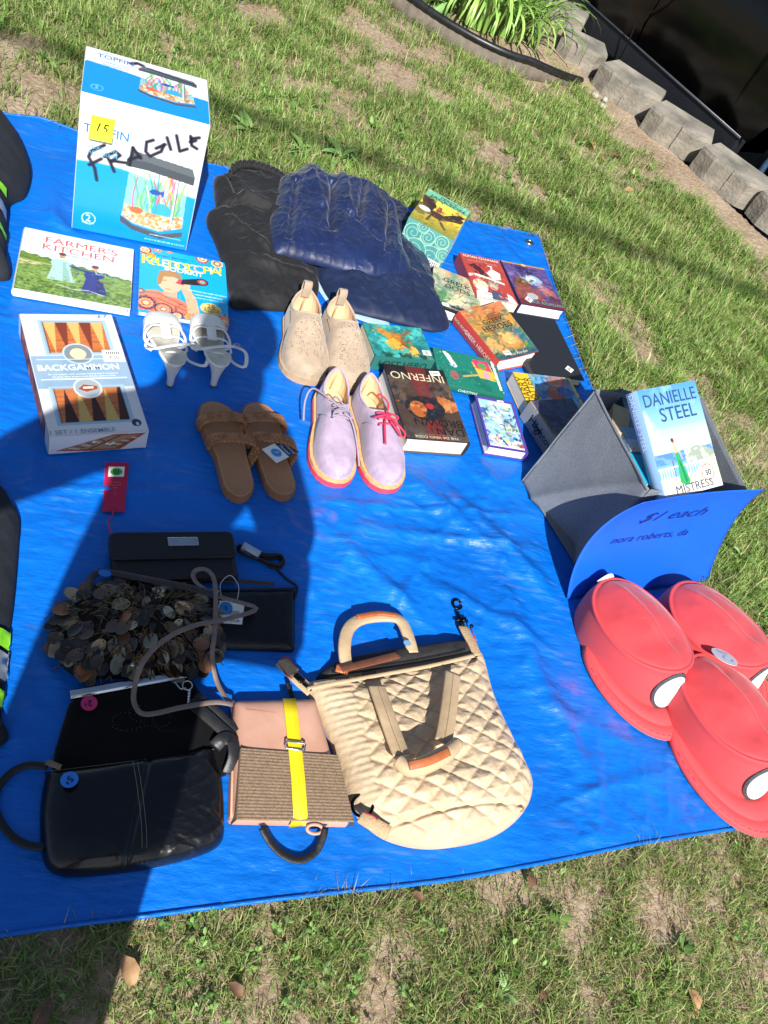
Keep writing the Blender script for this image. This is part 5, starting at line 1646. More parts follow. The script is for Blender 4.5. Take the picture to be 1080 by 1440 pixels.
# ------------------------------------------------------------------ backgammon box
def backgammon():
    r = (-0.2102, 1.2505, 0.1886, 0.3438, 24.02)
    cx, cy, w, d, rot = r[:5]
    h = .052
    t = thing('backgammon_box', 'white backgammon game box with two wooden board pictures on its lid', 'game box', (cx, cy, Z0), R(rot))
    m = MB(); m.box(-w / 2, w / 2, -d / 2, d / 2, 0, h)
    m.build('carton', WHITE_CARD, t, bevel=.0018)
    c = Cv(150, 270, '#d6d8da', d / w)
    c.rect(0, .36, 1, .63, '#8ea8bc'); c.mott((c.Y > .36) & (c.Y < .63), '#7f9bb1', 4, .5, 2, .6)
    def board(x0, y0, x1, y1, flip):
        c.rect(x0 - .05, y0 - .02, x1 + .05, y1 + .02, '#a3bccd'); c.rect(x0 - .025, y0 - .008, x1 + .01, y1 + .012, '#8fa9bb')
        c.rect(x0, y0, x1, y1, '#c2703a'); c.mott((c.X > x0) & (c.X < x1) & (c.Y > y0) & (c.Y < y1), '#a55a2c', 3, .5, 4, .8, 14)
        n = 5; wd = (x1 - x0) / n
        for i in range(n):
            a = x0 + wd * i
            col = ['#e8ae62', '#7a3320'][i % 2] if flip else ['#3b1a1c', '#c9a860'][i % 2]
            if flip:
                c.poly([(a, y1), (a + wd, y1), (a + wd * .5, y0)], col)
            else:
                c.poly([(a + wd * .25, y0), (a + wd * 1.25, y0), (a + wd * .75, y1)] if i < 4 else [(a + wd * .25, y0), (a + wd, y0), (a + wd, y1), (a + wd * .75, y1)], col)
        c.line([(x0, y0), (x0, y1)], .012, '#6d3218')
    board(.21, .655, .86, .925, True); board(.15, .09, .84, .355, False)
    c.ell(.50, .645, .165, .165, '#b7c9d6'); c.ell(.50, .645, .145, .145, '#7d868c'); c.ell(.50, .645, .085, .085, '#ecd9a4')
    c.ell(.50, .355, .150, .150, '#c3d2dc'); c.ell(.50, .355, .130, .130, '#9aa4a9'); c.poly([(.40, .35), (.46, .385), (.60, .37), (.60, .345), (.48, .325)], '#9a4426'); c.rect(.45, .352, .56, .368, '#e8e2d4')
    c.rect(.05, .595, .95, .60, '#f2f5f7'); c.rect(.05, .43, .95, .435, '#f2f5f7')
    c.ell(.90, .062, .052, .052, '#22375a')
    printed('lid_print', c, t, lambda u, v: ((u - .5) * (w - .003), (v - .5) * (d - .003), 0 * u + h + .0006), MATTE)
    m = MB()
    on = lambda u, v: (lambda x, y: ((u - .5) * w + x, (v - .5) * d + y, h + .0013))
    m.text('BACKGAMMON', .0225, on(.47, .525), 0, .02); m.text('1 SET / 1 ENSEMBLE', .0145, on(.33, .022), 1, .012); m.text('a', .014, on(.90, .060), 0, .02)
    m.text('for two players with wooden folding board and pieces', .0062, on(.5, .472), 0); m.text('jeu pour deux joueurs avec plateau pliant en bois', .0062, on(.5, .452), 0)
    m.text('6-7', .014, on(.87, .975), 2, .01, .3)
    m.build('lettering', [ink('#f4f6f7'), ink('#7f98aa'), ink('#33363c')], t)
    # end face towards the camera with a picture of the open set
    c = Cv(130, 40, '#d9dbdc', h / w)
    c.poly([(.06, .16), (.64, .94), (.97, .90), (.72, .0), (.42, .02)], '#a4502c'); c.poly([(.12, .20), (.62, .84), (.90, .82), (.66, .10)], '#a88a66')
    c.line([(.38, .10), (.72, .88)], .02, '#7a3a20')
    for k in range(6):
        c.line([(.20 + k * .06, .28 + k * .085), (.30 + k * .05, .18 + k * .075)], .012, ['#e6dcc4', '#4a3026'][k % 2]); c.line([(.58 + k * .05, .30 + k * .08), (.68 + k * .04, .24 + k * .08)], .012, ['#4a3026', '#e6dcc4'][k % 2])
    for x, y in ((.58, .40), (.61, .34), (.64, .42), (.44, .55)):
        c.ell(x, y, .016, .016, '#eceae6')
    printed('end_print', c, t, lambda u, v: ((u - .5) * (w - .002), 0 * u - d / 2 - .0006, .001 + v * (h - .002)), MATTE)
    c = Cv(100, 24, '#7a3f28', h / d)
    c.mott(c.Y < 2, '#2a1a3a', 9, .5, 3, .9, 1); c.mott(c.Y < 2, '#c98a4a', 14, .58, 6, .9); c.rect(.0, 0, .10, 1, '#9fb6c8'); c.rect(.92, 0, 1, 1, '#9fb6c8')
    printed('side_print', c, t, lambda u, v: (0 * u - w / 2 - .0006, (u - .5) * (d - .002), .001 + v * (h - .002)), MATTE)
    m = MB(); M4 = Matrix.Translation((w * .37, d * .118, h + .0016)) @ Matrix.Rotation(R(-3), 4, 'Z')
    m.box(-.022, .022, -.017, .017, 0, .0004, 0, M4)
    for k in range(7):
        m.box(-.014 + k * .004, -.012 + k * .004, .005, .012, .0004, .0007, 1, M4)
    lab = m.build('price_sticker', [STICK, ink('#333333')], t)
    m = MB(); m.text('4.00', .012, lambda x, y: tuple(M4 @ Vector((x, y - .006, .0008)))); m.build('lettering', ink('#333333'), lab)
backgammon()
# ------------------------------------------------------------------ shoes
def place(name, label, cat, heel, toe, group=None):
    a = math.atan2(toe[1] - heel[1], toe[0] - heel[0]) - PI / 2
    return thing(name, label, cat, (heel[0], heel[1], Z0), a, group)

def shoe_outline(L, W, bend=0.006, n=90):
    """closed sole outline, heel at y=0, toe at y=L"""
    s = 0.5 - 0.5 * np.cos(np.linspace(0, PI, n))
    w = shoe_w(s) * W
    c = shoe_c(s, bend)
    right = np.stack([c + w, s * L], 1); left = np.stack([c - w, s * L], 1)[::-1]
    return np.vstack([right, left[1:-1]])

def shoe_w(s):
    return np.interp(s, [0, .008, .03, .07, .14, .26, .42, .56, .68, .78, .87, .93, .97, .99, 1], [0, .22, .44, .62, .74, .75, .76, .90, .99, 1.0, .90, .74, .52, .32, 0])

def shoe_c(s, bend):
    return bend * np.sin((np.asarray(s) - .25) * PI * 1.1)

def upper(t, name, L, W, bend, hs, mats, z0, op, nlen=110, nang=80, ex=.62, thick=.0028):
    """shoe upper as one lofted shell with an oval opening"""
    sc, rs, ra = op
    s = 0.5 - 0.5 * np.cos(np.linspace(0, PI, nlen)); s = np.clip(s, .002, .998)
    a = np.linspace(0, PI, nang)
    Sg, Ag = np.meshgrid(s, a, indexing='ij')
    def surf(S_, A_, off=0.0):
        w = shoe_w(S_) * W * .97; h = np.interp(S_, *hs)
        ca, sa = np.cos(A_), np.sin(A_)
        x = shoe_c(S_, bend) + (w + off) * np.sign(ca) * np.abs(ca) ** ex
        z = z0 + (h + off) * np.abs(sa) ** .72
        wr = (fbm(S_ * 14 + 3, A_ * 4, 3) - .5) * .0045 * np.sin(A_)
        return x, S_ * L, z + wr
    x, y, z = surf(Sg, Ag)
    V = np.stack([x, y, z], -1).reshape(-1, 3)
    Q = gridq(nang, nlen)
    sm = Sg.ravel()[Q].mean(1); am = Ag.ravel()[Q].mean(1)
    keep = ((sm - sc) / rs) ** 2 + ((am - PI / 2) / ra) ** 2 > 1
    b0 = (nlen - 1) * nang
    cap = [(0, i, i + 1) for i in range(1, nang - 1)] + [(b0, b0 + i + 1, b0 + i) for i in range(1, nang - 1)]
    me = np_mesh(name, V, Q[keep][:, ::-1], mats, tris=cap)
    o = link_mesh(name, me, t)
    so = o.modifiers.new('thick', 'SOLIDIFY'); so.thickness = thick; so.offset = -1; so.material_offset = 1
    ang = np.linspace(0, 2 * PI, 72, endpoint=False)
    rim = np.stack(surf(np.clip(sc + rs * np.cos(ang), .004, 1), PI / 2 + ra * np.sin(ang)), -1)
    m = MB(); m.tube(rim, .0026, 0, 8, closed=True); m.build('collar_binding', mats[0], t)
    return surf

LILAC = mat('lilac_suede', '#9f8ca4', '#b4a2b6', rough=0.95, scale=22, bump=0.35, bscale=300, sheen=0.4, dist=.001)
LILAC_IN = mat('shoe_lining', '#d9b68c', '#e4c7a0', rough=0.8, scale=30)
REDSOLE = mat('coral_sole', '#d83a50', '#e0485c', rough=0.6, scale=40)
WELT = mat('natural_welt', '#c99a63', '#dcb27c', rough=0.7, scale=90)
SMUDGE = mat('scuffed_suede', '#8d7d8e', '#b7a3b8', rough=0.95, scale=26, bump=0.3, bscale=300)

def lilac_shoe(label, heel, toe, lace, bend):
    t = place('suede_shoe', label, 'shoe', heel, toe, 'pair of lilac suede shoes')
    L, W = .285, .049
    m = MB(); m.prism(shoe_outline(L * 1.035, W * 1.14, bend), 0, .013); ob = m.build('outsole', REDSOLE, t, bevel=.003); ob.location = (0, -.004, 0)
    m = MB(); m.prism(shoe_outline(L * 1.03, W * 1.12, bend), .0132, .0215); ob = m.build('welt', WELT, t, bevel=.002); ob.location = (0, -.004, 0)
    hs = ([0, .06, .2, .36, .5, .62, .75, .88, .96, 1], [.074, .074, .064, .062, .066, .060, .050, .042, .032, .022])
    sf = upper(t, 'upper', L, W, bend, hs, [LILAC, LILAC_IN], .021, (.205, .195, .86))
    m = MB(); m.prism(shoe_outline(L * .97, W * .86, bend), .0216, .026); ob = m.build('insole', LILAC_IN, t); ob.location = (0, .004, 0)
    P_ = lambda s, a, off=.003: tuple(float(q) for q in sf(np.array(s), np.array(a), off))
    # derby facing seams
    for sg in (-1, 1):
        pts = [P_(.40 + .26 * f, PI / 2 + sg * (.34 + .55 * math.sin(f * PI / 2)), .001) for f in np.linspace(0, 1, 14)] if False else [P_(.58 - .14 * f, PI / 2 + sg * (.25 + 1.0 * f), .0008) for f in np.linspace(0, 1, 14)]
        m = MB(); m.tube(pts, .0011, 0, 5); m.build('seam', SMUDGE, t)
    lm = mat('lace_' + lace.strip('#'), lace, rough=0.8, scale=200)
    eyd = mat('eyelet_dark', '#231f28', rough=0.6)
    for s in (.44, .50, .555):
        for sg in (-1, 1):
            m = MB(); m.blob(P_(s, PI / 2 + sg * .26, .001), (.003, .003, .0018), 0, 8, 5); m.build('eyelet', eyd, t)
    m = MB()
    for i, (s0, s1) in enumerate(((.44, .455), (.50, .515), (.555, .56))):
        m.tube([P_(s0 + (s1 - s0) * f, PI / 2 - .26 + .52 * f, .004 + .003 * math.sin(PI * f)) for f in np.linspace(0, 1, 7)], .0024, 0, 7)
    # the bow and hanging ends
    c = P_(.49, PI / 2, .010)
    if lace == '#d8365a':
        loops = [[(0, 0, 0), (-.014, .020, .008), (-.022, .012, .010), (-.006, -.004, .004)], [(0, 0, 0), (-.018, .044, .0), (-.022, .052, -.004)], [(0, 0, .002), (-.012, -.035, .004), (.002, -.062, .004), (.012, -.050, .004)],
                 [(0, 0, .002), (.020, .006, .002), (.034, .012, .000)], [(0, 0, .0), (.010, .030, -.002), (.016, .078, -.012)], [(0, 0, .003), (-.020, .030, .004), (-.034, .052, .000), (-.026, .060, -.004), (-.004, .020, .004)]]
    else:
        loops = [[(0, 0, 0), (.016, .014, .004), (.020, .026, .0), (.006, .022, .002)], [(0, 0, 0), (-.018, .012, .004), (-.022, .026, .0), (-.004, .016, .002)], [(0, 0, 0), (.018, -.018, .002), (.010, -.034, .0), (-.004, -.010, .003)],
                 [(0, 0, 0), (.030, -.024, .002), (.060, -.060, -.012), (.072, -.040, -.035), (.070, -.004, -.062)], [(0, 0, 0), (-.022, .034, -.002), (-.040, .070, -.03), (-.052, .110, -.060)]]
    for lp in loops:
        m.tube(smooth_loop([(c[0] + p[0], c[1] + p[1], max(c[2] + p[2], .003)) for p in lp], 24, False), .0023, 0, 7)
    m.build('lace', lm, t)
    return t
lilac_shoe('lilac suede lace-up shoe with grey laces and coral red sole, nearer the tan slides', (.318, 1.432), (.352, 1.146), '#9a8c9c', .004)
lilac_shoe('lilac suede lace-up shoe tied with bright red laces, beside the thick brown hardcover', (.402, 1.444), (.470, 1.166), '#d8365a', -.004)

BEIGE = mat('beige_suede', '#a08c76', '#b8a48e', rough=0.95, scale=14, bump=0.45, bscale=220, sheen=0.4, dist=.0015)
BEIGE_IN = mat('boot_lining', '#dcb890', '#e6c8a4', rough=0.85, scale=20)
BEIGE_SOLE = mat('beige_wedge', '#a78d70', '#b59c80', rough=0.9, scale=60)
def bootie(label, heel, toe, bend, seed):
    t = place('ankle_boot', label, 'boot', heel, toe, 'pair of beige suede ankle boots')
    L, W = .252, .060
    m = MB(); m.prism(shoe_outline(L * 1.02, W * 1.05, bend), 0, .016); m.build('sole', BEIGE_SOLE, t, bevel=.004)
    hs = ([0, .05, .2, .36, .48, .58, .70, .84, .94, 1], [.080, .080, .078, .080, .077, .068, .056, .044, .034, .024])
    sf = upper(t, 'upper', L, W, bend, hs, [BEIGE, BEIGE_IN], .014, (.20, .19, .93), ex=.70, thick=.003)
    m = MB(); m.prism(shoe_outline(L * .96, W * .85, bend), .0165, .021); ob = m.build('insole', BEIGE_IN, t); ob.location = (0, .005, 0)
    P_ = lambda s, a, off=.0008: tuple(float(q) for q in sf(np.array(s), np.array(a), off))
    # pull tab over the heel
    z = .092
    m = MB(); m.tube(smooth_loop([(0, .004, z - .022), (0, -.008, z - .004), (0, -.006, z + .016), (0, .006, z + .020), (0, .012, z + .004), (0, .012, z - .02)], 26, False), .01, 0, flat=(.021, .0026), up=(0, 1, .3)); m.build('pull_tab', BEIGE, t)
    # punched holes: small dark pits set in the suede
    g = random.Random(seed)
    m = MB(); dk = mat('punched_hole', '#6d5843', rough=1.0)
    for i in range(230):
        s = g.uniform(.42, .86); a = PI / 2 + g.gauss(0, .42)
        if abs(a - PI / 2) > 1.15:
            continue
        p = P_(s, a, .0004); q = P_(s, a + .02, .0004); r_ = P_(s + .01, a, .0004)
        nrm = (Vector(q) - Vector(p)).cross(Vector(r_) - Vector(p)).normalized()
        if nrm.z < 0:
            nrm = -nrm
        M = nrm.to_track_quat('Z', 'Y').to_matrix()
        rr = g.uniform(.0006, .0014)
        m.disc(p, rr, rr, 0, 8, M)
    m.build('punched_holes', dk, t, kind='stuff')
    for sg in (-1, 1):
        m = MB(); m.tube([P_(s, PI / 2 + sg * 1.05, .0006) for s in np.linspace(.26, .44, 8)], .0012, 0, 5); m.build('seam', mat('beige_thread', '#8d765c', rough=.9), t)
    return t
bootie('beige perforated suede ankle boot, nearer the black trousers', (.226, 1.700), (.268, 1.455), .004, 2)
bootie('beige perforated suede ankle boot, nearer the teal paperback', (.318, 1.712), (.372, 1.462), -.004, 5)

# --- braided slides
TAN = mat('tan_leather_sole', '#8f6440', '#a17450', rough=0.62, scale=18, bump=0.2, bscale=160)
FOOTBED = mat('tan_footbed', '#9a6f4e', '#b1845f', rough=0.6, scale=12, bump=0.15, bscale=200)
BRAID = mat('braided_leather', '#80522f', '#ab7a50', rough=0.5, scale=50, bump=0.25, bscale=240)
def slide(label, heel, toe, bend, tagged):
    t = place('braided_slide', label, 'sandal', heel, toe, 'pair of tan braided slides')
    L, W = .272, .0455
    o1 = shoe_outline(L, W, bend)
    m = MB(); m.prism(o1, 0, .017); m.build('sole', TAN, t, bevel=.004)
    m = MB(); m.prism(shoe_outline(L * .975, W * .94, bend), .0171, .0195); ob = m.build('footbed', FOOTBED, t, bevel=.001); ob.location = (0, .0035, 0)
    st = MB(); pts = shoe_outline(L * .955, W * .88, bend, 70)
    for i in range(0, len(pts) - 1):
        p = pts[i] + np.array([0, .006]); q = pts[i + 1] + np.array([0, .006]); st.tube([(p[0], p[1], .0197), (p[0] * .4 + q[0] * .6, p[1] * .4 + q[1] * .6, .0197)], .0005, 0, 4)
    st.build('stitching', mat('tan_thread', '#d8b98e', rough=.8), t)
    def strap(y0, y1, h, wd, over, rows):
        m = MB(); n = 22
        for r in range(rows):
            off = (r - (rows - 1) / 2) * wd
            prev = None; P_ = []
            for i in range(n + 1):
                f = i / n; a = PI * f
                s = (y0 + (y1 - y0) * f) / L
                w = float(shoe_w(s)) * W + .002
                ca = math.cos(a)
                x = float(shoe_c(s, bend)) - w * math.copysign(abs(ca) ** .65, ca) + over * math.sin(PI * f ** 1.6) * (f ** 1.2)
                z = .012 + h * math.sin(a) ** .62 if 0 < f < 1 else .010
                P_.append(Vector((x, y0 + (y1 - y0) * f + off, z)))
            P2 = smooth_loop(P_, 40, False)
            m.tube([tuple(p) for p in P2], .001, 1, 6, flat=(wd * .9, .003), up=(0, 0.2, 1))
            for i in range(1, 40, 2):
                tg = Vector(P2[min(i + 1, 39)]) - Vector(P2[i - 1]); tg.normalize()
                sd = Vector((0, 1, 0)); nn = tg.cross(sd).normalized(); sd = nn.cross(tg).normalized()
                for side in (-1, 1):
                    d = (tg + sd * side * .55).normalized(); e = nn.cross(d).normalized()
                    M = Matrix((d, e, nn)).transposed()
                    c = Vector(P2[i]) + sd * side * wd * .22 - nn * -.0012 + tg * (side * .0012)
                    m.blob(tuple(c), (.0085, .0040, .0044), 0, 7, 5, M)
        return m
    strap(.205, .195, .032, .0135, .004, 2).build('toe_strap', [BRAID, TAN], t)
    strap(.150, .098, .048, .0125, .026 if not tagged else .020, 2).build('instep_strap', [BRAID, TAN], t)
    if tagged:
        A = Matrix.Translation((.006, .094, .058)) @ Matrix.Rotation(R(-148), 4, 'Z') @ Matrix.Rotation(R(-8), 4, 'Y')
        m = MB(); m.box(-.033, .0, -.022, .022, 0, .0008, 0, A); m.box(0, .040, -.022, .022, 0, .0008, 1, A)
        for q in range(20):
            pass
        m.disc(tuple(A @ Vector((.018, 0, .0012))), .012, .012, 2, 24, A.to_3x3())
        ob = m.build('paper_tag', [mat('tag_navy', '#1d3a5c', rough=.5), mat('tag_white', '#e9e7e2', rough=.55), ink('#2c8fd0')], t)
        m = MB(); m.text('Universal', .011, lambda x, y: tuple(A @ Vector((-.016 + y * -1 - .004, x, .0014))), 0, 0, .3); m.text('Thread', .011, lambda x, y: tuple(A @ Vector((-.016 - y + .009, x, .0014))), 0, 0, .3)
        m.text('7', .014, lambda x, y: tuple(A @ Vector((.018 - y, x, .0018))), 0)
        m.build('lettering', ink('#d7e3ee'), ob)
        m = MB(); m.tube([tuple(A @ Vector((-.030, -.018, .001))), (.0, .125, .064), (-.010, .138, .060)], .0007, 0, 5); m.build('tag_string', mat('tag_string', '#3a3f4a', rough=.7), t)
    return t
slide('tan braided slide without a tag, nearer the backgammon box', (0.1598, 1.0428, 0.0000), (0.0526, 1.2884, 0.0000), .007, False)
slide('tan braided slide with a blue and white paper tag on its strap', (0.2392, 1.0695, 0.0000), (0.1553, 1.3259, 0.0000), -.004, True)

# --- white heeled sandals
WHITE_L = mat('white_leather', '#d9d8d2', '#e8e7e2', rough=0.42, scale=30, bump=0.12, bscale=200)
WHITE_IN = mat('worn_insole', '#b3aea0', '#d8d4c8', rough=0.55, scale=25, bump=0.3, bscale=90)
def heel_sandal(label, tip, toe, flop, seed):
    a = math.atan2(toe[1] - tip[1], toe[0] - tip[0]) - PI / 2
    t = thing('heeled_sandal', label, 'sandal', (tip[0], tip[1], Z0), a, 'pair of white heeled sandals')
    # footbed curve: y forward, z up
    ys = np.array([-.012, 0, .03, .06, .10, .13, .17, .212]); zs = np.array([.072, .073, .067, .050, .022, .012, .010, .012])
    ws = np.array([.006, .022, .030, .026, .025, .033, .040, .034])
    f = smooth_loop(np.stack([ys, zs, ws], 1), 40, False)
    m = MB(); V = []; n = len(f)
    for y, z, w in f:
        for q in range(9):
            u = q / 8 * 2 - 1
            V.append((u * w, y, z + .003 * u * u))
    for y, z, w in f:
        for q in range(9):
            u = q / 8 * 2 - 1
            V.append((u * w * .97, y, z - .007 + .003 * u * u))
    F = [tuple(q) for q in gridq(9, n)] + [tuple(q[::-1] + 9 * n) for q in gridq(9, n)]
    for i in range(n - 1):
        F += [(i * 9, (i + 1) * 9, 9 * n + (i + 1) * 9, 9 * n + i * 9), (i * 9 + 8, 9 * n + i * 9 + 8, 9 * n + (i + 1) * 9 + 8, (i + 1) * 9 + 8)]
    F += [tuple(list(range(9))[::-1] + list(range(9 * n, 9 * n + 9)))]
    m.add(V, F, 0, True); m.build('sole', WHITE_L, t)
    m = MB(); V = []
    for y, z, w in f[2:-3]:
        for q in range(9):
            u = q / 8 * 2 - 1
            V.append((u * w * .86, y, z + .0012 + .003 * u * u))
    m.add(V, [tuple(q) for q in gridq(9, len(f[2:-3]))], 0, True); m.build('insole', WHITE_IN, t)
    # flared heel
    m = MB(); V = []; k = 18
    for j in range(12):
        g = j / 11; z = .003 + .066 * g
        rx = .0075 + .018 * g ** 2.2; ry = .008 + .016 * g ** 2.4; yc = .004 + .010 * g ** 2
        V += [(rx * math.cos(2 * PI * i / k), yc + ry * math.sin(2 * PI * i / k), z) for i in range(k)]
    F = [(j * k + i, j * k + (i + 1) % k, (j + 1) * k + (i + 1) % k, (j + 1) * k + i) for j in range(11) for i in range(k)]
    m.add(V, F, 0, True); hl = m.build('heel', WHITE_L, t)
    m = MB(); m.prism([(.0078 * math.cos(2 * PI * i / 16), .004 + .0083 * math.sin(2 * PI * i / 16)) for i in range(16)], 0, .0032); m.build('heel_tip', mat('heel_tip_brown', '#7a5a40', rough=.7), hl)
    # broad toe band
    V = []; nu = 17
    for j in range(9):
        y = .158 + .062 * j / 8
        w = float(np.interp(y, [.15, .19, .22], [.043, .041, .030])); h = float(np.interp(y, [.15, .18, .21, .222], [.034, .032, .022, .010]))
        for i in range(nu):
            b = PI * i / (nu - 1); V.append((w * math.copysign(abs(math.cos(b)) ** .6, math.cos(b)), y, .008 + h * math.sin(b) ** .7))
    m = MB(); m.add(V, [tuple(q) for q in gridq(nu, 9)], 0, True); ob = m.build('toe_band', WHITE_L, t)
    sl = ob.modifiers.new('thick', 'SOLIDIFY'); sl.thickness = .002
    bands = [[(0, .160, .041), (0, .135, .042), (0, .112, .038)],]
    m = MB(); m.tube(smooth_loop(bands[0], 14, False), .01, 0, flat=(.022, .0024), up=(0, .2, 1)); m.build('centre_tab', WHITE_L, t)
    m = MB()
    for sg in (-1, 1):
        m.tube(smooth_loop([(sg * .008, .150, .042), (sg * .030, .150, .040), (sg * .045, .135, .026), (sg * .042, .110, .022), (sg * .024, .095, .026)], 24, False), .003, 0, flat=(.007, .0022), up=(sg * .4, 0, 1))
        m.tube(smooth_loop([(sg * .010, .118, .040), (sg * .034, .116, .036), (sg * .046, .100, .022), (sg * .036, .075, .032)], 22, False), .003, 0, flat=(.006, .0022), up=(sg * .4, 0, 1))
    m.build('side_straps', WHITE_L, t)
    m = MB(); m.tube(smooth_loop([(-.036, .082, .034), (-.050, .06, .05), (-.036, .045, .066), (0, .052, .072), (.040, .062, .070), (.066 * flop, .05, .066), (.060 * flop, .01, .060), (.036, .03, .052), (.034, .075, .036)], 46, False), .003, 0, flat=(.0085, .0022), up=(.1, .1, 1)); m.build('ankle_strap', WHITE_L, t)
    m = MB(); bx, by, bz = .046, .062, .074
    m.tube([(bx - .006, by - .006, bz), (bx + .006, by - .006, bz), (bx + .006, by + .006, bz), (bx - .006, by + .006, bz)], .0011, 0, 6, closed=True); m.build('buckle', mat('silver_metal', '#b9bcc0', '#d2d4d6', rough=.25, metal=1.0), t)
    return t
heel_sandal('white heeled sandal standing nearer the backgammon box', (-0.0385, 1.3260, 0.0000), (-0.0969, 1.5311, 0.0000), 1.15, 1)
heel_sandal('white heeled sandal with a stained brown insole, nearer the tan slides', (0.0537, 1.3616, 0.0000), (.008, 1.560), 1.0, 2)

# ------------------------------------------------------------------ bags
SILVER = mat('silver_metal', '#b9bcc0', '#d2d4d6', rough=.25, metal=1.0)
BLACKL = mat('black_leather', '#0b0b0d', '#131316', rough=0.34, scale=12, bump=0.25, bscale=70, detail=6, dist=.003)
BLACKM = mat('matt_black_leather', '#0c0c0f', '#121216', rough=0.5, scale=12, bump=0.2, bscale=160)

def wallet():
    r = (0.0465, 0.8637, 0.2289, 0.1021, 15.59)
    cx, cy, w, d, rot = r[:5]
    t = thing('clutch_wallet', 'long black wallet with a silver plate and a pink hang tag', 'wallet', (cx, cy, Z0), R(rot))
    m = MB(); m.box(-w / 2, w / 2, -d / 2, d / 2, 0, .024); m.build('body', BLACKM, t, bevel=.009)
    m = MB(); V = []; n = 30
    O = straight_loop([(-w / 2 - .001, -d * .08), (w / 2 + .001, -d * .08), (w / 2 + .001, d / 2 + .001), (-w / 2 - .001, d / 2 + .001)], 120, .012)
    m.prism(O, .0242, .0295, 0, .0035, True); fl = m.build('flap', BLACKM, t)
    m = MB(); O2 = straight_loop([(-w / 2 + .003, -d * .045), (w / 2 - .003, -d * .045), (w / 2 - .003, d / 2 - .004), (-w / 2 + .003, d / 2 - .004)], 150, .012)
    for i in range(0, 150):
        a, b = O2[i], O2[(i + 1) % 150]; m.tube([(a[0], a[1], .0297), (a[0] * .4 + b[0] * .6, a[1] * .4 + b[1] * .6, .0297)], .0004, 0, 4)
    m.build('stitching', mat('black_thread', '#2a2a30', rough=.8), fl)
    m = MB(); m.box(-.012, .045, d * .18, d * .18 + .019, .0295, .0325); pl = m.build('plate', SILVER, t, bevel=.0012)
    # hang tag on a pink string
    qa, qb, qc, qd = [(-0.1212, 1.0633, 0.0000)[:2], (-0.0783, 1.0769, 0.0000)[:2], (-0.0617, 0.9543, 0.0000)[:2], (-0.1004, 0.9434, 0.0000)[:2]]
    ca, sa = math.cos(-R(rot)), math.sin(-R(rot))
    L = lambda p, z: ((p[0] - cx) * ca - (p[1] - cy) * sa, (p[0] - cx) * sa + (p[1] - cy) * ca, z)
    V = [L(q, .004) for q in (qd, qc, qb, qa)] + [L(q, .0052) for q in (qd, qc, qb, qa)]
    m = MB(); m.add(V, [(0, 3, 2, 1), (4, 5, 6, 7), (0, 1, 5, 4), (1, 2, 6, 5), (2, 3, 7, 6), (3, 0, 4, 7)])
    tg = m.build('hang_tag', mat('tag_magenta', '#b01545', '#b81a4c', rough=.5), t)
    def on(u, v, z=.0056):
        p = [(1 - u) * (1 - v) * qd[k] + u * (1 - v) * qc[k] + u * v * qb[k] + (1 - u) * v * qa[k] for k in (0, 1)]
        return L(p, z)
    m = MB(); m.add([on(.16, .70), on(.84, .70), on(.84, .91), on(.16, .91)], [(0, 1, 2, 3)], 0)
    n = 20; m.add([on(.5 + .26 * math.cos(2 * PI * i / n), .80 + .075 * math.sin(2 * PI * i / n), .0060) for i in range(n)], [tuple(range(n))], 1)
    m.build('price_label', [STICK, ink('#3fa83a')], tg)
    m = MB(); m.text('10', .30, lambda x, y: on(.5 - x * 1.0, .80 - y * .42, .0064), 0, .02)
    for k, s in enumerate(('rfid protected', 'genuine leather', 'wallet')):
        m.text(s, .085, (lambda k: (lambda x, y: on(.5 - x, .58 - .055 * k - y * .5, .0060)))(k), 1)
    for k in range(3):
        m.text('-', .3, (lambda k: (lambda x, y: on(.5 - x, .38 - .03 * k - y * .2, .0060)))(k), 1)
    m.build('lettering', [ink('#1d2a1d'), ink('#d98a5a')], tg)
    m = MB(); m.tube(smooth_loop([on(.5, .05, .006), L((-0.0811, 0.9332, 0.0000)[:2], .012), L((-0.0840, 0.9102, 0.0000)[:2], .02), (-w / 2 + .006, d / 2 - .004, .026)], 20, False), .0016, 0, 6); m.build('tag_string', mat('pink_string', '#c2265c', rough=.7), t)
    return t
wallet()

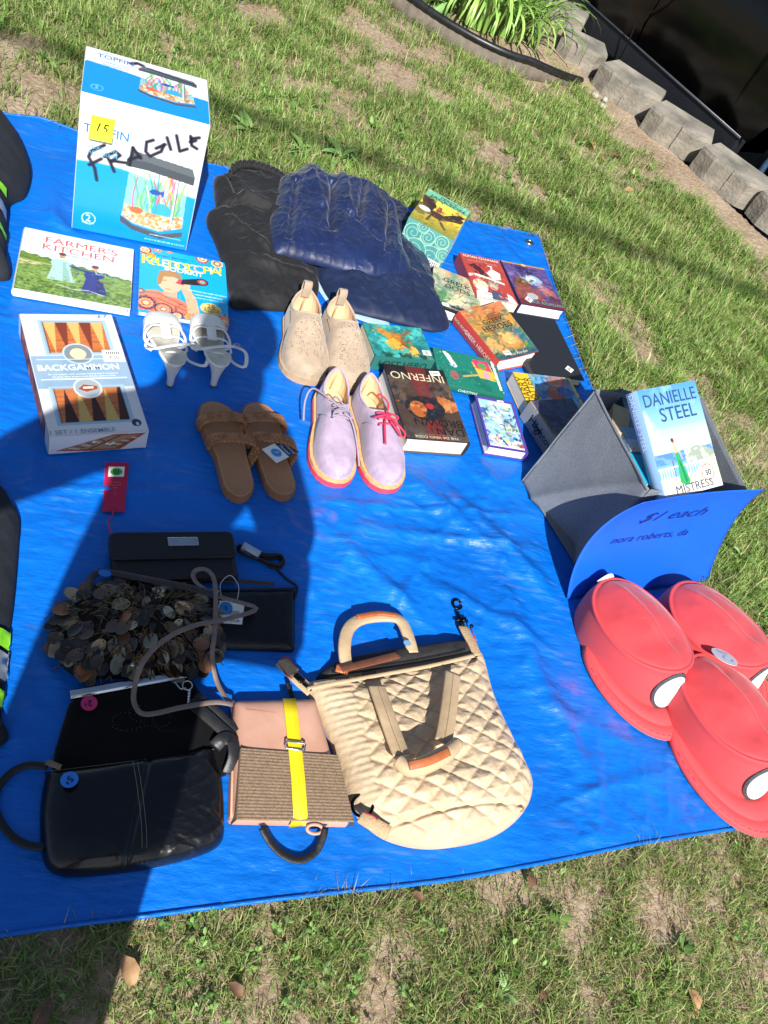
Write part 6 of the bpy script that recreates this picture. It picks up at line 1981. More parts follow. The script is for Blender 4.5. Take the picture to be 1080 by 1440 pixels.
def beaded_pouch():
    O = straight_loop([(0.1248, 0.8175, 0.0000)[:2], (0.2831, 0.8568, 0.0000)[:2], (0.2919, 0.7219, 0.0000)[:2], (0.1439, 0.6992, 0.0000)[:2]], 200, .006)
    c = O.mean(0)
    t = thing('beaded_pouch', 'small flat black beaded pouch with a white price ticket', 'pouch', (c[0], c[1], Z0))
    bead = mat('black_beads', '#060608', '#0d0d12', rough=0.3, scale=60, bump=.5, cell=420, dist=.001, spec=.4)
    pillow('body', O, .016, [bead], t, c, p=7, nr=30, zfun=lambda x, y, r: .0012 * fbm(x * 60, y * 60, 2))
    L = lambda q, z: (q[0] - c[0], q[1] - c[1], z)
    zp = MB(); zp.tube([L((0.1291, 0.8153, 0.0000)[:2], .014), L((0.2805, 0.8529, 0.0000)[:2], .014)], .0022, 0, 6); zp.build('zip', BLACKM, t)
    # twisted cord with a paper sleeve near the wallet
    cm = mat('black_cord', '#0b0b10', '#15151c', rough=0.6, scale=300)
    m = MB()
    m.tube(smooth_loop([L((0.2820, 0.8335, 0.0000)[:2], .010), L((0.2843, 0.8605, 0.0000)[:2], .008), L((0.2629, 0.8756, 0.0000)[:2], .006), L((0.2442, 0.8916, 0.0000)[:2], .006), L((0.2289, 0.9015, 0.0000)[:2], .009)], 40, False), .0024, 0, 8)
    for k in range(6):
        q = [(0.1602, 0.9277, 0.0000), (0.1792, 0.9238, 0.0000), (0.2160, 0.9156, 0.0000), (0.2472, 0.9234, 0.0000), (0.2543, 0.9095, 0.0000), (0.2394, 0.8972, 0.0000), (0.2056, 0.9044, 0.0000), (0.1730, 0.9153, 0.0000)]
        m.tube(smooth_loop([L((p[0] + random.uniform(-.004, .004), p[1] + random.uniform(-.004, .004)), .006 + .003 * k % .012) for p in q], 44), .0024, 0, 8)
    m.build('cord', cm, t)
    m = MB(); m.tube([L((0.1689, 0.9264, 0.0000)[:2], .013), L((0.2034, 0.9125, 0.0000)[:2], .013)], .0095, 0, 14); m.build('cord_sleeve', mat('paper_sleeve', '#8da3b8', '#a9bccb', rough=.5), t)
    # white ticket on a thin thread
    qa, qb, qc, qd = [(0.1366, 0.7903, 0.0000)[:2], (0.1864, 0.7996, 0.0000)[:2], (0.1868, 0.7504, 0.0000)[:2], (0.1466, 0.7452, 0.0000)[:2]]
    V = [L(q, .0165) for q in (qd, qc, qb, qa)] + [L(q, .0172) for q in (qd, qc, qb, qa)]
    m = MB(); m.add(V, [(0, 3, 2, 1), (4, 5, 6, 7), (0, 1, 5, 4), (1, 2, 6, 5), (2, 3, 7, 6), (3, 0, 4, 7)])
    on = lambda u, v, z=.0176: L([(1 - u) * (1 - v) * qd[k] + u * (1 - v) * qc[k] + u * v * qb[k] + (1 - u) * v * qa[k] for k in (0, 1)], z)
    n = 18; m.add([on(.30 + .26 * math.cos(2 * PI * i / n), .66 + .30 * math.sin(2 * PI * i / n)) for i in range(n)], [tuple(range(n))], 1)
    for k in range(9):
        m.add([on(.44 + .045 * k, .28, .0178), on(.46 + .045 * k, .28, .0178), on(.46 + .045 * k, .56, .0178), on(.44 + .045 * k, .56, .0178)], [(0, 1, 2, 3)], 2)
    tk = m.build('price_ticket', [STICK, ink('#2f86cf'), ink('#3a4650')], t)
    m = MB(); m.text('$10.00', .15, lambda x, y: on(.66 + x, .12 + y * 1.1, .018), 0); m.text('5', .28, lambda x, y: on(.30 + x, .66 + y, .018), 0, .02); m.build('lettering', ink('#26323c'), tk)
    m = MB(); m.tube(smooth_loop([on(.2, .95), L((0.1356, 0.8168, 0.0000)[:2], .03), L((0.1512, 0.8429, 0.0000)[:2], .028), L((0.1699, 0.8246, 0.0000)[:2], .025), on(.7, .97)], 30, False), .0007, 0, 5); m.build('ticket_thread', mat('clear_thread', '#c9ccd0', rough=.3), t)
beaded_pouch()

def sequin_bag():
    O = smooth_loop([(-0.1175, 0.7246, 0.0000)[:2], (-0.0650, 0.7654, 0.0000)[:2], (0.0299, 0.7898, 0.0000)[:2], (0.1175, 0.7939, 0.0000)[:2], (0.1421, 0.7309, 0.0000)[:2], (0.1458, 0.6670, 0.0000)[:2], (0.0818, 0.6349, 0.0000)[:2], (-0.0088, 0.6148, 0.0000)[:2], (-0.0760, 0.6105, 0.0000)[:2], (-0.1089, 0.6530, 0.0000)[:2]], 160)
    c = O.mean(0)
    t = thing('sequin_bag', 'brown evening bag covered in dangling oval sequins with dark straps', 'bag', (c[0], c[1], Z0))
    dark = mat('brown_mesh_cloth', '#0c0906', '#1a130d', rough=0.9, scale=60, bump=0.6, bscale=200)
    pillow('body', O, .040, [dark], t, c, p=3.0, nr=30, zfun=lambda x, y, r: .008 * (fbm(x * 40, y * 40, 3) - .4))
    L = lambda q, z: (q[0] - c[0], q[1] - c[1], z)
    cols = [('#85765a', .35), ('#5a4c40', .4), ('#3a3029', .35), ('#a39474', .3), ('#6a4a34', .4), ('#4a4e58', .35), ('#77705c', .35), ('#2a2420', .3), ('#b0a58c', .3), ('#8a5a3a', .4)]
    bases = []
    for i, (h, rg) in enumerate(cols):
        m = MB(); n = 16
        # oval, slightly dished, with a hole near the hanging end
        V = []; 
        for rr, zz in ((1.0, .0009), (.8, .0002), (.0, 0)):
            if rr == 0:
                V.append((0, .0115, 0)); break
            V += [(.0088 * rr * math.cos(2 * PI * q / n), .0115 + .0115 * rr * math.sin(2 * PI * q / n), zz) for q in range(n)]
        F = [(q, (q + 1) % n, n + (q + 1) % n, n + q) for q in range(n)] + [(n + q, n + (q + 1) % n, 2 * n) for q in range(n)]
        m.add(V, F, 0, True); m.disc((0, .0025, .0010), .0012, .0012, 1, 8)
        o = m.build('sequin', [mat('sequin_' + h.strip('#'), h, rough=rg, scale=60, coat=.3, metal=.25), mat('sequin_hole', '#050505', rough=1)], t)
        bases.append(o.data); bpy.data.objects.remove(o)
    g = random.Random(12)
    u_ax = Vector((.976, .216, 0)); v_ax = Vector((-.216, .976, 0))
    m = MB()
    for i in range(240):
        k = g.randrange(160); f = math.sqrt(g.random()) * .93
        if g.random() < .2:
            f = g.uniform(.84, .97)
        x = c[0] + (O[k][0] - c[0]) * f; y = c[1] + (O[k][1] - c[1]) * f
        z = .036 * math.sqrt(max(0, 1 - min(f, 1) ** 3)) + g.uniform(.004, .016)
        o = link_mesh('sequin', bases[g.choices(range(10), [3, 6, 7, 1, 4, 1, 3, 7, 1, 3])[0]], t)
        o.location = (x - c[0], y - c[1], z)
        ln = v_ax.angle(Vector((x - c[0], y - c[1], 0)) + Vector((0, 1e-6, 0))) if f > .2 else 0
        az = math.atan2(y - c[1] - .075, x - c[0]) - PI / 2 + g.gauss(0, .45)
        o.rotation_euler = (g.uniform(-.55, .10), g.gauss(0, .28), az)
        s = g.uniform(1.05, 1.4); o.scale = (s, s, s)
    for i in range(330):
        k = g.randrange(160); f = math.sqrt(g.random()) * 1.03
        x = c[0] + (O[k][0] - c[0]) * f; y = c[1] + (O[k][1] - c[1]) * f
        z = .040 * math.sqrt(max(0, 1 - min(f, 1) ** 3)) + .004
        a = math.atan2(y - c[1] - .02, x - c[0]) + g.gauss(0, .6); l = g.uniform(.012, .028)
        m.tube([(x - c[0], y - c[1], z), (x - c[0] + math.cos(a) * l * .5, y - c[1] + math.sin(a) * l * .5, z + .008), (x - c[0] + math.cos(a) * l, y - c[1] + math.sin(a) * l, max(z - .002, .002))], .0009, 0, 4)
    m.build('bead_fringe', mat('bronze_beads', '#4a3a22', '#7d6a40', rough=.4, scale=400, metal=.5), t, kind='stuff')
    strapm = mat('brown_satin_strap', '#2c2224', '#3a2e2e', rough=.5, scale=60)
    m = MB(); m.tube(smooth_loop([L((-0.0861, 0.7518, 0.0000)[:2], .03), L((-0.0854, 0.7909, 0.0000)[:2], .018), L((-0.0609, 0.8028, 0.0000)[:2], .022), L((0.0032, 0.7960, 0.0000)[:2], .034), L((0.0815, 0.7890, 0.0000)[:2], .044), L((0.1350, 0.7822, 0.0000)[:2], .046)], 50, False), .004, 0, flat=(.013, .002), up=(0, 0, 1))
    m.tube(smooth_loop([L((-0.0404, 0.7649, 0.0000)[:2], .03), L((-0.0594, 0.7847, 0.0000)[:2], .02), L((-0.0708, 0.7641, 0.0000)[:2], .03)], 24, False), .004, 0, flat=(.012, .002), up=(0, 0, 1))
    m.tube(smooth_loop([L((-0.0251, 0.7804, 0.0000)[:2], .012), L((0.0515, 0.8134, 0.0000)[:2], .014), L((0.1406, 0.8404, 0.0000)[:2], .012), L((0.2366, 0.8495, 0.0000)[:2], .018)], 40, False), .004, 0, flat=(.009, .002), up=(0, 0, 1))
    m.build('strap', strapm, t)
    m = MB(); m.disc(L((-0.0658, 0.7970, 0.0000)[:2], .0255), .011, .007, 0, 20, None, .0008); m.build('price_sticker', mat('sticker_blue', '#1f6fc4', rough=.5), t)
sequin_bag()

def round_sticker(parent, pos, r, col, s1, s2, rot, nrm=(0, 0, 1)):
    q = Vector(nrm).to_track_quat('Z', 'Y').to_matrix() @ Matrix.Rotation(rot, 3, 'Z')
    m = MB(); m.disc(pos, r, r, 0, 28, q, .0005); st = m.build('price_sticker', mat('sticker_' + col.strip('#'), col, rough=.55), parent)
    m = MB(); on = lambda dx, dy: (lambda x, y: tuple(Vector(pos) + q @ Vector((x + dx, y + dy, .0011))))
    m.text(s1, r * 1.15, on(-r * .1, 0), 0, .02); m.text(s2, r * .55, on(r * .42, r * .2), 0, .02)
    m.build('lettering', ink('#101018'), st)

def suede_bag():
    O = straight_loop([(-0.0681, 0.5640, 0.0000)[:2], (0.1155, 0.6368, 0.0000)[:2], (0.1577, 0.5819, 0.0000)[:2], (0.2056, 0.5298, 0.0000)[:2], (0.1979, 0.4770, 0.0000)[:2], (-0.0625, 0.4270, 0.0000)[:2], (-0.0700, 0.4810, 0.0000)[:2]], 220, .01)
    c = O.mean(0)
    t = thing('suede_clutch', 'black suede bag with a silver frame bar and a pink price sticker', 'bag', (c[0], c[1], Z0))
    su = mat('black_suede', '#070708', '#0d0d0f', rough=1.0, scale=30, bump=0.3, bscale=240, sheen=.15, spec=.2)
    pillow('body', O, .022, [su], t, c, p=6, nr=40, zfun=lambda x, y, r: .005 * (fbm(x * 16, y * 16, 3) - .4) + .003 * ridge(x * 9 + y * 5, y * 14 - x * 3, 2))
    L = lambda q, z: (q[0] - c[0], q[1] - c[1], z)
    a, b = L((-0.0687, 0.5664, 0.0000)[:2], .0175), L((0.1175, 0.6399, 0.0000)[:2], .0175)
    m = MB(); m.tube([a, b], .01, 0, flat=(.016, .014), up=(0, 0, 1)); m.build('frame_bar', SILVER, t, bevel=.001)
    m = MB()
    for px in ((0.0168, 0.6141, 0.0000), (0.0268, 0.6106, 0.0000)):
        m.tube([L(px[:2], .018), L((px[0] - .002, px[1] + .012), .034)], .0014, 0, 8); m.blob(L((px[0] - .002, px[1] + .012), .036), (.0042, .0042, .0042), 0)
    m.build('kiss_clasp', SILVER, t)
    m = MB(); q = L((0.1078, 0.6088, 0.0000)[:2], .03)
    m.tube([(q[0] + .008 * math.cos(a_), q[1] + .008 * math.sin(a_), q[2]) for a_ in np.linspace(0, 2 * PI, 20, endpoint=False)], .0013, 0, 6, closed=True)
    m.tube(smooth_loop([L((0.0855, 0.6129, 0.0000)[:2], .03), L((0.0973, 0.5992, 0.0000)[:2], .034), L((0.1063, 0.6033, 0.0000)[:2], .032)], 14, False), .0012, 0, 6)
    for k in range(5):
        p = L((0.1125, 0.6017, 0.0000)[:2], .027); m.blob((p[0] + .0005 * k, p[1] - .0052 * k, p[2]), (.003, .0035, .003), 0, 8, 5)
    m.build('chain_clip', SILVER, t)
    m = MB(); m.tube(smooth_loop([L((0.1169, 0.5817, 0.0000)[:2], .028), L((0.1478, 0.5586, 0.0000)[:2], .034), L((0.1911, 0.5302, 0.0000)[:2], .030), L((0.2068, 0.5202, 0.0000)[:2], .016)], 30, False), .006, 0, flat=(.020, .004), up=(0, 0, 1))
    m.tube(smooth_loop([L((0.1243, 0.5959, 0.0000)[:2], .026), L((0.1613, 0.5735, 0.0000)[:2], .030), L((0.1991, 0.5438, 0.0000)[:2], .026)], 30, False), .006, 0, flat=(.012, .004), up=(0, 0, 1)); m.build('strap', mat('black_strap', '#141416', '#1f1f22', rough=.7, scale=60, bump=.3), t)
    m = MB(); g = random.Random(3)
    def dot(px, py):
        p = L((px, py), .0285); m.disc(p, .0009, .0009, 0, 7)
    A = (0.0057, 0.5199, 0.0000); B = (0.0247, 0.5519, 0.0000); C_ = (0.0866, 0.5517, 0.0000)
    for k in range(18):
        f = k / 17; a_ = PI * 2 * f
        dot(A[0] + .020 + .022 * math.cos(a_), A[1] + .012 + .016 * math.sin(a_)); dot(B[0] + .020 + .020 * math.cos(a_ * .8), B[1] - .003 + .014 * math.sin(a_ * .8)); dot(A[0] + .10 * f, A[1] + .012 * f - .004 * math.sin(9 * f)); dot(C_[0] - .01 + .014 * math.cos(a_), C_[1] - .006 + .014 * math.sin(a_))
    m.build('punched_holes', mat('pale_hole', '#3c3c42', rough=.9), t, kind='stuff')
    p = L((-0.0372, 0.5543, 0.0000)[:2], .0262); round_sticker(t, p, .0125, '#c22a68', '2', '$', .25)
suede_bag()

def leather_bag():
    O = smooth_loop([(-0.0731, 0.4407, 0.0000)[:2], (-0.0715, 0.4463, 0.0000)[:2], (-0.0190, 0.4610, 0.0000)[:2], (0.0522, 0.4809, 0.0000)[:2], (0.1160, 0.5002, 0.0000)[:2], (0.1625, 0.5139, 0.0000)[:2], (0.1724, 0.5105, 0.0000)[:2], (0.1910, 0.4587, 0.0000)[:2], (0.2016, 0.4040, 0.0000)[:2], (0.2011, 0.3739, 0.0000)[:2], (0.1775, 0.3548, 0.0000)[:2], (0.1224, 0.3333, 0.0000)[:2], (0.0543, 0.3153, 0.0000)[:2], (-0.0076, 0.3060, 0.0000)[:2], (-0.0377, 0.3147, 0.0000)[:2], (-0.0544, 0.3459, 0.0000)[:2], (-0.0682, 0.3947, 0.0000)[:2]], 260)
    c = O.mean(0)
    t = thing('leather_bag', 'glossy black leather handbag with white stitching and a blue price sticker', 'handbag', (c[0], c[1], Z0))
    def zf(x, y, r):
        dx = x - c[0]
        return .012 * (fbm(x * 9, y * 9, 3) - .45) + .003 * ridge(x * 7 + y * 3, y * 8 - x * 3, 2) + .006 * ridge(x * 18 + y * 30, y * 22 - x * 16, 3) * np.clip((dx - .02) / .06, 0, 1) - .004 * np.exp(-((x * .97 - y * .02 - (c[0] * .97 - c[1] * .02)) / .004) ** 2)
    bl = mat('glossy_black_leather', '#08080a', '#101013', rough=0.27, scale=12, bump=0.25, bscale=90, detail=6, dist=.002)
    pillow('body', O, .034, [bl], t, c, p=6, nr=70, zfun=zf)
    L = lambda q, z: (q[0] - c[0], q[1] - c[1], z)
    th = mat('cream_thread', '#8f8a78', rough=.8)
    m = MB()
    def stitch(pts, z):
        pl = smooth_loop([L(p[:2], z) for p in pts], 120, False) if len(pts) > 2 else np.array([np.array(L(pts[0][:2], z)) * (1 - f) + np.array(L(pts[1][:2], z)) * f for f in np.linspace(0, 1, 80)])
        for i in range(0, len(pl) - 1):
            a, b = pl[i], pl[i + 1]; m.tube([tuple(a), tuple(a * .45 + b * .55)], .00055, 0, 4)
    stitch([(-0.0665, 0.4426, 0.0000), (-0.0178, 0.4556, 0.0000), (0.0533, 0.4753, 0.0000), (0.1169, 0.4944, 0.0000), (0.1678, 0.5098, 0.0000)], .0235)
    for dx in (0, 6):
        pts = [(0.0467, 0.4698, 0.0000), (0.0618, 0.4206, 0.0000), (0.0771, 0.3694, 0.0000), (0.0885, 0.3262, 0.0000)]
        pl = smooth_loop([L((p[0] + dx * .0011, p[1]), z) for p, z in zip(pts, (.031, .0445, .0445, .024))], 90, False)
        for i in range(len(pl) - 1):
            a, b = pl[i], pl[i + 1]; m.tube([tuple(a), tuple(a * .45 + b * .55)], .00055, 0, 4)
    m.build('stitching', th, t)
    m = MB(); m.tube(smooth_loop([L((-0.0723, 0.4495, 0.0000)[:2], .02), L((-0.0990, 0.4503, 0.0000)[:2], .014), L((-0.1213, 0.4366, 0.0000)[:2], .008), L((-0.1327, 0.4077, 0.0000)[:2], .006), L((-0.1222, 0.3783, 0.0000)[:2], .006), L((-0.0978, 0.3532, 0.0000)[:2], .006), L((-0.0736, 0.3420, 0.0000)[:2], .007), L((-0.0477, 0.3387, 0.0000)[:2], .012)], 70, False), .005, 0, flat=(.011, .0045), up=(0, 0, 1)); m.build('handle', BLACKM, t)
    m = MB(); m.tube([L((-0.0757, 0.4546, 0.0000)[:2], .026), L((-0.0536, 0.4487, 0.0000)[:2], .026)], .005, 0, flat=(.0085, .003), up=(0, 0, 1)); m.build('zip_pull', mat('tan_pull', '#6a5a44', '#8a775a', rough=.6), t)
    m = MB(); m.tube(smooth_loop([L((0.1675, 0.5122, 0.0000)[:2], .026), L((0.1777, 0.5234, 0.0000)[:2], .036), L((0.1921, 0.5230, 0.0000)[:2], .036), L((0.1998, 0.4998, 0.0000)[:2], .030), L((0.1958, 0.4756, 0.0000)[:2], .016)], 30, False), .008, 0, flat=(.022, .004), up=(.3, .1, 1)); m.build('strap_tab', mat('worn_black_strap', '#151517', '#232326', rough=.45, scale=40, bump=.4), t)
    p = L((-0.0372, 0.4280, 0.0000)[:2], .0); 
    round_sticker(t, (p[0], p[1], .0385), .0125, '#2f7fe0', '5', '$', .35, (-.08, .12, 1))
leather_bag()

def pink_bag():
    TL, TR, BR, BL = (0.1881, 0.6025, 0.0000)[:2], (0.3331, 0.6305, 0.0000)[:2], (0.4057, 0.4195, 0.0000)[:2], (0.2075, 0.4024, 0.0000)[:2]
    O = straight_loop([TL, TR, BR, BL], 240, .008)
    c = O.mean(0)
    t = thing('crossbody_bag', 'blush pink crossbody bag with a woven lower half and a yellow band', 'handbag', (c[0], c[1], Z0))
    pk = mat('blush_leather', '#b98a74', '#c79a84', rough=0.55, scale=14, bump=0.25, bscale=260, dist=.001)
    pillow('body', O, .034, [pk], t, c, p=9, nr=44, q=2.4)
    L = lambda q, z: (q[0] - c[0], q[1] - c[1], z)
    q0, q1, q2, q3 = (0.2050, 0.5150, 0.0000)[:2], (0.3751, 0.5262, 0.0000)[:2], (0.4082, 0.4175, 0.0000)[:2], (0.2114, 0.3985, 0.0000)[:2]
    # woven lower panel: raised rows with an alternating step
    n1, n2 = 150, 90; V = []
    for j in range(n2):
        v = j / (n2 - 1)
        for i in range(n1):
            u = i / (n1 - 1)
            p = [(1 - u) * v * q0[k] + u * v * q1[k] + u * (1 - v) * q2[k] + (1 - u) * (1 - v) * q3[k] for k in (0, 1)]
            e = min(u, 1 - u, v * .7 + .3, (1 - v)); e1 = min(1, e / .02)
            row = v * 22; ph = (int(row) % 2) * .5
            z = .0365 * (1 if e > .02 else (.2 + .8 * (e / .02) ** .5)) + (.0014 * abs(math.sin(PI * row)) * (.55 + .45 * abs(math.sin(PI * (u * 34 + ph)))) - .0005) * e1
            V.append(L(p, z))
    m = MB(); m.add(V, [tuple(q) for q in gridq(n1, n2)], 0, True)
    m.build('woven_panel', mat('woven_taupe', '#6f5a45', '#8f7860', rough=.65, scale=260, bump=.2, bscale=300), t)
    ye = mat('yellow_webbing', '#e6c60c', '#edd01c', rough=.6, scale=200, bump=.2, bscale=400)
    m = MB(); m.tube([L((0.2808, 0.6110, 0.0000)[:2], .0365), L((0.2870, 0.5828, 0.0000)[:2], .0375), L((0.2963, 0.5303, 0.0000)[:2], .0385), L((0.3057, 0.4731, 0.0000)[:2], .0405), L((0.3137, 0.4163, 0.0000)[:2], .0400), L((0.3144, 0.4074, 0.0000)[:2], .030), L((0.3132, 0.4073, 0.0000)[:2], .012)], .01, 0, flat=(.0235, .0018), up=(0, .25, 1)); m.build('yellow_band', ye, t)
    m = MB(); cc = L((0.2966, 0.5266, 0.0000)[:2], .0415)
    m.tube([(cc[0] + .0165 * a, cc[1] + .0045 * b, cc[2] + (.0015 if b > 0 else 0)) for a, b in ((-1, -1), (-.9, -1.3), (.9, -1.3), (1, -1), (1, 1), (.9, 1.3), (-.9, 1.3), (-1, 1))], .0018, 0, 8, closed=True); m.build('band_loop', SILVER, t)
    tp = mat('taupe_strap', '#6f5f58', '#7f6e66', rough=.55, scale=60, bump=.1)
    path = rel([(0.1874, 0.5877, 0.0300), (0.1560, 0.5855, 0.0320), (0.1050, 0.5647, 0.0400), (0.0521, 0.5457, 0.0360), (0.0319, 0.5591, 0.0340), (0.0252, 0.5838, 0.0400), (0.0291, 0.6209, 0.0620), (0.0530, 0.6609, 0.0700), (0.0968, 0.6997, 0.0680), (0.1547, 0.7364, 0.0500), (0.1983, 0.7698, 0.0340), (0.2055, 0.7818, 0.0320), (0.1808, 0.7844, 0.0340), (0.1335, 0.7856, 0.0400), (0.0990, 0.7980, 0.0420), (0.0835, 0.8175, 0.0400), (0.0889, 0.8330, 0.0400), (0.1080, 0.8347, 0.0420), (0.1222, 0.8146, 0.0440), (0.1302, 0.7667, 0.0500), (0.1359, 0.6989, 0.0560), (0.1390, 0.6631, 0.0460), (0.1538, 0.6330, 0.0220), (0.1726, 0.6054, 0.0200), (0.1880, 0.5931, 0.0240)], c)
    m = MB(); m.tube(smooth_loop(path, 170, False), .004, 0, flat=(.0085, .0030), up=(0.15, .1, 1)); m.build('shoulder_strap', tp, t)
    m = MB(); m.tube(smooth_loop(rel([(0.2588, 0.3990, 0.0160), (0.2788, 0.3774, 0.0080), (0.3036, 0.3623, 0.0060), (0.3291, 0.3594, 0.0060), (0.3510, 0.3739, 0.0080), (0.3599, 0.3949, 0.0140), (0.3615, 0.4095, 0.0180)], c), 40, False), .004, 0, flat=(.011, .0035), up=(0, 0, 1)); m.build('wrist_loop', mat('black_loop_leather', '#121214', '#1c1c20', rough=.5, scale=60, bump=.4), t)
    m = MB(); cc = L((0.3454, 0.4063, 0.0000)[:2], .014)
    m.tube([(cc[0] + .013 * math.cos(a), cc[1] + .006 * math.sin(a), cc[2] + .004 * math.sin(a)) for a in np.linspace(0, 2 * PI, 20, endpoint=False)], .0028, 0, 8, closed=True); m.build('strap_ring', pk, t)
    m = MB(); m.tube([L((TL[0] + .002, TL[1] - .004), .018), L((BL[0] + .002, BL[1] + .004), .018)], .0022, 0, 6); m.build('side_piping', pk, t)
    # blind embossed line
    m = MB(); a, b = L((0.2120, 0.5789, 0.0000)[:2], .0345), L((0.2592, 0.5811, 0.0000)[:2], .0345)
    for k in range(11):
        f = k / 10; m.box(-.0011, .0011, -.002, .002, 0, .0006, 0, Matrix.Translation((a[0] + (b[0] - a[0]) * f, a[1] + (b[1] - a[1]) * f, .0340)))
    m.build('embossing', pk, t)
pink_bag()

# ------------------------------------------------------------------ the quilted tote
def tote():
    pts = [(0.3183, 0.6530, 0.0000), (0.3334, 0.6698, 0.0000), (0.4434, 0.7039, 0.0000), (0.5616, 0.7437, 0.0000), (0.6604, 0.7877, 0.0000), (0.6796, 0.7881, 0.0000), (0.6968, 0.6984, 0.0000), (0.7229, 0.6214, 0.0000), (0.7478, 0.5621, 0.0000), (0.7553, 0.5268, 0.0000), (0.7383, 0.4857, 0.0000), (0.6952, 0.4460, 0.0000), (0.6361, 0.4182, 0.0000), (0.5488, 0.3989, 0.0000), (0.4822, 0.4025, 0.0000), (0.4367, 0.4229, 0.0000), (0.4057, 0.4592, 0.0000), (0.3774, 0.5341, 0.0000), (0.3438, 0.6050, 0.0000)]
    O = smooth_loop([p[:2] for p in pts], 420)
    c = O.mean(0)
    t = thing('quilted_tote', 'large beige quilted bag lying on its back with flopped front handles', 'handbag', (c[0], c[1], Z0))
    ql = mat('quilted_beige_nylon', '#bca484', '#cab394', rough=0.55, scale=10, bump=0.7, bscale=70, detail=6, dist=.004, sheen=.1)
    a0 = R(-68)
    ca, sa = math.cos(R(14)), math.sin(R(14))
    def local(x, y):
        dx, dy = x - c[0], y - c[1]
        return dx * ca + dy * sa, -dx * sa + dy * ca
    seam = lambda u: -.165 - .9 * (u - .04) ** 2 * -1
    def Hh(x, y):
        u, v = local(x, y)
        # thin at the mouth, thick at the base
        return .030 + .040 * np.clip((.20 - v) / .30, 0, 1) ** .8
    def zf(x, y, r):
        u, v = local(x, y)
        wob = .010 * (fbm(x * 9, y * 9, 2) - .5)
        p = .040
        d1 = ((u + wob) * .62 + v) / p; d2 = ((u - wob) * -.80 + v) / p
        f1 = np.abs(d1 - np.round(d1)) * 2; f2 = np.abs(d2 - np.round(d2)) * 2
        q = np.minimum(f1, f2)
        panel = np.clip((u + .145) / .012, 0.15, 1) * np.clip((.975 - r) / .03, 0, 1)
        puff = .0060 * (1 - (1 - np.clip(q, 0, 1)) ** 2.2) - .0052
        base_seam = np.exp(-((v + .135 + .55 * (u - .02) ** 2) / .004) ** 2) * .006
        cr = .0045 * (ridge(x * 24 + y * 10, y * 26 - x * 8, 3) - .4) + .0022 * (fbm(x * 70, y * 70, 3) - .5)
        side = np.clip((-.128 - u) / .01, 0, 1) * .0009 * np.sin(v * 2 * PI / .012)
        dent = -.012 * np.exp(-(((u - .015) / .05) ** 2 + ((v + .055) / .025) ** 2)) - .010 * np.exp(-(((u - .05) / .12) ** 2 + ((v - .09) / .05) ** 2))
        return puff * panel + cr * panel - base_seam + side + dent
    pillow('body', O, Hh, [ql], t, c, p=3.4, nr=120, q=2.2, zfun=zf)
    L = lambda q, z: (q[0] - c[0], q[1] - c[1], z)
    # mouth: dark lining behind the zip, then the back edge
    lining = mat('dark_lining', '#1a191b', '#29282b', rough=.8, scale=30, bump=.5, bscale=60)
    Om = smooth_loop([(0.3414, 0.6712, 0.0000)[:2], (0.3616, 0.7068, 0.0000)[:2], (0.4429, 0.7431, 0.0000)[:2], (0.5631, 0.7851, 0.0000)[:2], (0.6510, 0.8121, 0.0000)[:2], (0.6701, 0.7895, 0.0000)[:2], (0.5613, 0.7375, 0.0000)[:2], (0.4434, 0.6980, 0.0000)[:2]], 140)
    pillow('lining', Om, .040, [lining], t, c, p=3, nr=24, zfun=lambda x, y, r: .006 * (fbm(x * 30, y * 30, 3) - .5))
    beige = mat('beige_webbing_cloth', '#b99d79', '#c9ae8a', rough=.55, scale=14, bump=.45, bscale=60, dist=.003)
    rust = mat('tan_leather_grip', '#9a5228', '#b0643a', rough=.5, scale=40, bump=.2)
    edge = mat('red_leather_edge', '#a83440', rough=.5)
    m = MB(); m.tube(smooth_loop(rel([(0.3119, 0.6351, 0.0360), (0.3744, 0.6560, 0.0440), (0.4551, 0.6851, 0.0460), (0.5414, 0.7170, 0.0460), (0.6448, 0.7645, 0.0360)], c), 60, False), .004, 0, flat=(.007, .004), up=(0, 0, 1)); m.build('mouth_binding', beige, t)
    zt = MB()
    zp = smooth_loop(rel([(0.3603, 0.6582, 0.0460), (0.4537, 0.6901, 0.0500), (0.5399, 0.7222, 0.0500), (0.6270, 0.7617, 0.0440)], c), 70, False)
    for i in range(0, 70):
        p = zp[i]; zt.box(-.0011, .0011, -.003, .003, 0, .0022, 0, Matrix.Translation(tuple(p)) @ Matrix.Rotation(R(14), 4, 'Z'))
    zt.build('zip_teeth', mat('black_zip', '#141312', '#1e1c1b', rough=.4), t, kind='stuff')
    m = MB(); m.tube(smooth_loop(rel([(0.3696, 0.6786, 0.0480), (0.4251, 0.7012, 0.0520), (0.4793, 0.7273, 0.0500)], c), 20, False), .01, 0, flat=(.017, .003), up=(0, .4, 1)); lp = m.build('leather_patch', mat('brown_patch', '#6b3c26', '#84503a', rough=.5, scale=40), t)
    m = MB(); m.disc(L((0.4958, 0.7532, 0.0000)[:2], .0545), .008, .006, 0, 18); m.build('price_sticker', mat('sticker_pale_blue', '#6f94b8', rough=.5), lp)
    # back handle loop standing behind the mouth
    m = MB(); m.tube(smooth_loop(rel([(0.3847, 0.6854, 0.0340), (0.3759, 0.7261, 0.0400), (0.3841, 0.7709, 0.0360), (0.4134, 0.8012, 0.0320), (0.4677, 0.8176, 0.0320), (0.4923, 0.8103, 0.0340), (0.5051, 0.7756, 0.0380), (0.5141, 0.7442, 0.0360)], c), 60, False), .01, 0, flat=(.024, .009), up=(0, .3, 1)); bh = m.build('back_handle', beige, t)
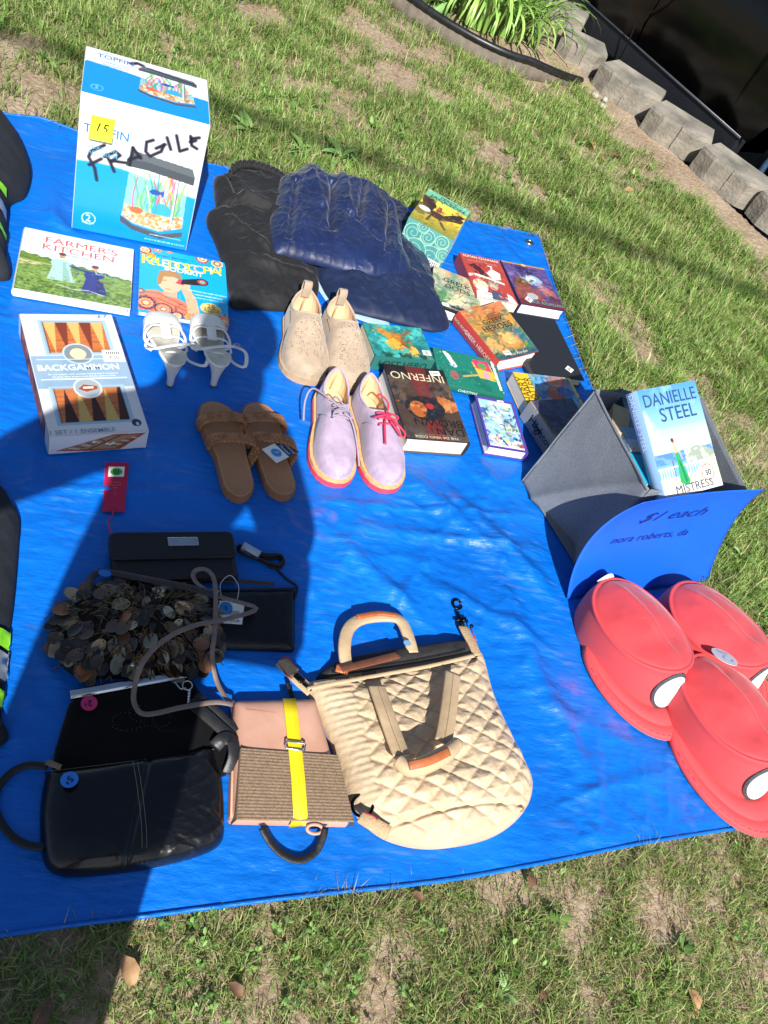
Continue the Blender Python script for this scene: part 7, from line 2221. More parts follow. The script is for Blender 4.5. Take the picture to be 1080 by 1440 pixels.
    m = MB(); m.tube(smooth_loop(rel([(0.3998, 0.7997, 0.0380), (0.4433, 0.8170, 0.0380), (0.4812, 0.8191, 0.0400)], c), 20, False), .01, 0, flat=(.011, .006), up=(0, .3, 1)); m.build('grip', rust, bh)
    m = MB(); m.tube(smooth_loop(rel([(0.3723, 0.6745, 0.0400), (0.3738, 0.6881, 0.0420)], c), 4, False), .01, 0, flat=(.024, .004), up=(0, .3, 1)); m.build('handle_anchor', rust, bh)
    # front handle flopped on the panel
    for pth in (rel([(0.4316, 0.6491, 0.0620), (0.4414, 0.6010, 0.0760), (0.4540, 0.5541, 0.0840), (0.4659, 0.5142, 0.0920)], c), rel([(0.5844, 0.7030, 0.0600), (0.5681, 0.6423, 0.0760), (0.5555, 0.5949, 0.0860), (0.5414, 0.5466, 0.0940)], c)):
        m = MB(); pl = smooth_loop(pth, 30, False)
        m.tube(pl, .01, 0, flat=(.031, .006), up=(0, .1, 1)); st = m.build('front_strap', beige, t)
        m = MB()
        for i in range(29):
            a, b = pl[i], pl[i + 1]; m.tube([(a[0], a[1], a[2] + .0034), (a[0] * .4 + b[0] * .6, a[1] * .4 + b[1] * .6, a[2] * .4 + b[2] * .6 + .0034)], .0007, 0, 4)
        m.build('stitching', mat('beige_stitch', '#8f7656', rough=.8), st)
    m = MB(); m.tube(smooth_loop(rel([(0.4575, 0.5050, 0.0940), (0.4788, 0.4913, 0.1000), (0.5101, 0.5044, 0.1020), (0.5435, 0.5262, 0.1020), (0.5674, 0.5496, 0.0960)], c), 40, False), lambda f: .0155 * (.72 + .28 * math.sin(PI * f)), 0, 14); fh = m.build('front_handle', beige, t)
    m = MB(); m.tube(smooth_loop(rel([(0.4695, 0.4897, 0.1140), (0.5031, 0.5009, 0.1185), (0.5411, 0.5230, 0.1160)], c), 24, False), .005, 0, flat=(.014, .005), up=(0, -.35, 1)); m.build('grip', rust, fh)
    # clips, tabs and rings
    blackm = mat('gunmetal', '#1a1a1c', '#262629', rough=.3, metal=.9)
    m = MB(); m.tube(smooth_loop(rel([(0.2639, 0.6904, 0.0140), (0.2796, 0.6732, 0.0200), (0.3006, 0.6516, 0.0260), (0.3215, 0.6341, 0.0300)], c), 20, False), .01, 0, flat=(.022, .003), up=(0, 0, 1)); tb = m.build('zip_tab', beige, t)
    m = MB(); m.tube(smooth_loop(rel([(0.2679, 0.6934, 0.0180), (0.2782, 0.6766, 0.0240), (0.2901, 0.6660, 0.0270)], c), 12, False), .01, 0, flat=(.021, .003), up=(0, 0, 1)); m.build('tab_patch', [mat('tab_canvas', '#a98d68', '#c0a480', rough=.8, scale=300, bump=.4, bscale=300)], tb)
    m = MB(); m.tube(rel([(0.2613, 0.6956, 0.0170), (0.2748, 0.6995, 0.0200), (0.2950, 0.6744, 0.0260)], c), .0014, 0, 5); m.tube(rel([(0.2622, 0.6857, 0.0170), (0.2746, 0.6629, 0.0220), (0.2846, 0.6557, 0.0260)], c), .0014, 0, 5); m.build('red_edge', edge, tb)
    m = MB(); m.tube(rel([(0.2906, 0.6614, 0.0310), (0.3038, 0.6484, 0.0340)], c), .01, 0, flat=(.012, .004), up=(0, 0, 1)); m.tube(rel([(0.3040, 0.6456, 0.0340), (0.3198, 0.6337, 0.0360)], c), .003, 0, 8); m.build('zip_pull', blackm, t)
    m = MB(); m.tube(smooth_loop(rel([(0.2805, 0.6548, 0.0120), (0.2911, 0.6336, 0.0080), (0.2980, 0.6193, 0.0060)], c), 16, False), .004, 0, flat=(.008, .003), up=(0, 0, 1)); m.build('dark_strap_end', BLACKM, t)
    m = MB(); m.tube(smooth_loop(rel([(0.6542, 0.7694, 0.0300), (0.6477, 0.7933, 0.0280), (0.6359, 0.8226, 0.0240), (0.6324, 0.8374, 0.0200)], c), 20, False), .01, 0, flat=(.020, .004), up=(0, 0, 1)); tb = m.build('clip_tab', [mat('tab_canvas', '#a98d68')], t)
    m = MB(); m.tube(rel([(0.6466, 0.8381, 0.0240), (0.6553, 0.8018, 0.0300)], c), .0014, 0, 5); m.build('red_edge', edge, tb)
    m = MB(); m.blob(L((0.6479, 0.8366, 0.0000)[:2], .029), (.0045, .0045, .003), 0, 10, 6); m.build('stud', blackm, tb)
    m = MB(); q = L((0.6272, 0.8943, 0.0000)[:2], .012)
    m.tube([(q[0] + .010 * math.cos(a), q[1] + .011 * math.sin(a), q[2]) for a in np.linspace(.5, 2 * PI - .2, 22)], .0028, 0, 8)
    m.tube(rel([(0.6251, 0.8739, 0.0130), (0.6300, 0.8572, 0.0140), (0.6334, 0.8388, 0.0180)], c), .0042, 0, 8); m.tube(rel([(0.6190, 0.8504, 0.0160), (0.6423, 0.8621, 0.0160)], c), .0030, 0, 7); m.blob(L((0.6379, 0.8566, 0.0000)[:2], .016), (.007, .006, .005), 0)
    m.build('lobster_clasp', blackm, t)
    m = MB(); q = L((0.4199, 0.4478, 0.0000)[:2], .030)
    m.tube([(q[0] + .016 * math.cos(a), q[1] + .018 * math.sin(a), q[2] + .006 * math.cos(a)) for a in np.linspace(0, 2 * PI, 26, endpoint=False)], .0028, 0, 8, closed=True); m.build('side_ring', blackm, t)
    m = MB(); m.tube(smooth_loop(rel([(0.4137, 0.4273, 0.0380), (0.4320, 0.4168, 0.0420), (0.4638, 0.4063, 0.0360)], c), 20, False), .01, 0, flat=(.022, .004), up=(0, -.3, 1)); tb = m.build('ring_tab', [mat('tab_canvas', '#a98d68')], t)
    m = MB(); m.tube(rel([(0.4171, 0.4332, 0.0420), (0.4326, 0.4266, 0.0470), (0.4400, 0.4207, 0.0470)], c), .0014, 0, 5); m.build('red_edge', edge, tb)
    for px in ((0.5364, 0.4173, 0.0000), (0.7152, 0.4730, 0.0000)):
        m = MB(); m.blob(L((px[0], px[1] + .004), .026), (.0085, .0055, .0085), 0, 14, 8); m.build('base_stud', mat('stud_beige', '#9a8262', '#ab9272', rough=.4, metal=.2), t)
tote()
# ------------------------------------------------------------------ clothes
def garment(name, label, cat, pts, mats, H, zf, base=0.0, p=3.0, sharp=.02, nr=90, parts=None, n=340, smooth=True):
    O = smooth_loop([q[:2] for q in pts], n) if smooth else straight_loop([q[:2] for q in pts], n, sharp)
    c = O.mean(0)
    t = thing(name, label, cat, (c[0], c[1], Z0))
    pillow('cloth', O, H, mats, t, c, p=p, nr=nr, base=base, zfun=zf)
    return t, c, O

BLKN = mat('black_quilted_nylon', '#19191b', '#222224', rough=0.72, scale=16, bump=0.4, bscale=46, detail=6, dist=.003, sheen=.1, spec=.3)
def zf_black(x, y, r):
    z = .018 * (fbm(x * 8 + y * 3.2, y * 7 - x * 4, 3) - .45) + .009 * (ridge(x * 12 - y * 7, y * 9 + x * 8, 3) - .4) + .004 * (fbm(x * 40, y * 40, 3) - .5)
    for (ax, ay), (bx, by), w, hh in (((0.0258, 2.0981, 0.0000)[:2], (0.1650, 2.0660, 0.0000)[:2], .016, .016), ((-0.0405, 2.0583, 0.0000)[:2], (0.1058, 2.0695, 0.0000)[:2], .012, -.012), ((0.0880, 1.8159, 0.0000)[:2], (0.2640, 1.8390, 0.0000)[:2], .020, .012), ((0.0064, 1.9759, 0.0000)[:2], (0.1202, 1.8820, 0.0000)[:2], .012, .010), ((0.0161, 2.0923, 0.0000)[:2], (-0.0245, 2.2172, 0.0000)[:2], .010, -.014)):
        vx, vy = bx - ax, by - ay
        tt = np.clip(((x - ax) * vx + (y - ay) * vy) / (vx * vx + vy * vy), 0, 1)
        z = z + hh * np.exp(-((np.hypot(x - ax - tt * vx, y - ay - tt * vy)) / w) ** 2)
    z = z + .0065 * np.maximum(ridge(x * 20 + y * 16 + 2 * fbm(x * 8, y * 8, 2), y * 26 - x * 20, 2) - .45, 0) + .0045 * np.maximum(ridge(x * 46 - y * 20, y * 40 + x * 22, 2) - .5, 0)
    return z
t_, c_, _ = garment('padded_trousers', 'black padded trousers folded on the tarp beside the aquarium carton', 'trousers',
        [(-0.0614, 2.2097, 0.0000), (-0.0294, 2.2554, 0.0000), (-0.0173, 2.3317, 0.0000), (0.0310, 2.3732, 0.0000), (0.1050, 2.3786, 0.0000), (0.1697, 2.3421, 0.0000), (0.2065, 2.2065, 0.0000), (0.2437, 2.0361, 0.0000), (0.2741, 1.8771, 0.0000), (0.2681, 1.7705, 0.0000), (0.1984, 1.7069, 0.0000), (0.1218, 1.6772, 0.0000), (0.0619, 1.6551, 0.0000), (0.0434, 1.7150, 0.0000), (0.0161, 1.8112, 0.0000), (-0.0199, 1.9086, 0.0000), (-0.0484, 1.9731, 0.0000), (-0.0551, 2.0199, 0.0000), (-0.0387, 2.0594, 0.0000), (-0.0503, 2.1289, 0.0000)],
        [BLKN], .050, zf_black, p=3.5)
# gathered waistband along the far edge
m = MB()
wb = smooth_loop(rel([(-0.0217, 2.1975, 0.0400), (-0.0118, 2.2392, 0.0480), (0.0302, 2.2728, 0.0520), (0.0992, 2.2803, 0.0500), (0.1594, 2.2552, 0.0460)], c_), 60, False)
for i in range(60):
    p = wb[i]; m.blob(tuple(p), (.006, .016, .010 + .004 * math.sin(i * 1.7)), 0, 8, 6, Matrix.Rotation(R(12) + .2 * math.sin(i), 3, 'Z'))
m.build('waistband', BLKN, t_)

PALE = mat('pale_blue_cotton', '#8fb0cc', '#a9c4da', rough=.9, scale=40, bump=.3)
garment('folded_shirt', 'pale blue cloth peeping out under the navy garments behind the beige boots', 'shirt',
        [(0.1480, 2.3282, 0.0000), (0.2083, 2.3845, 0.0000), (0.3031, 2.3705, 0.0000), (0.4274, 2.0249, 0.0000), (0.4888, 1.7530, 0.0000), (0.4471, 1.7592, 0.0000), (0.3894, 1.7643, 0.0000), (0.3281, 1.7735, 0.0000), (0.2895, 1.8189, 0.0000), (0.2381, 1.9265, 0.0000), (0.1797, 2.1510, 0.0000)], [PALE], .012,
        lambda x, y, r: .003 * (fbm(x * 20, y * 20, 2) - .5), nr=30, n=160)

NAVY = mat('navy_padded_nylon', '#131d3a', '#192748', rough=0.56, scale=16, bump=0.35, bscale=36, detail=6, dist=.003, sheen=.15, spec=.35)
def zf_navy(x, y, r):
    return .010 * np.maximum(ridge(x * 22 - y * 10 + 2 * fbm(x * 9, y * 9, 2), y * 18 + x * 16, 2) - .5, 0) + .014 * (ridge(x * 6 + y * 4, y * 7 - x * 3, 3) - .45) + .006 * (ridge(x * 18 + y * 6, y * 15 - x * 9, 2) - .4) + .003 * (fbm(x * 40, y * 40, 2) - .5)
garment('padded_trousers', 'navy padded trousers under a shiny navy bundle, reaching the green spined books', 'trousers',
        [(0.2193, 2.2142, 0.0000), (0.3025, 2.3833, 0.0000), (0.4226, 2.4232, 0.0000), (0.4921, 2.4306, 0.0000), (0.5658, 2.3442, 0.0000), (0.6054, 2.1867, 0.0000), (0.6234, 2.0340, 0.0000), (0.6460, 1.9220, 0.0000), (0.6646, 1.8438, 0.0000), (0.6225, 1.7994, 0.0000), (0.5572, 1.7895, 0.0000), (0.4826, 1.7815, 0.0000), (0.3994, 1.7751, 0.0000), (0.3442, 1.7748, 0.0000), (0.2954, 1.8218, 0.0000), (0.2460, 1.9655, 0.0000)],
        [NAVY], .048, zf_navy, base=.008, p=3.2)

NAVYS = mat('shiny_navy_lining', '#121d3f', '#1a2a55', rough=0.44, scale=12, bump=0.35, bscale=46, detail=5, dist=.004, sheen=.15, spec=.4)
def zf_shiny(x, y, r):
    z = .014 * (fbm(x * 9 + .4 * y, y * 4 - x * .6, 3) - .45) + .007 * (ridge(x * 12 + y * 2, y * 5 - x * 3, 2) - .4) + .003 * (ridge(x * 30, y * 24, 2) - .4)
    for (ax, ay), (bx, by), w, hh in (((0.2719, 2.2871, 0.0000)[:2], (0.2790, 2.0188, 0.0000)[:2], .012, -.022), ((0.3753, 2.3503, 0.0000)[:2], (0.3584, 2.1179, 0.0000)[:2], .010, -.018), ((0.3313, 2.1219, 0.0000)[:2], (0.4272, 2.0429, 0.0000)[:2], .012, -.014), ((0.1633, 2.2208, 0.0000)[:2], (0.1665, 1.9235, 0.0000)[:2], .010, -.016), ((0.4601, 2.2745, 0.0000)[:2], (0.4454, 1.9982, 0.0000)[:2], .009, -.018), ((0.2019, 2.3069, 0.0000)[:2], (0.2477, 2.1131, 0.0000)[:2], .014, .012), ((0.3031, 2.3705, 0.0000)[:2], (0.3233, 2.1560, 0.0000)[:2], .012, .012)):
        vx, vy = bx - ax, by - ay
        tt = np.clip(((x - ax) * vx + (y - ay) * vy) / (vx * vx + vy * vy), 0, 1)
        z = z + hh * np.exp(-((np.hypot(x - ax - tt * vx, y - ay - tt * vy) + .006 * (fbm(x * 30, y * 30, 2) - .5)) / w) ** 2)
    wv = .05 * fbm(x * 9, y * 9, 3)
    z = z + .009 * np.maximum(ridge((x + wv) * 20, (y - x * .2) * 5.5, 2) - .52, 0) - .007 * np.maximum(ridge((x + wv) * 27 + 7, (y - x * .2) * 7, 2) - .6, 0) + .006 * np.maximum(ridge(x * 50 + y * 9, y * 30 - x * 10, 2) - .5, 0)
    return z
t_, c_, O_ = garment('folded_jacket', 'shiny navy garment folded into a bundle on top of both pairs of trousers', 'jacket',
        [(0.1226, 2.2572, 0.0000), (0.1499, 2.3038, 0.0000), (0.1740, 2.3449, 0.0000), (0.1987, 2.3872, 0.0000), (0.2441, 2.3724, 0.0000), (0.3025, 2.3833, 0.0000), (0.3738, 2.4105, 0.0000), (0.4426, 2.3828, 0.0000), (0.4843, 2.3304, 0.0000), (0.5028, 2.1977, 0.0000), (0.5134, 2.0882, 0.0000), (0.5330, 2.0140, 0.0000), (0.5165, 1.9634, 0.0000), (0.4503, 1.9171, 0.0000), (0.3861, 1.8991, 0.0000), (0.3230, 1.8948, 0.0000), (0.2406, 1.8870, 0.0000), (0.1806, 1.8765, 0.0000), (0.1368, 1.8739, 0.0000), (0.1160, 1.9241, 0.0000), (0.1109, 2.0170, 0.0000), (0.1183, 2.1148, 0.0000), (0.1196, 2.1940, 0.0000)],
        [NAVYS], .058, zf_shiny, base=.040, p=3.6, nr=120, n=420)
WORK = mat('dark_work_cloth', '#10141c', '#1a2029', rough=0.85, scale=30, bump=.4, bscale=60)
LIME = mat('lime_reflective_tape', '#7fd422', '#8fdc30', rough=.5, scale=300)
GREY_T = mat('silver_reflective_tape', '#8f9aa6', '#a3adb8', rough=.35, scale=300, metal=.3)
def work_garment(name, label, cat, pts, H, bands, seed):
    O = smooth_loop([q[:2] for q in pts], 260)
    c = O.mean(0)
    zf = lambda x, y, r: .018 * (ridge(x * 6 + seed, y * 5 + x * 2, 3) - .45) + .006 * (fbm(x * 22, y * 22, 3) - .5)
    t = thing(name, label, cat, (c[0], c[1], Z0))
    pillow('cloth', O, H, [WORK], t, c, p=3.5, nr=60, zfun=zf)
    # reflective tapes follow the same swell, a little proud of it
    for (ax, ay), (bx, by), w, mt, nm in bands:
        k = 60; V = []
        L = math.hypot(bx - ax, by - ay); nx, ny = -(by - ay) / L, (bx - ax) / L
        for i in range(k):
            f = i / (k - 1)
            for j in range(5):
                g = (j / 4 - .5) * w
                x, y = ax + (bx - ax) * f + nx * g, ay + (by - ay) * f + ny * g
                d = np.array([x - c[0], y - c[1]]); an = math.atan2(d[1], d[0])
                Oa = np.arctan2(O[:, 1] - c[1], O[:, 0] - c[0]); q = int(np.argmin(np.abs((Oa - an + PI) % (2 * PI) - PI)))
                rr = np.linalg.norm(d) / np.linalg.norm(O[q] - c)
                r1 = min(rr, 1.0)
                pr = max(1 - r1 ** 3.5, 0) ** .5
                z = H * pr + float(zf(np.array([x]), np.array([y]), 0)[0]) * min(1, pr * 1.6) + .008
                if rr > 1:
                    x, y = c[0] + d[0] / rr * 1.004, c[1] + d[1] / rr * 1.004
                V.append((x - c[0], y - c[1], max(z, .002)))
        m = MB(); m.add(V, [tuple(q) for q in gridq(5, k)], 0, True); m.build(nm, mt, t)
work_garment('work_jacket', 'dark work jacket with lime and silver tape at the far left edge of the tarp', 'jacket',
             [(-.62, 2.10, 0), (-0.6392, 2.1834, 0.0000), (-0.5778, 2.1061, 0.0000), (-0.5336, 2.0358, 0.0000), (-0.4963, 1.9494, 0.0000), (-0.4837, 1.8523, 0.0000), (-0.5038, 1.7933, 0.0000), (-0.4832, 1.6976, 0.0000), (-0.4568, 1.5938, 0.0000), (-0.4466, 1.5158, 0.0000), (-.70, 1.50, 0), (-.95, 1.60, 0), (-.98, 1.95, 0), (-.8, 2.08, 0)], .085,
             [(((-0.5218, 1.8220, 0.0000)[0] + .012, (-0.5218, 1.8220, 0.0000)[1] - .035), (-.95, 1.660), .022, LIME, 'lime_tape'), (((-0.5043, 1.7606, 0.0000)[0] + .012, (-0.5043, 1.7606, 0.0000)[1] - .035), (-.95, 1.595), .034, GREY_T, 'silver_tape'), (((-0.4830, 1.6856, 0.0000)[0] + .012, (-0.4830, 1.6856, 0.0000)[1] - .035), (-.95, 1.530), .022, LIME, 'lime_tape')], 2.0)
work_garment('work_trousers', 'black work trousers with a lime edged silver band in the shadow at the left border', 'trousers',
             [(-0.3759, 1.0130, 0.0000), (-0.2851, 0.9560, 0.0000), (-0.2601, 0.9290, 0.0000), (-0.2322, 0.8899, 0.0000), (-0.2163, 0.8237, 0.0000), (-0.1957, 0.7246, 0.0000), (-0.1831, 0.6517, 0.0000), (-0.1692, 0.5838, 0.0000), (-0.1587, 0.5253, 0.0000), (-0.1584, 0.4685, 0.0000), (-.42, .36, 0), (-.75, .42, 0), (-.80, .85, 0)], .060,
             [(((-0.1810, 0.6482, 0.0000)[0] + .02, (-0.1810, 0.6482, 0.0000)[1]), (-.76, .545), .030, LIME, 'lime_tape'), (((-0.1702, 0.6024, 0.0000)[0] + .02, (-0.1702, 0.6024, 0.0000)[1]), (-.76, .500), .048, GREY_T, 'silver_tape'), (((-0.1612, 0.5486, 0.0000)[0] + .02, (-0.1612, 0.5486, 0.0000)[1]), (-.76, .445), .026, LIME, 'lime_tape')], 5.0)

# ------------------------------------------------------------------ grey fabric storage box, its books, and the price sheet
FELT = mat('grey_fabric', '#676c73', '#797e85', rough=0.95, scale=240, bump=0.3, bscale=300, detail=3, sheen=.15)
def storage_box():
    b = [np.array(q) for q in ((.838, 1.312, 0), (.945, 1.085, 0), (1.225, 1.165, 0), (1.125, 1.405, 0))]     # rear-left, front-left, front-right, rear-right
    tp = [np.array(q) for q in ((0.8981, 1.3922, 0.2680), (.979, 1.107, .268), (1.268, 1.195, .262), (1.236, 1.502, .262))]
    c = np.array([1.03, 1.22, Z0])
    t = thing('storage_box', 'grey fabric storage cube filled with paperbacks and hardcovers', 'storage box', tuple(c))
    for k, nm in enumerate(('side_panel', 'front_panel', 'side_panel', 'back_panel')):
        a0, a1, t0, t1 = b[k], b[(k + 1) % 4], tp[k], tp[(k + 1) % 4]
        n = 34; V = []
        nn = np.cross(a1 - a0, t0 - a0); nn /= np.linalg.norm(nn)
        for j in range(n):
            v = j / (n - 1)
            for i in range(n):
                u = i / (n - 1)
                p = (1 - u) * (1 - v) * a0 + u * (1 - v) * a1 + u * v * t1 + (1 - u) * v * t0
                bulge = .006 * math.sin(PI * u) * math.sin(PI * v) * (1 if k != 0 else .5) + .004 * (fbm(np.array([u * 4. + k]), np.array([v * 4.]), 3)[0] - .5)
                if k == 0:      # a sharp folding crease runs across this panel
                    d = (v - .06) - (u - .28) / .64 * .90
                    bulge += .016 * math.exp(-abs(d) / .16) - .05 * max(0, -d) * min(1, 4 * (1 - v)) * min(1, 5 * (1 - u))
                sag = -.012 * math.sin(PI * u) * v ** 3 if k in (1, 3) else -.004 * math.sin(PI * u) * v ** 3
                p = p + nn * bulge + np.array([0, 0, sag])
                V.append(p - c + np.array([0, 0, Z0]))
        m = MB(); m.add(V, [tuple(q) for q in gridq(n, n)], 0, True)
        ob = m.build(nm, FELT, t); s = ob.modifiers.new('thick', 'SOLIDIFY'); s.thickness = .004; s.offset = -1
        e = MB(); e.tube([tuple(V[(n - 1) * n + i]) for i in range(n)], .0032, 0, 7); e.tube([tuple(V[j * n]) for j in range(n)], .0022, 0, 6)
        e.build('edge_binding', FELT, ob)
    m = MB(); m.add([q - c + np.array([0, 0, .004 + Z0]) for q in b], [(0, 1, 2, 3)]); m.build('base', FELT, t)
    return t
storage_box()

BIN = 'books packed in the grey storage box'
def boxed(label, ctr, bw, bh, t, rot, tilt, cov, cv=None, **kw):
    return book(label, (ctr[0], ctr[1], bw, bh, rot), t, cv, spine=cov, z=ctr[2], tilt=tilt, group=BIN, **kw)
def at(p, dz):
    return (p[0], p[1], p[2] + dz)
boxed('cream paperback standing page edges up in the far corner of the storage box', at((0.9480, 1.3343, 0.2500), -.045), .10, .12, .04, 74, (84, 0), '#c9b48e', pages=mat('brownish_page_edges', '#a8926c', '#bda884', rough=.9), hard=False)
def teal_cv():
    c = Cv(50, 70, '#1d4b5c', 1.4); c.mott(c.Y < 2, '#2f7f92', 4, .5, 2, .9); c.rect(.1, .7, .9, .9, '#16323f'); c.line([(.1, .3), (.9, .4)], .03, '#6aa6b4'); return c
boxed('dark teal paperback slanting behind the large blue hardcover', at((1.0326, 1.4085, 0.2250), 0), .10, .11, .018, 20, (20, 14), '#1b4252', teal_cv(), hard=False)
def pale_cv():
    c = Cv(50, 60, '#7fa4cf', 1.2); c.grad(0, .5, '#d9d2c4', '#b9c8dc'); c.mott(c.Y < .5, '#c7907a', 6, .55, 3, .7); return c
boxed('small pale blue and cream paperback lying flat in the storage box', at((0.9958, 1.2762, 0.2400), 0), .075, .07, .026, 14, (4, 0), '#8aa6c6', pale_cv(), hard=False, pages=PAGES_W)
boxed('bright cyan paperback under the left edge of the large blue hardcover', at((1.0190, 1.1989, 0.2350), 0), .085, .085, .022, 14, (4, 0), '#19a9cf', Cv(24, 24, '#18acd2', .7), hard=False)
boxed('grey paperback at the bottom of the storage box pile', (1.09, 1.27, .13), .18, .20, .045, 14, (0, 0), '#5c6470', None, hard=False)
boxed('worn brown hardcover low in the storage box, mostly hidden', (1.12, 1.27, .176), .16, .22, .03, 20, (3, 2), '#4a3a30')

def seaside_hardcover():
    w, h, t = .180, .246, .034
    c = Cv(120, 160, '#6fa4dc', h / w)
    c.grad(.40, 1.0, '#c9def0', '#4f8fd6'); c.grad(.62, 1, '#8fbbe8', '#4a8ad2'); c.mott(c.Y > .5, '#dceaf6', 3, .56, 4, .5)
    c.rect(0, .30, 1, .40, '#4f7fc0'); c.mott((c.Y > .3) & (c.Y < .41), '#86aad6', 14, .5, 2, .6, 2)
    c.poly([(.48, .33), (.60, .40), (.72, .42), (.86, .39), (1, .34), (1, .26), (.6, .28)], '#8f9c8e'); c.mott((c.X > .5) & (c.Y > .27) & (c.Y < .40), '#dcd6c6', 18, .5, 5, .8)
    c.rect(0, 0, 1, .17, '#d8cfb4'); c.grad(0, .14, '#e3dcc4', '#cfc3a2')
    c.poly([(.62, .17), (1, .17), (1, .30), (.72, .26)], '#cbb994')
    for k in range(22):
        x = .02 + k * .045
        if .28 < x < .46:
            continue
        c.line([(x, .165), (x + .012, .215), (x, .265)], .010, '#e9e4d8'); c.line([(x + .02, .165), (x + .01, .215), (x + .02, .265)], .008, '#e9e4d8')
    c.rect(0, .262, 1, .276, '#e9e4d6'); c.rect(0, .155, 1, .168, '#d6ceb8')
    c.line([(.26, .18), (.27, .32)], .014, '#3a4a44')
    # a plain figure in a long green dress
    c.poly([(.335, .40), (.395, .40), (.41, .33), (.48, .12), (.44, .08), (.33, .10), (.31, .13), (.345, .30)], '#2f9a5c'); c.poly([(.37, .32), (.40, .30), (.44, .12), (.40, .10)], '#1f7a48')
    c.poly([(.34, .46), (.385, .46), (.39, .385), (.34, .385)], '#d8a684'); c.line([(.385, .44), (.42, .38), (.44, .32)], .014, '#d8a684'); c.ell(.355, .49, .026, .030, '#c08a68'); c.ell(.350, .505, .028, .026, '#5a3424')
    c.ell(.80, .15, .105, .105, '#c2392f'); c.ell(.80, .15, .094, .094, '#f0efea')
    up = Vector((-.435, .787, .463)).normalized(); rt = Vector((.892, .439, .105)); rt = (rt - up * rt.dot(up)).normalized(); nn = rt.cross(up)
    bl = Vector((.992, 1.113, .280)) - up * .030 + rt * .020
    ctr = bl + rt * w / 2 + up * h / 2 - nn * t
    o = book('large blue hardcover with a woman in a green dress, sticking out of the storage box', (0, 0, w, h, 0), t, c, spine='#8fb6e2', z=0, group=BIN, pages=PAGES_W,
             letters=[('DANIELLE', .040, .50, .885, 0, K(bold=.006, sx=.92)), ('STEEL', .044, .57, .735, 0, K(bold=.006)), ('MISTRESS', .026, .52, .055, 0, K(sx=1.1)), ('30', .019, .80, .145, 1, K(bold=.02)), ('%', .008, .80, .185, 2, K())],
             sletters=[('DANIELLE STEEL', .018, .72, 3, K())], lettmats=['#2d4a72', '#1a1a1e', '#b0403a', '#e6eef6'])
    M = Matrix((rt, up, nn)).transposed().to_4x4(); M.translation = ctr
    o.matrix_world = M
seaside_hardcover()

def price_sheet():
    TLp, TRp = np.array([.948, 1.060, .282]), np.array([1.285, 1.178, .306])
    BLp, BRp = np.array([.909, .976, .012]), np.array([1.340, 1.126, .012])
    ML, MR = np.array([.885, 1.030, .160]), np.array([1.292, 1.168, .175])
    c = np.array([1.12, 1.06, Z0])
    t = thing('price_sheet', 'curled bright blue poster sheet with handwritten prices leaning on the storage box', 'poster', tuple(c))
    def f(u, v):
        l = (1 - v) * (1 - 2 * v) * BLp + 4 * v * (1 - v) * ML + v * (2 * v - 1) * TLp
        r = (1 - v) * (1 - 2 * v) * BRp + 4 * v * (1 - v) * MR + v * (2 * v - 1) * TRp
        p = (1 - u) * l + u * r
        p = p + np.array([-.25, .97, 0]) * .010 * math.sin(PI * u) * (v - .2)
        return p - c
    n = 36
    V = [f(i / (n - 1), j / (n - 1)) for j in range(n) for i in range(n)]
    m = MB(); m.add(V, [tuple(q) for q in gridq(n, n)], 0, True)
    ob = m.build('sheet', mat('blue_poster_board', '#0a55d2', '#0d5bd8', rough=.42, scale=8, coat=.1), t)
    s = ob.modifiers.new('thick', 'SOLIDIFY'); s.thickness = .0008
    w, h = .40, .34
    def on(u, v, rot):
        co, si = math.cos(rot), math.sin(rot)
        def g(x, y):
            uu = u + (x * co - y * si) / w; vv = v + (x * si + y * co) / h
            p = f(uu, vv); q = f(uu + .01, vv); r = f(uu, vv + .01)
            nr = np.cross(q - p, r - p); nr /= np.linalg.norm(nr)
            return tuple(p + nr * .0016)
        return g
    m = MB()
    m.text('$1 each', .052, on(.47, .70, .03), 0, -.004, .45, 1.15); m.text('nora roberts, da', .032, on(.42, .475, .02), 0, -.002, .35, 1.0)
    m.build('lettering', ink('#0a1a66'), t)
price_sheet()

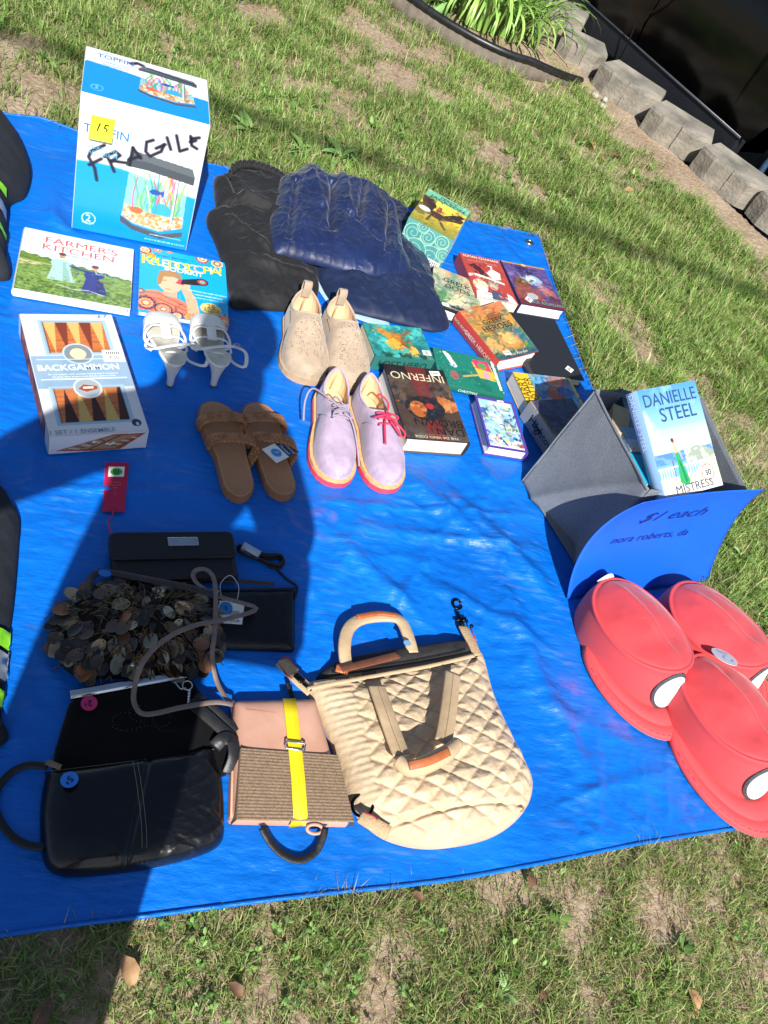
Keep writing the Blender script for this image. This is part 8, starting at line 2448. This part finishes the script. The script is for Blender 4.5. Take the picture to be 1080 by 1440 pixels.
# ------------------------------------------------------------------ red foam caps
RED = mat('red_foam', '#cc3e43', '#d4474b', rough=0.75, scale=6, bump=0.12, bscale=260, dist=.001, sheen=.25)
RIMG = mat('badge_rim_grey', '#2e3338', '#4a5157', rough=.6, scale=200, bump=.3)
BADGE = mat('badge_white', '#d9d8d8', '#e4e3e2', rough=.55)
def foam_cap(label, x, y, rot, s=1.0, tagd=False, white=False):
    t = thing('foam_cap', label, 'cap', (x, y, Z0), R(rot), 'oversized red foam caps')
    a, b = .122 * s, .097 * s
    n = 96
    th = np.linspace(0, 2 * PI, n, endpoint=False)
    ze = lambda q: (.096 + .020 * np.cos(q) + .006 * np.cos(2 * q)) * s
    cr = lambda q: np.sign(np.cos(q)) * np.abs(np.cos(q)) ** .9
    def wall(q, v, off=0.0):
        sc = 1.0 + .045 * np.sin(np.minimum(v, 1) * 2.6)
        fw = .044 * s * (1 - v) * np.clip(np.cos(q), 0, 1) ** 1.5
        return np.stack([(a * sc + off) * cr(q) + fw, (b * sc + off) * np.sin(q), ze(q) * v], -1)
    rings = [wall(th, v) for v in np.linspace(0, .93, 12)]
    # rounded lip, stitched groove, then the sloping top
    for sc, dz in ((1.048, .975), (1.025, 1.0), (1.0, 1.004), (.985, .985), (.970, 1.004)):
        rings.append(np.stack([a * (sc + .02 * np.cos(th)) * cr(th), b * sc * np.sin(th), ze(th) * dz], -1))
    zc = .122 * s
    for rr in np.linspace(.94, .02, 26):
        X = a * rr * (1 + .02 * np.cos(th)) * cr(th); Y = b * rr * np.sin(th)
        k = 1 - rr ** 2.2
        Z = ze(th) * (1 - k) + (zc + .010 * s * np.cos(th) * rr) * k + .0055 * s * np.exp(-(Y / (.010 * s)) ** 2) * np.clip((1 - rr) * 3, 0, 1) - .008 * s * np.exp(-(((X - .055 * s) / (.03 * s)) ** 2 + (Y / (.06 * s)) ** 2)) + .005 * (fbm(X * 22 + x * 9, Y * 22 + y * 5, 3) - .5) - .0025 * s * np.maximum(ridge(X * 13 + x * 31, Y * 16 + y * 17, 2) - .72, 0) / .28 * np.clip((1 - rr) * 4, 0, 1)
        rings.append(np.stack([X, Y, Z], -1))
    V = np.concatenate(rings)
    nr = len(rings); Q = gridq(n, nr, wrap=True)
    V = np.vstack([V, V[-n:].mean(0)])
    T = [(nr * n - n + i, nr * n - n + (i + 1) % n, nr * n) for i in range(n)]
    link_mesh('crown', np_mesh('crown', V, Q, [RED], tris=T), t)
    # brim: a thick crescent with a stitched step
    V = []; F = []; kk = 40
    prof = [(0.0, .020), (.35, .021), (.62, .018), (.64, .0155), (.67, .0175), (.90, .014), (1.0, .007), (.97, .001), (.6, .004), (0.0, .006)]
    for i in range(kk):
        f = i / (kk - 1); q = (f - .5) * PI * 1.12
        ln = .078 * s * max(0.0, math.cos((f - .5) * PI)) ** .55
        bx, by = a * 1.0 * math.cos(q) + .044 * s * max(0, math.cos(q)) ** 1.5, b * 1.0 * math.sin(q)
        dx, dy = math.cos(q * .8), math.sin(q * .8)
        for g, z in prof:
            V.append((bx + dx * (ln * g - .012), by + dy * (ln * g - .012), z * s + .016 * s * (1 - math.cos(q * .6)) * 0))
    np_ = len(prof)
    F = [(i * np_ + j, i * np_ + (j + 1) % np_, (i + 1) * np_ + (j + 1) % np_, (i + 1) * np_ + j) for i in range(kk - 1) for j in range(np_)]
    m = MB(); m.add(V, [f_[::-1] for f_ in F], 0, True); m.build('brim', RED, t)
    st = MB()
    for i in range(4, kk - 5):
        a_, b_ = V[i * np_ + 5], V[(i + 1) * np_ + 5]
        st.tube([(a_[0], a_[1], a_[2] + .0006), (a_[0] * .4 + b_[0] * .6, a_[1] * .4 + b_[1] * .6, a_[2] + .0006)], .0006, 0, 4)
    st.build('brim_stitching', mat('dark_red_thread', '#8f242c', rough=.8), t)
    # plain round badge on the front wall
    def patch(nm, q0, hw, hv, off, mt, h=.0):
        k = 26; V = []
        for j in range(k):
            for i in range(k):
                u, v = i / (k - 1) * 2 - 1, j / (k - 1) * 2 - 1
                du, dv = u * math.sqrt(1 - v * v / 2), v * math.sqrt(1 - u * u / 2)
                V.append(tuple(wall(np.array(q0 + hw * du), np.array(.55 + hv * dv), off)))
        m = MB(); m.add(V, [tuple(q) for q in gridq(k, k)], 0, True); ob = m.build(nm, mt, t)
        sl = ob.modifiers.new('thick', 'SOLIDIFY'); sl.thickness = off * .9; sl.offset = -1
    patch('badge_rim', -.10, .40, .40, .0035, RIMG); patch('badge_face', -.10, .34, .34, .0055, BADGE)
    if white:
        m = MB(); m.tube(smooth_loop([(-a * 1.02, -.020, .070 * s), (-a * 1.03, 0, .086 * s), (-a * 1.02, .020, .070 * s)], 12, False), .01, 0, flat=(.02, .002), up=(1, 0, .2)); m.build('size_label', BADGE, t)
    if tagd:
        A = Matrix.Translation(tagd) @ Matrix.Rotation(R(-rot - 8), 4, 'Z') @ Matrix.Rotation(R(-24), 4, 'X')
        m = MB(); m.disc(tuple(A.translation), .030, .028, 0, 40, A.to_3x3(), .0008); tg = m.build('round_tag', mat('tag_paper', '#c3c6cc', '#d2d4d8', rough=.6), t)
        m = MB(); m.tube([tuple(A @ Vector((.011 * math.cos(q) + .006, .008 * math.sin(q) - .006, .0012))) for q in np.linspace(0, 2 * PI, 24, endpoint=False)], .0006, 0, 4, closed=True)
        for k in range(3):
            m.box(-.013, .015, .010 + .004 * k, .0112 + .004 * k, .0010, .0013, 0, A)
        m.build('tag_print', ink('#6f8aa6'), tg)
    return t
foam_cap('red foam cap with a round white badge in full view, nearest the quilted bag', 1.022, .884, -64, 1.0, white=True)
foam_cap('red foam cap with a round paper tag, farthest right against the blue price sheet', 1.238, .930, -50, 1.0, tagd=(.055, -.098, .118))
foam_cap('red foam cap cut by the right border, its brim at the tarp corner', 1.205, .722, -68, 1.04)
# ------------------------------------------------------------------ the photographer, who stands behind the camera and throws the long shadow
def photographer():
    me = bpy.data.meshes.new('person')
    J = {}; V = []; E_ = []; Rr = []
    def j(k, p, r, par=None):
        J[k] = len(V); V.append(p); Rr.append(r)
        if par is not None:
            E_.append((J[par], J[k]))
    by = -.30
    j('pelvis', (-.01, by, .90), (.155, .115)); j('waist', (-.02, by, 1.05), (.215, .11), 'pelvis'); j('chest', (.01, by + .01, 1.22), (.195, .115), 'waist'); j('collar', (.04, by + .02, 1.33), (.10, .075), 'chest')
    j('neck', (.06, by + .05, 1.42), (.055, .055), 'collar'); j('jaw', (.07, by + .09, 1.485), (.070, .072), 'neck'); j('brow', (.075, by + .09, 1.57), (.080, .088), 'jaw'); j('top', (.075, by + .085, 1.625), (.055, .060), 'brow')
    for sg, sx, ex in ((1, .19, .285), (-1, -.12, -.36)):
        k = 'R' if sg > 0 else 'L'
        j(k + 'sh', (sx, by + .02, 1.31 if sg > 0 else 1.27), (.075, .065), 'collar'); j(k + 'el', (ex * .93, by + .08, 1.03), (.070, .06), k + 'sh'); j(k + 'fa', (ex * .55, by + .18, 1.13), (.055, .05), k + 'el'); j(k + 'wr', (.062 * sg, by + .205, 1.225), (.026, .022), k + 'fa')
        j(k + 'pm', (.052 * sg, by + .225, 1.262), (.030, .016), k + 'wr')
        for q in range(4):
            o = (q - 1.5) * .017; ln = (.8, 1.0, .95, .75)[q]
            j(k + 'f%d' % q, (.050 * sg + .004 * sg * abs(q - 1.5), by + .240 + o * .3, 1.276 + o * .5 + .012), (.010, .010), k + 'pm')
            j(k + 'g%d' % q, (.034 * sg, by + .252 + o * .3, 1.286 + o * .9 + .010), (.009, .009), k + 'f%d' % q)
            j(k + 'h%d' % q, (.014 * sg + (1 - ln) * .02 * sg, by + .250 + o * .3, 1.288 + o * 1.0 + .008), (.008, .008), k + 'g%d' % q)
        j(k + 't0', (.040 * sg, by + .222, 1.240), (.012, .011), k + 'pm'); j(k + 't1', (.018 * sg, by + .232, 1.236), (.010, .009), k + 't0')
        hx_ = .065 * sg - .01
        j(k + 'hip', (hx_, by, .84), (.098, .095), 'pelvis'); j(k + 'kn', (hx_ - .03, by + .01, .47), (.078, .07), k + 'hip'); j(k + 'ca', (hx_ - .05, by - .01, .32), (.094, .072), k + 'kn'); j(k + 'an', (hx_ - .07, by - .01, .09), (.085, .07), k + 'ca'); j(k + 'he', (hx_ - .07, by - .02, .035), (.040, .036), k + 'an'); j(k + 'to', (hx_ - .06, by + .15, .025), (.040, .026), k + 'he')
    me.from_pydata(V, E_, [])
    o = bpy.data.objects.new('person', me); COL.objects.link(o)
    sk = o.modifiers.new('skin', 'SKIN')
    for i, v in enumerate(me.skin_vertices[0].data):
        v.radius = Rr[i]; v.use_root = (i == 0)
    ss = o.modifiers.new('smooth', 'SUBSURF'); ss.levels = 2; ss.render_levels = 2
    dg = bpy.context.evaluated_depsgraph_get()
    body = bpy.data.meshes.new_from_object(o.evaluated_get(dg))
    bpy.data.objects.remove(o)
    skin = mat('skin', '#c08d70', '#cb9a7c', rough=.55, scale=30); shirt = mat('grey_tshirt', '#3f454d', '#4a5058', rough=.9, scale=80, bump=.3); jeans = mat('blue_jeans', '#26344f', '#31425f', rough=.9, scale=120, bump=.3); shoe = mat('dark_shoes', '#1b1b1d', rough=.6)
    for m_ in (skin, shirt, jeans, shoe):
        body.materials.append(m_)
    for p in body.polygons:
        c = p.center; p.use_smooth = True
        arm = abs(c.x) > .13 and c.z < 1.24 and c.z > .95 or (c.y > by + .12 and c.z > 1.05 and c.z < 1.36)
        p.material_index = 3 if c.z < .085 else 2 if c.z < .95 and not arm else 0 if (c.z > 1.385 or arm) else 1
    t = link_mesh('person', body)
    tag(t, 'person in grey t-shirt and jeans photographing the sale with a raised phone, behind the camera', 'person')
    hair = MB()
    hair.blob((.075, by + .055, 1.575), (.100, .100, .098), 0, 20, 14); hair.blob((.070, by + .02, 1.47), (.085, .060, .12), 0, 16, 10)
    hair.build('hair', mat('brown_hair', '#3a2a20', '#4d382a', rough=.6, scale=60, bump=.6, bscale=200), t)
    face = MB()
    for sx in (-.03, .03):
        face.blob((.075 + sx, by + .172, 1.553), (.011, .006, .006), 1, 10, 6); face.blob((.075 + sx * 2.75, by + .085, 1.545), (.010, .018, .028), 0, 10, 7)
    face.blob((.075, by + .182, 1.525), (.012, .016, .020), 0, 10, 7); face.blob((.075, by + .168, 1.492), (.022, .007, .006), 2, 10, 6)
    face.build('face', [skin, mat('eye_dark', '#20150f', rough=.3), mat('lips', '#9a5a50', rough=.5)], t)
    bg_ = thing('shoulder_bag', 'dark shoulder bag hanging at the right hip of the photographer', 'bag', (.20, by + .02, .86))
    m = MB(); m.box(-.09, .10, -.045, .045, 0, .23); m.build('pouch', mat('bag_canvas', '#2a2c30', rough=.9, scale=90, bump=.4), bg_, bevel=.04)
    m = MB(); m.tube(smooth_loop([(-.08, 0, .22), (-.12, -.09, .38), (-.15, -.06, .50), (-.14, .07, .46), (-.02, .07, .30), (.08, 0, .22)], 40, False), .01, 0, flat=(.025, .004), up=(0, 1, .3)); m.build('strap', mat('bag_canvas', '#2a2c30'), bg_)
    ph = thing('phone', 'dark phone held up by the photographer behind the camera', 'phone', (0, 0, CAM_H))
    f = Vector(_fwd); r_ = Vector((_x[0], _x[1], _x[2])); u_ = r_.cross(f) * -1
    M = Matrix((Vector((_x[0], _ydown[0], _fwd[0])), Vector((_x[1], _ydown[1], _fwd[1])), Vector((_x[2], _ydown[2], _fwd[2])))).to_4x4()
    m = MB(); m.box(-.036, .036, -.02, .130, -.012, -.004, 0, M); m.build('case', mat('phone_case', '#15161a', rough=.4), ph)
photographer()
S.frame_set(1)
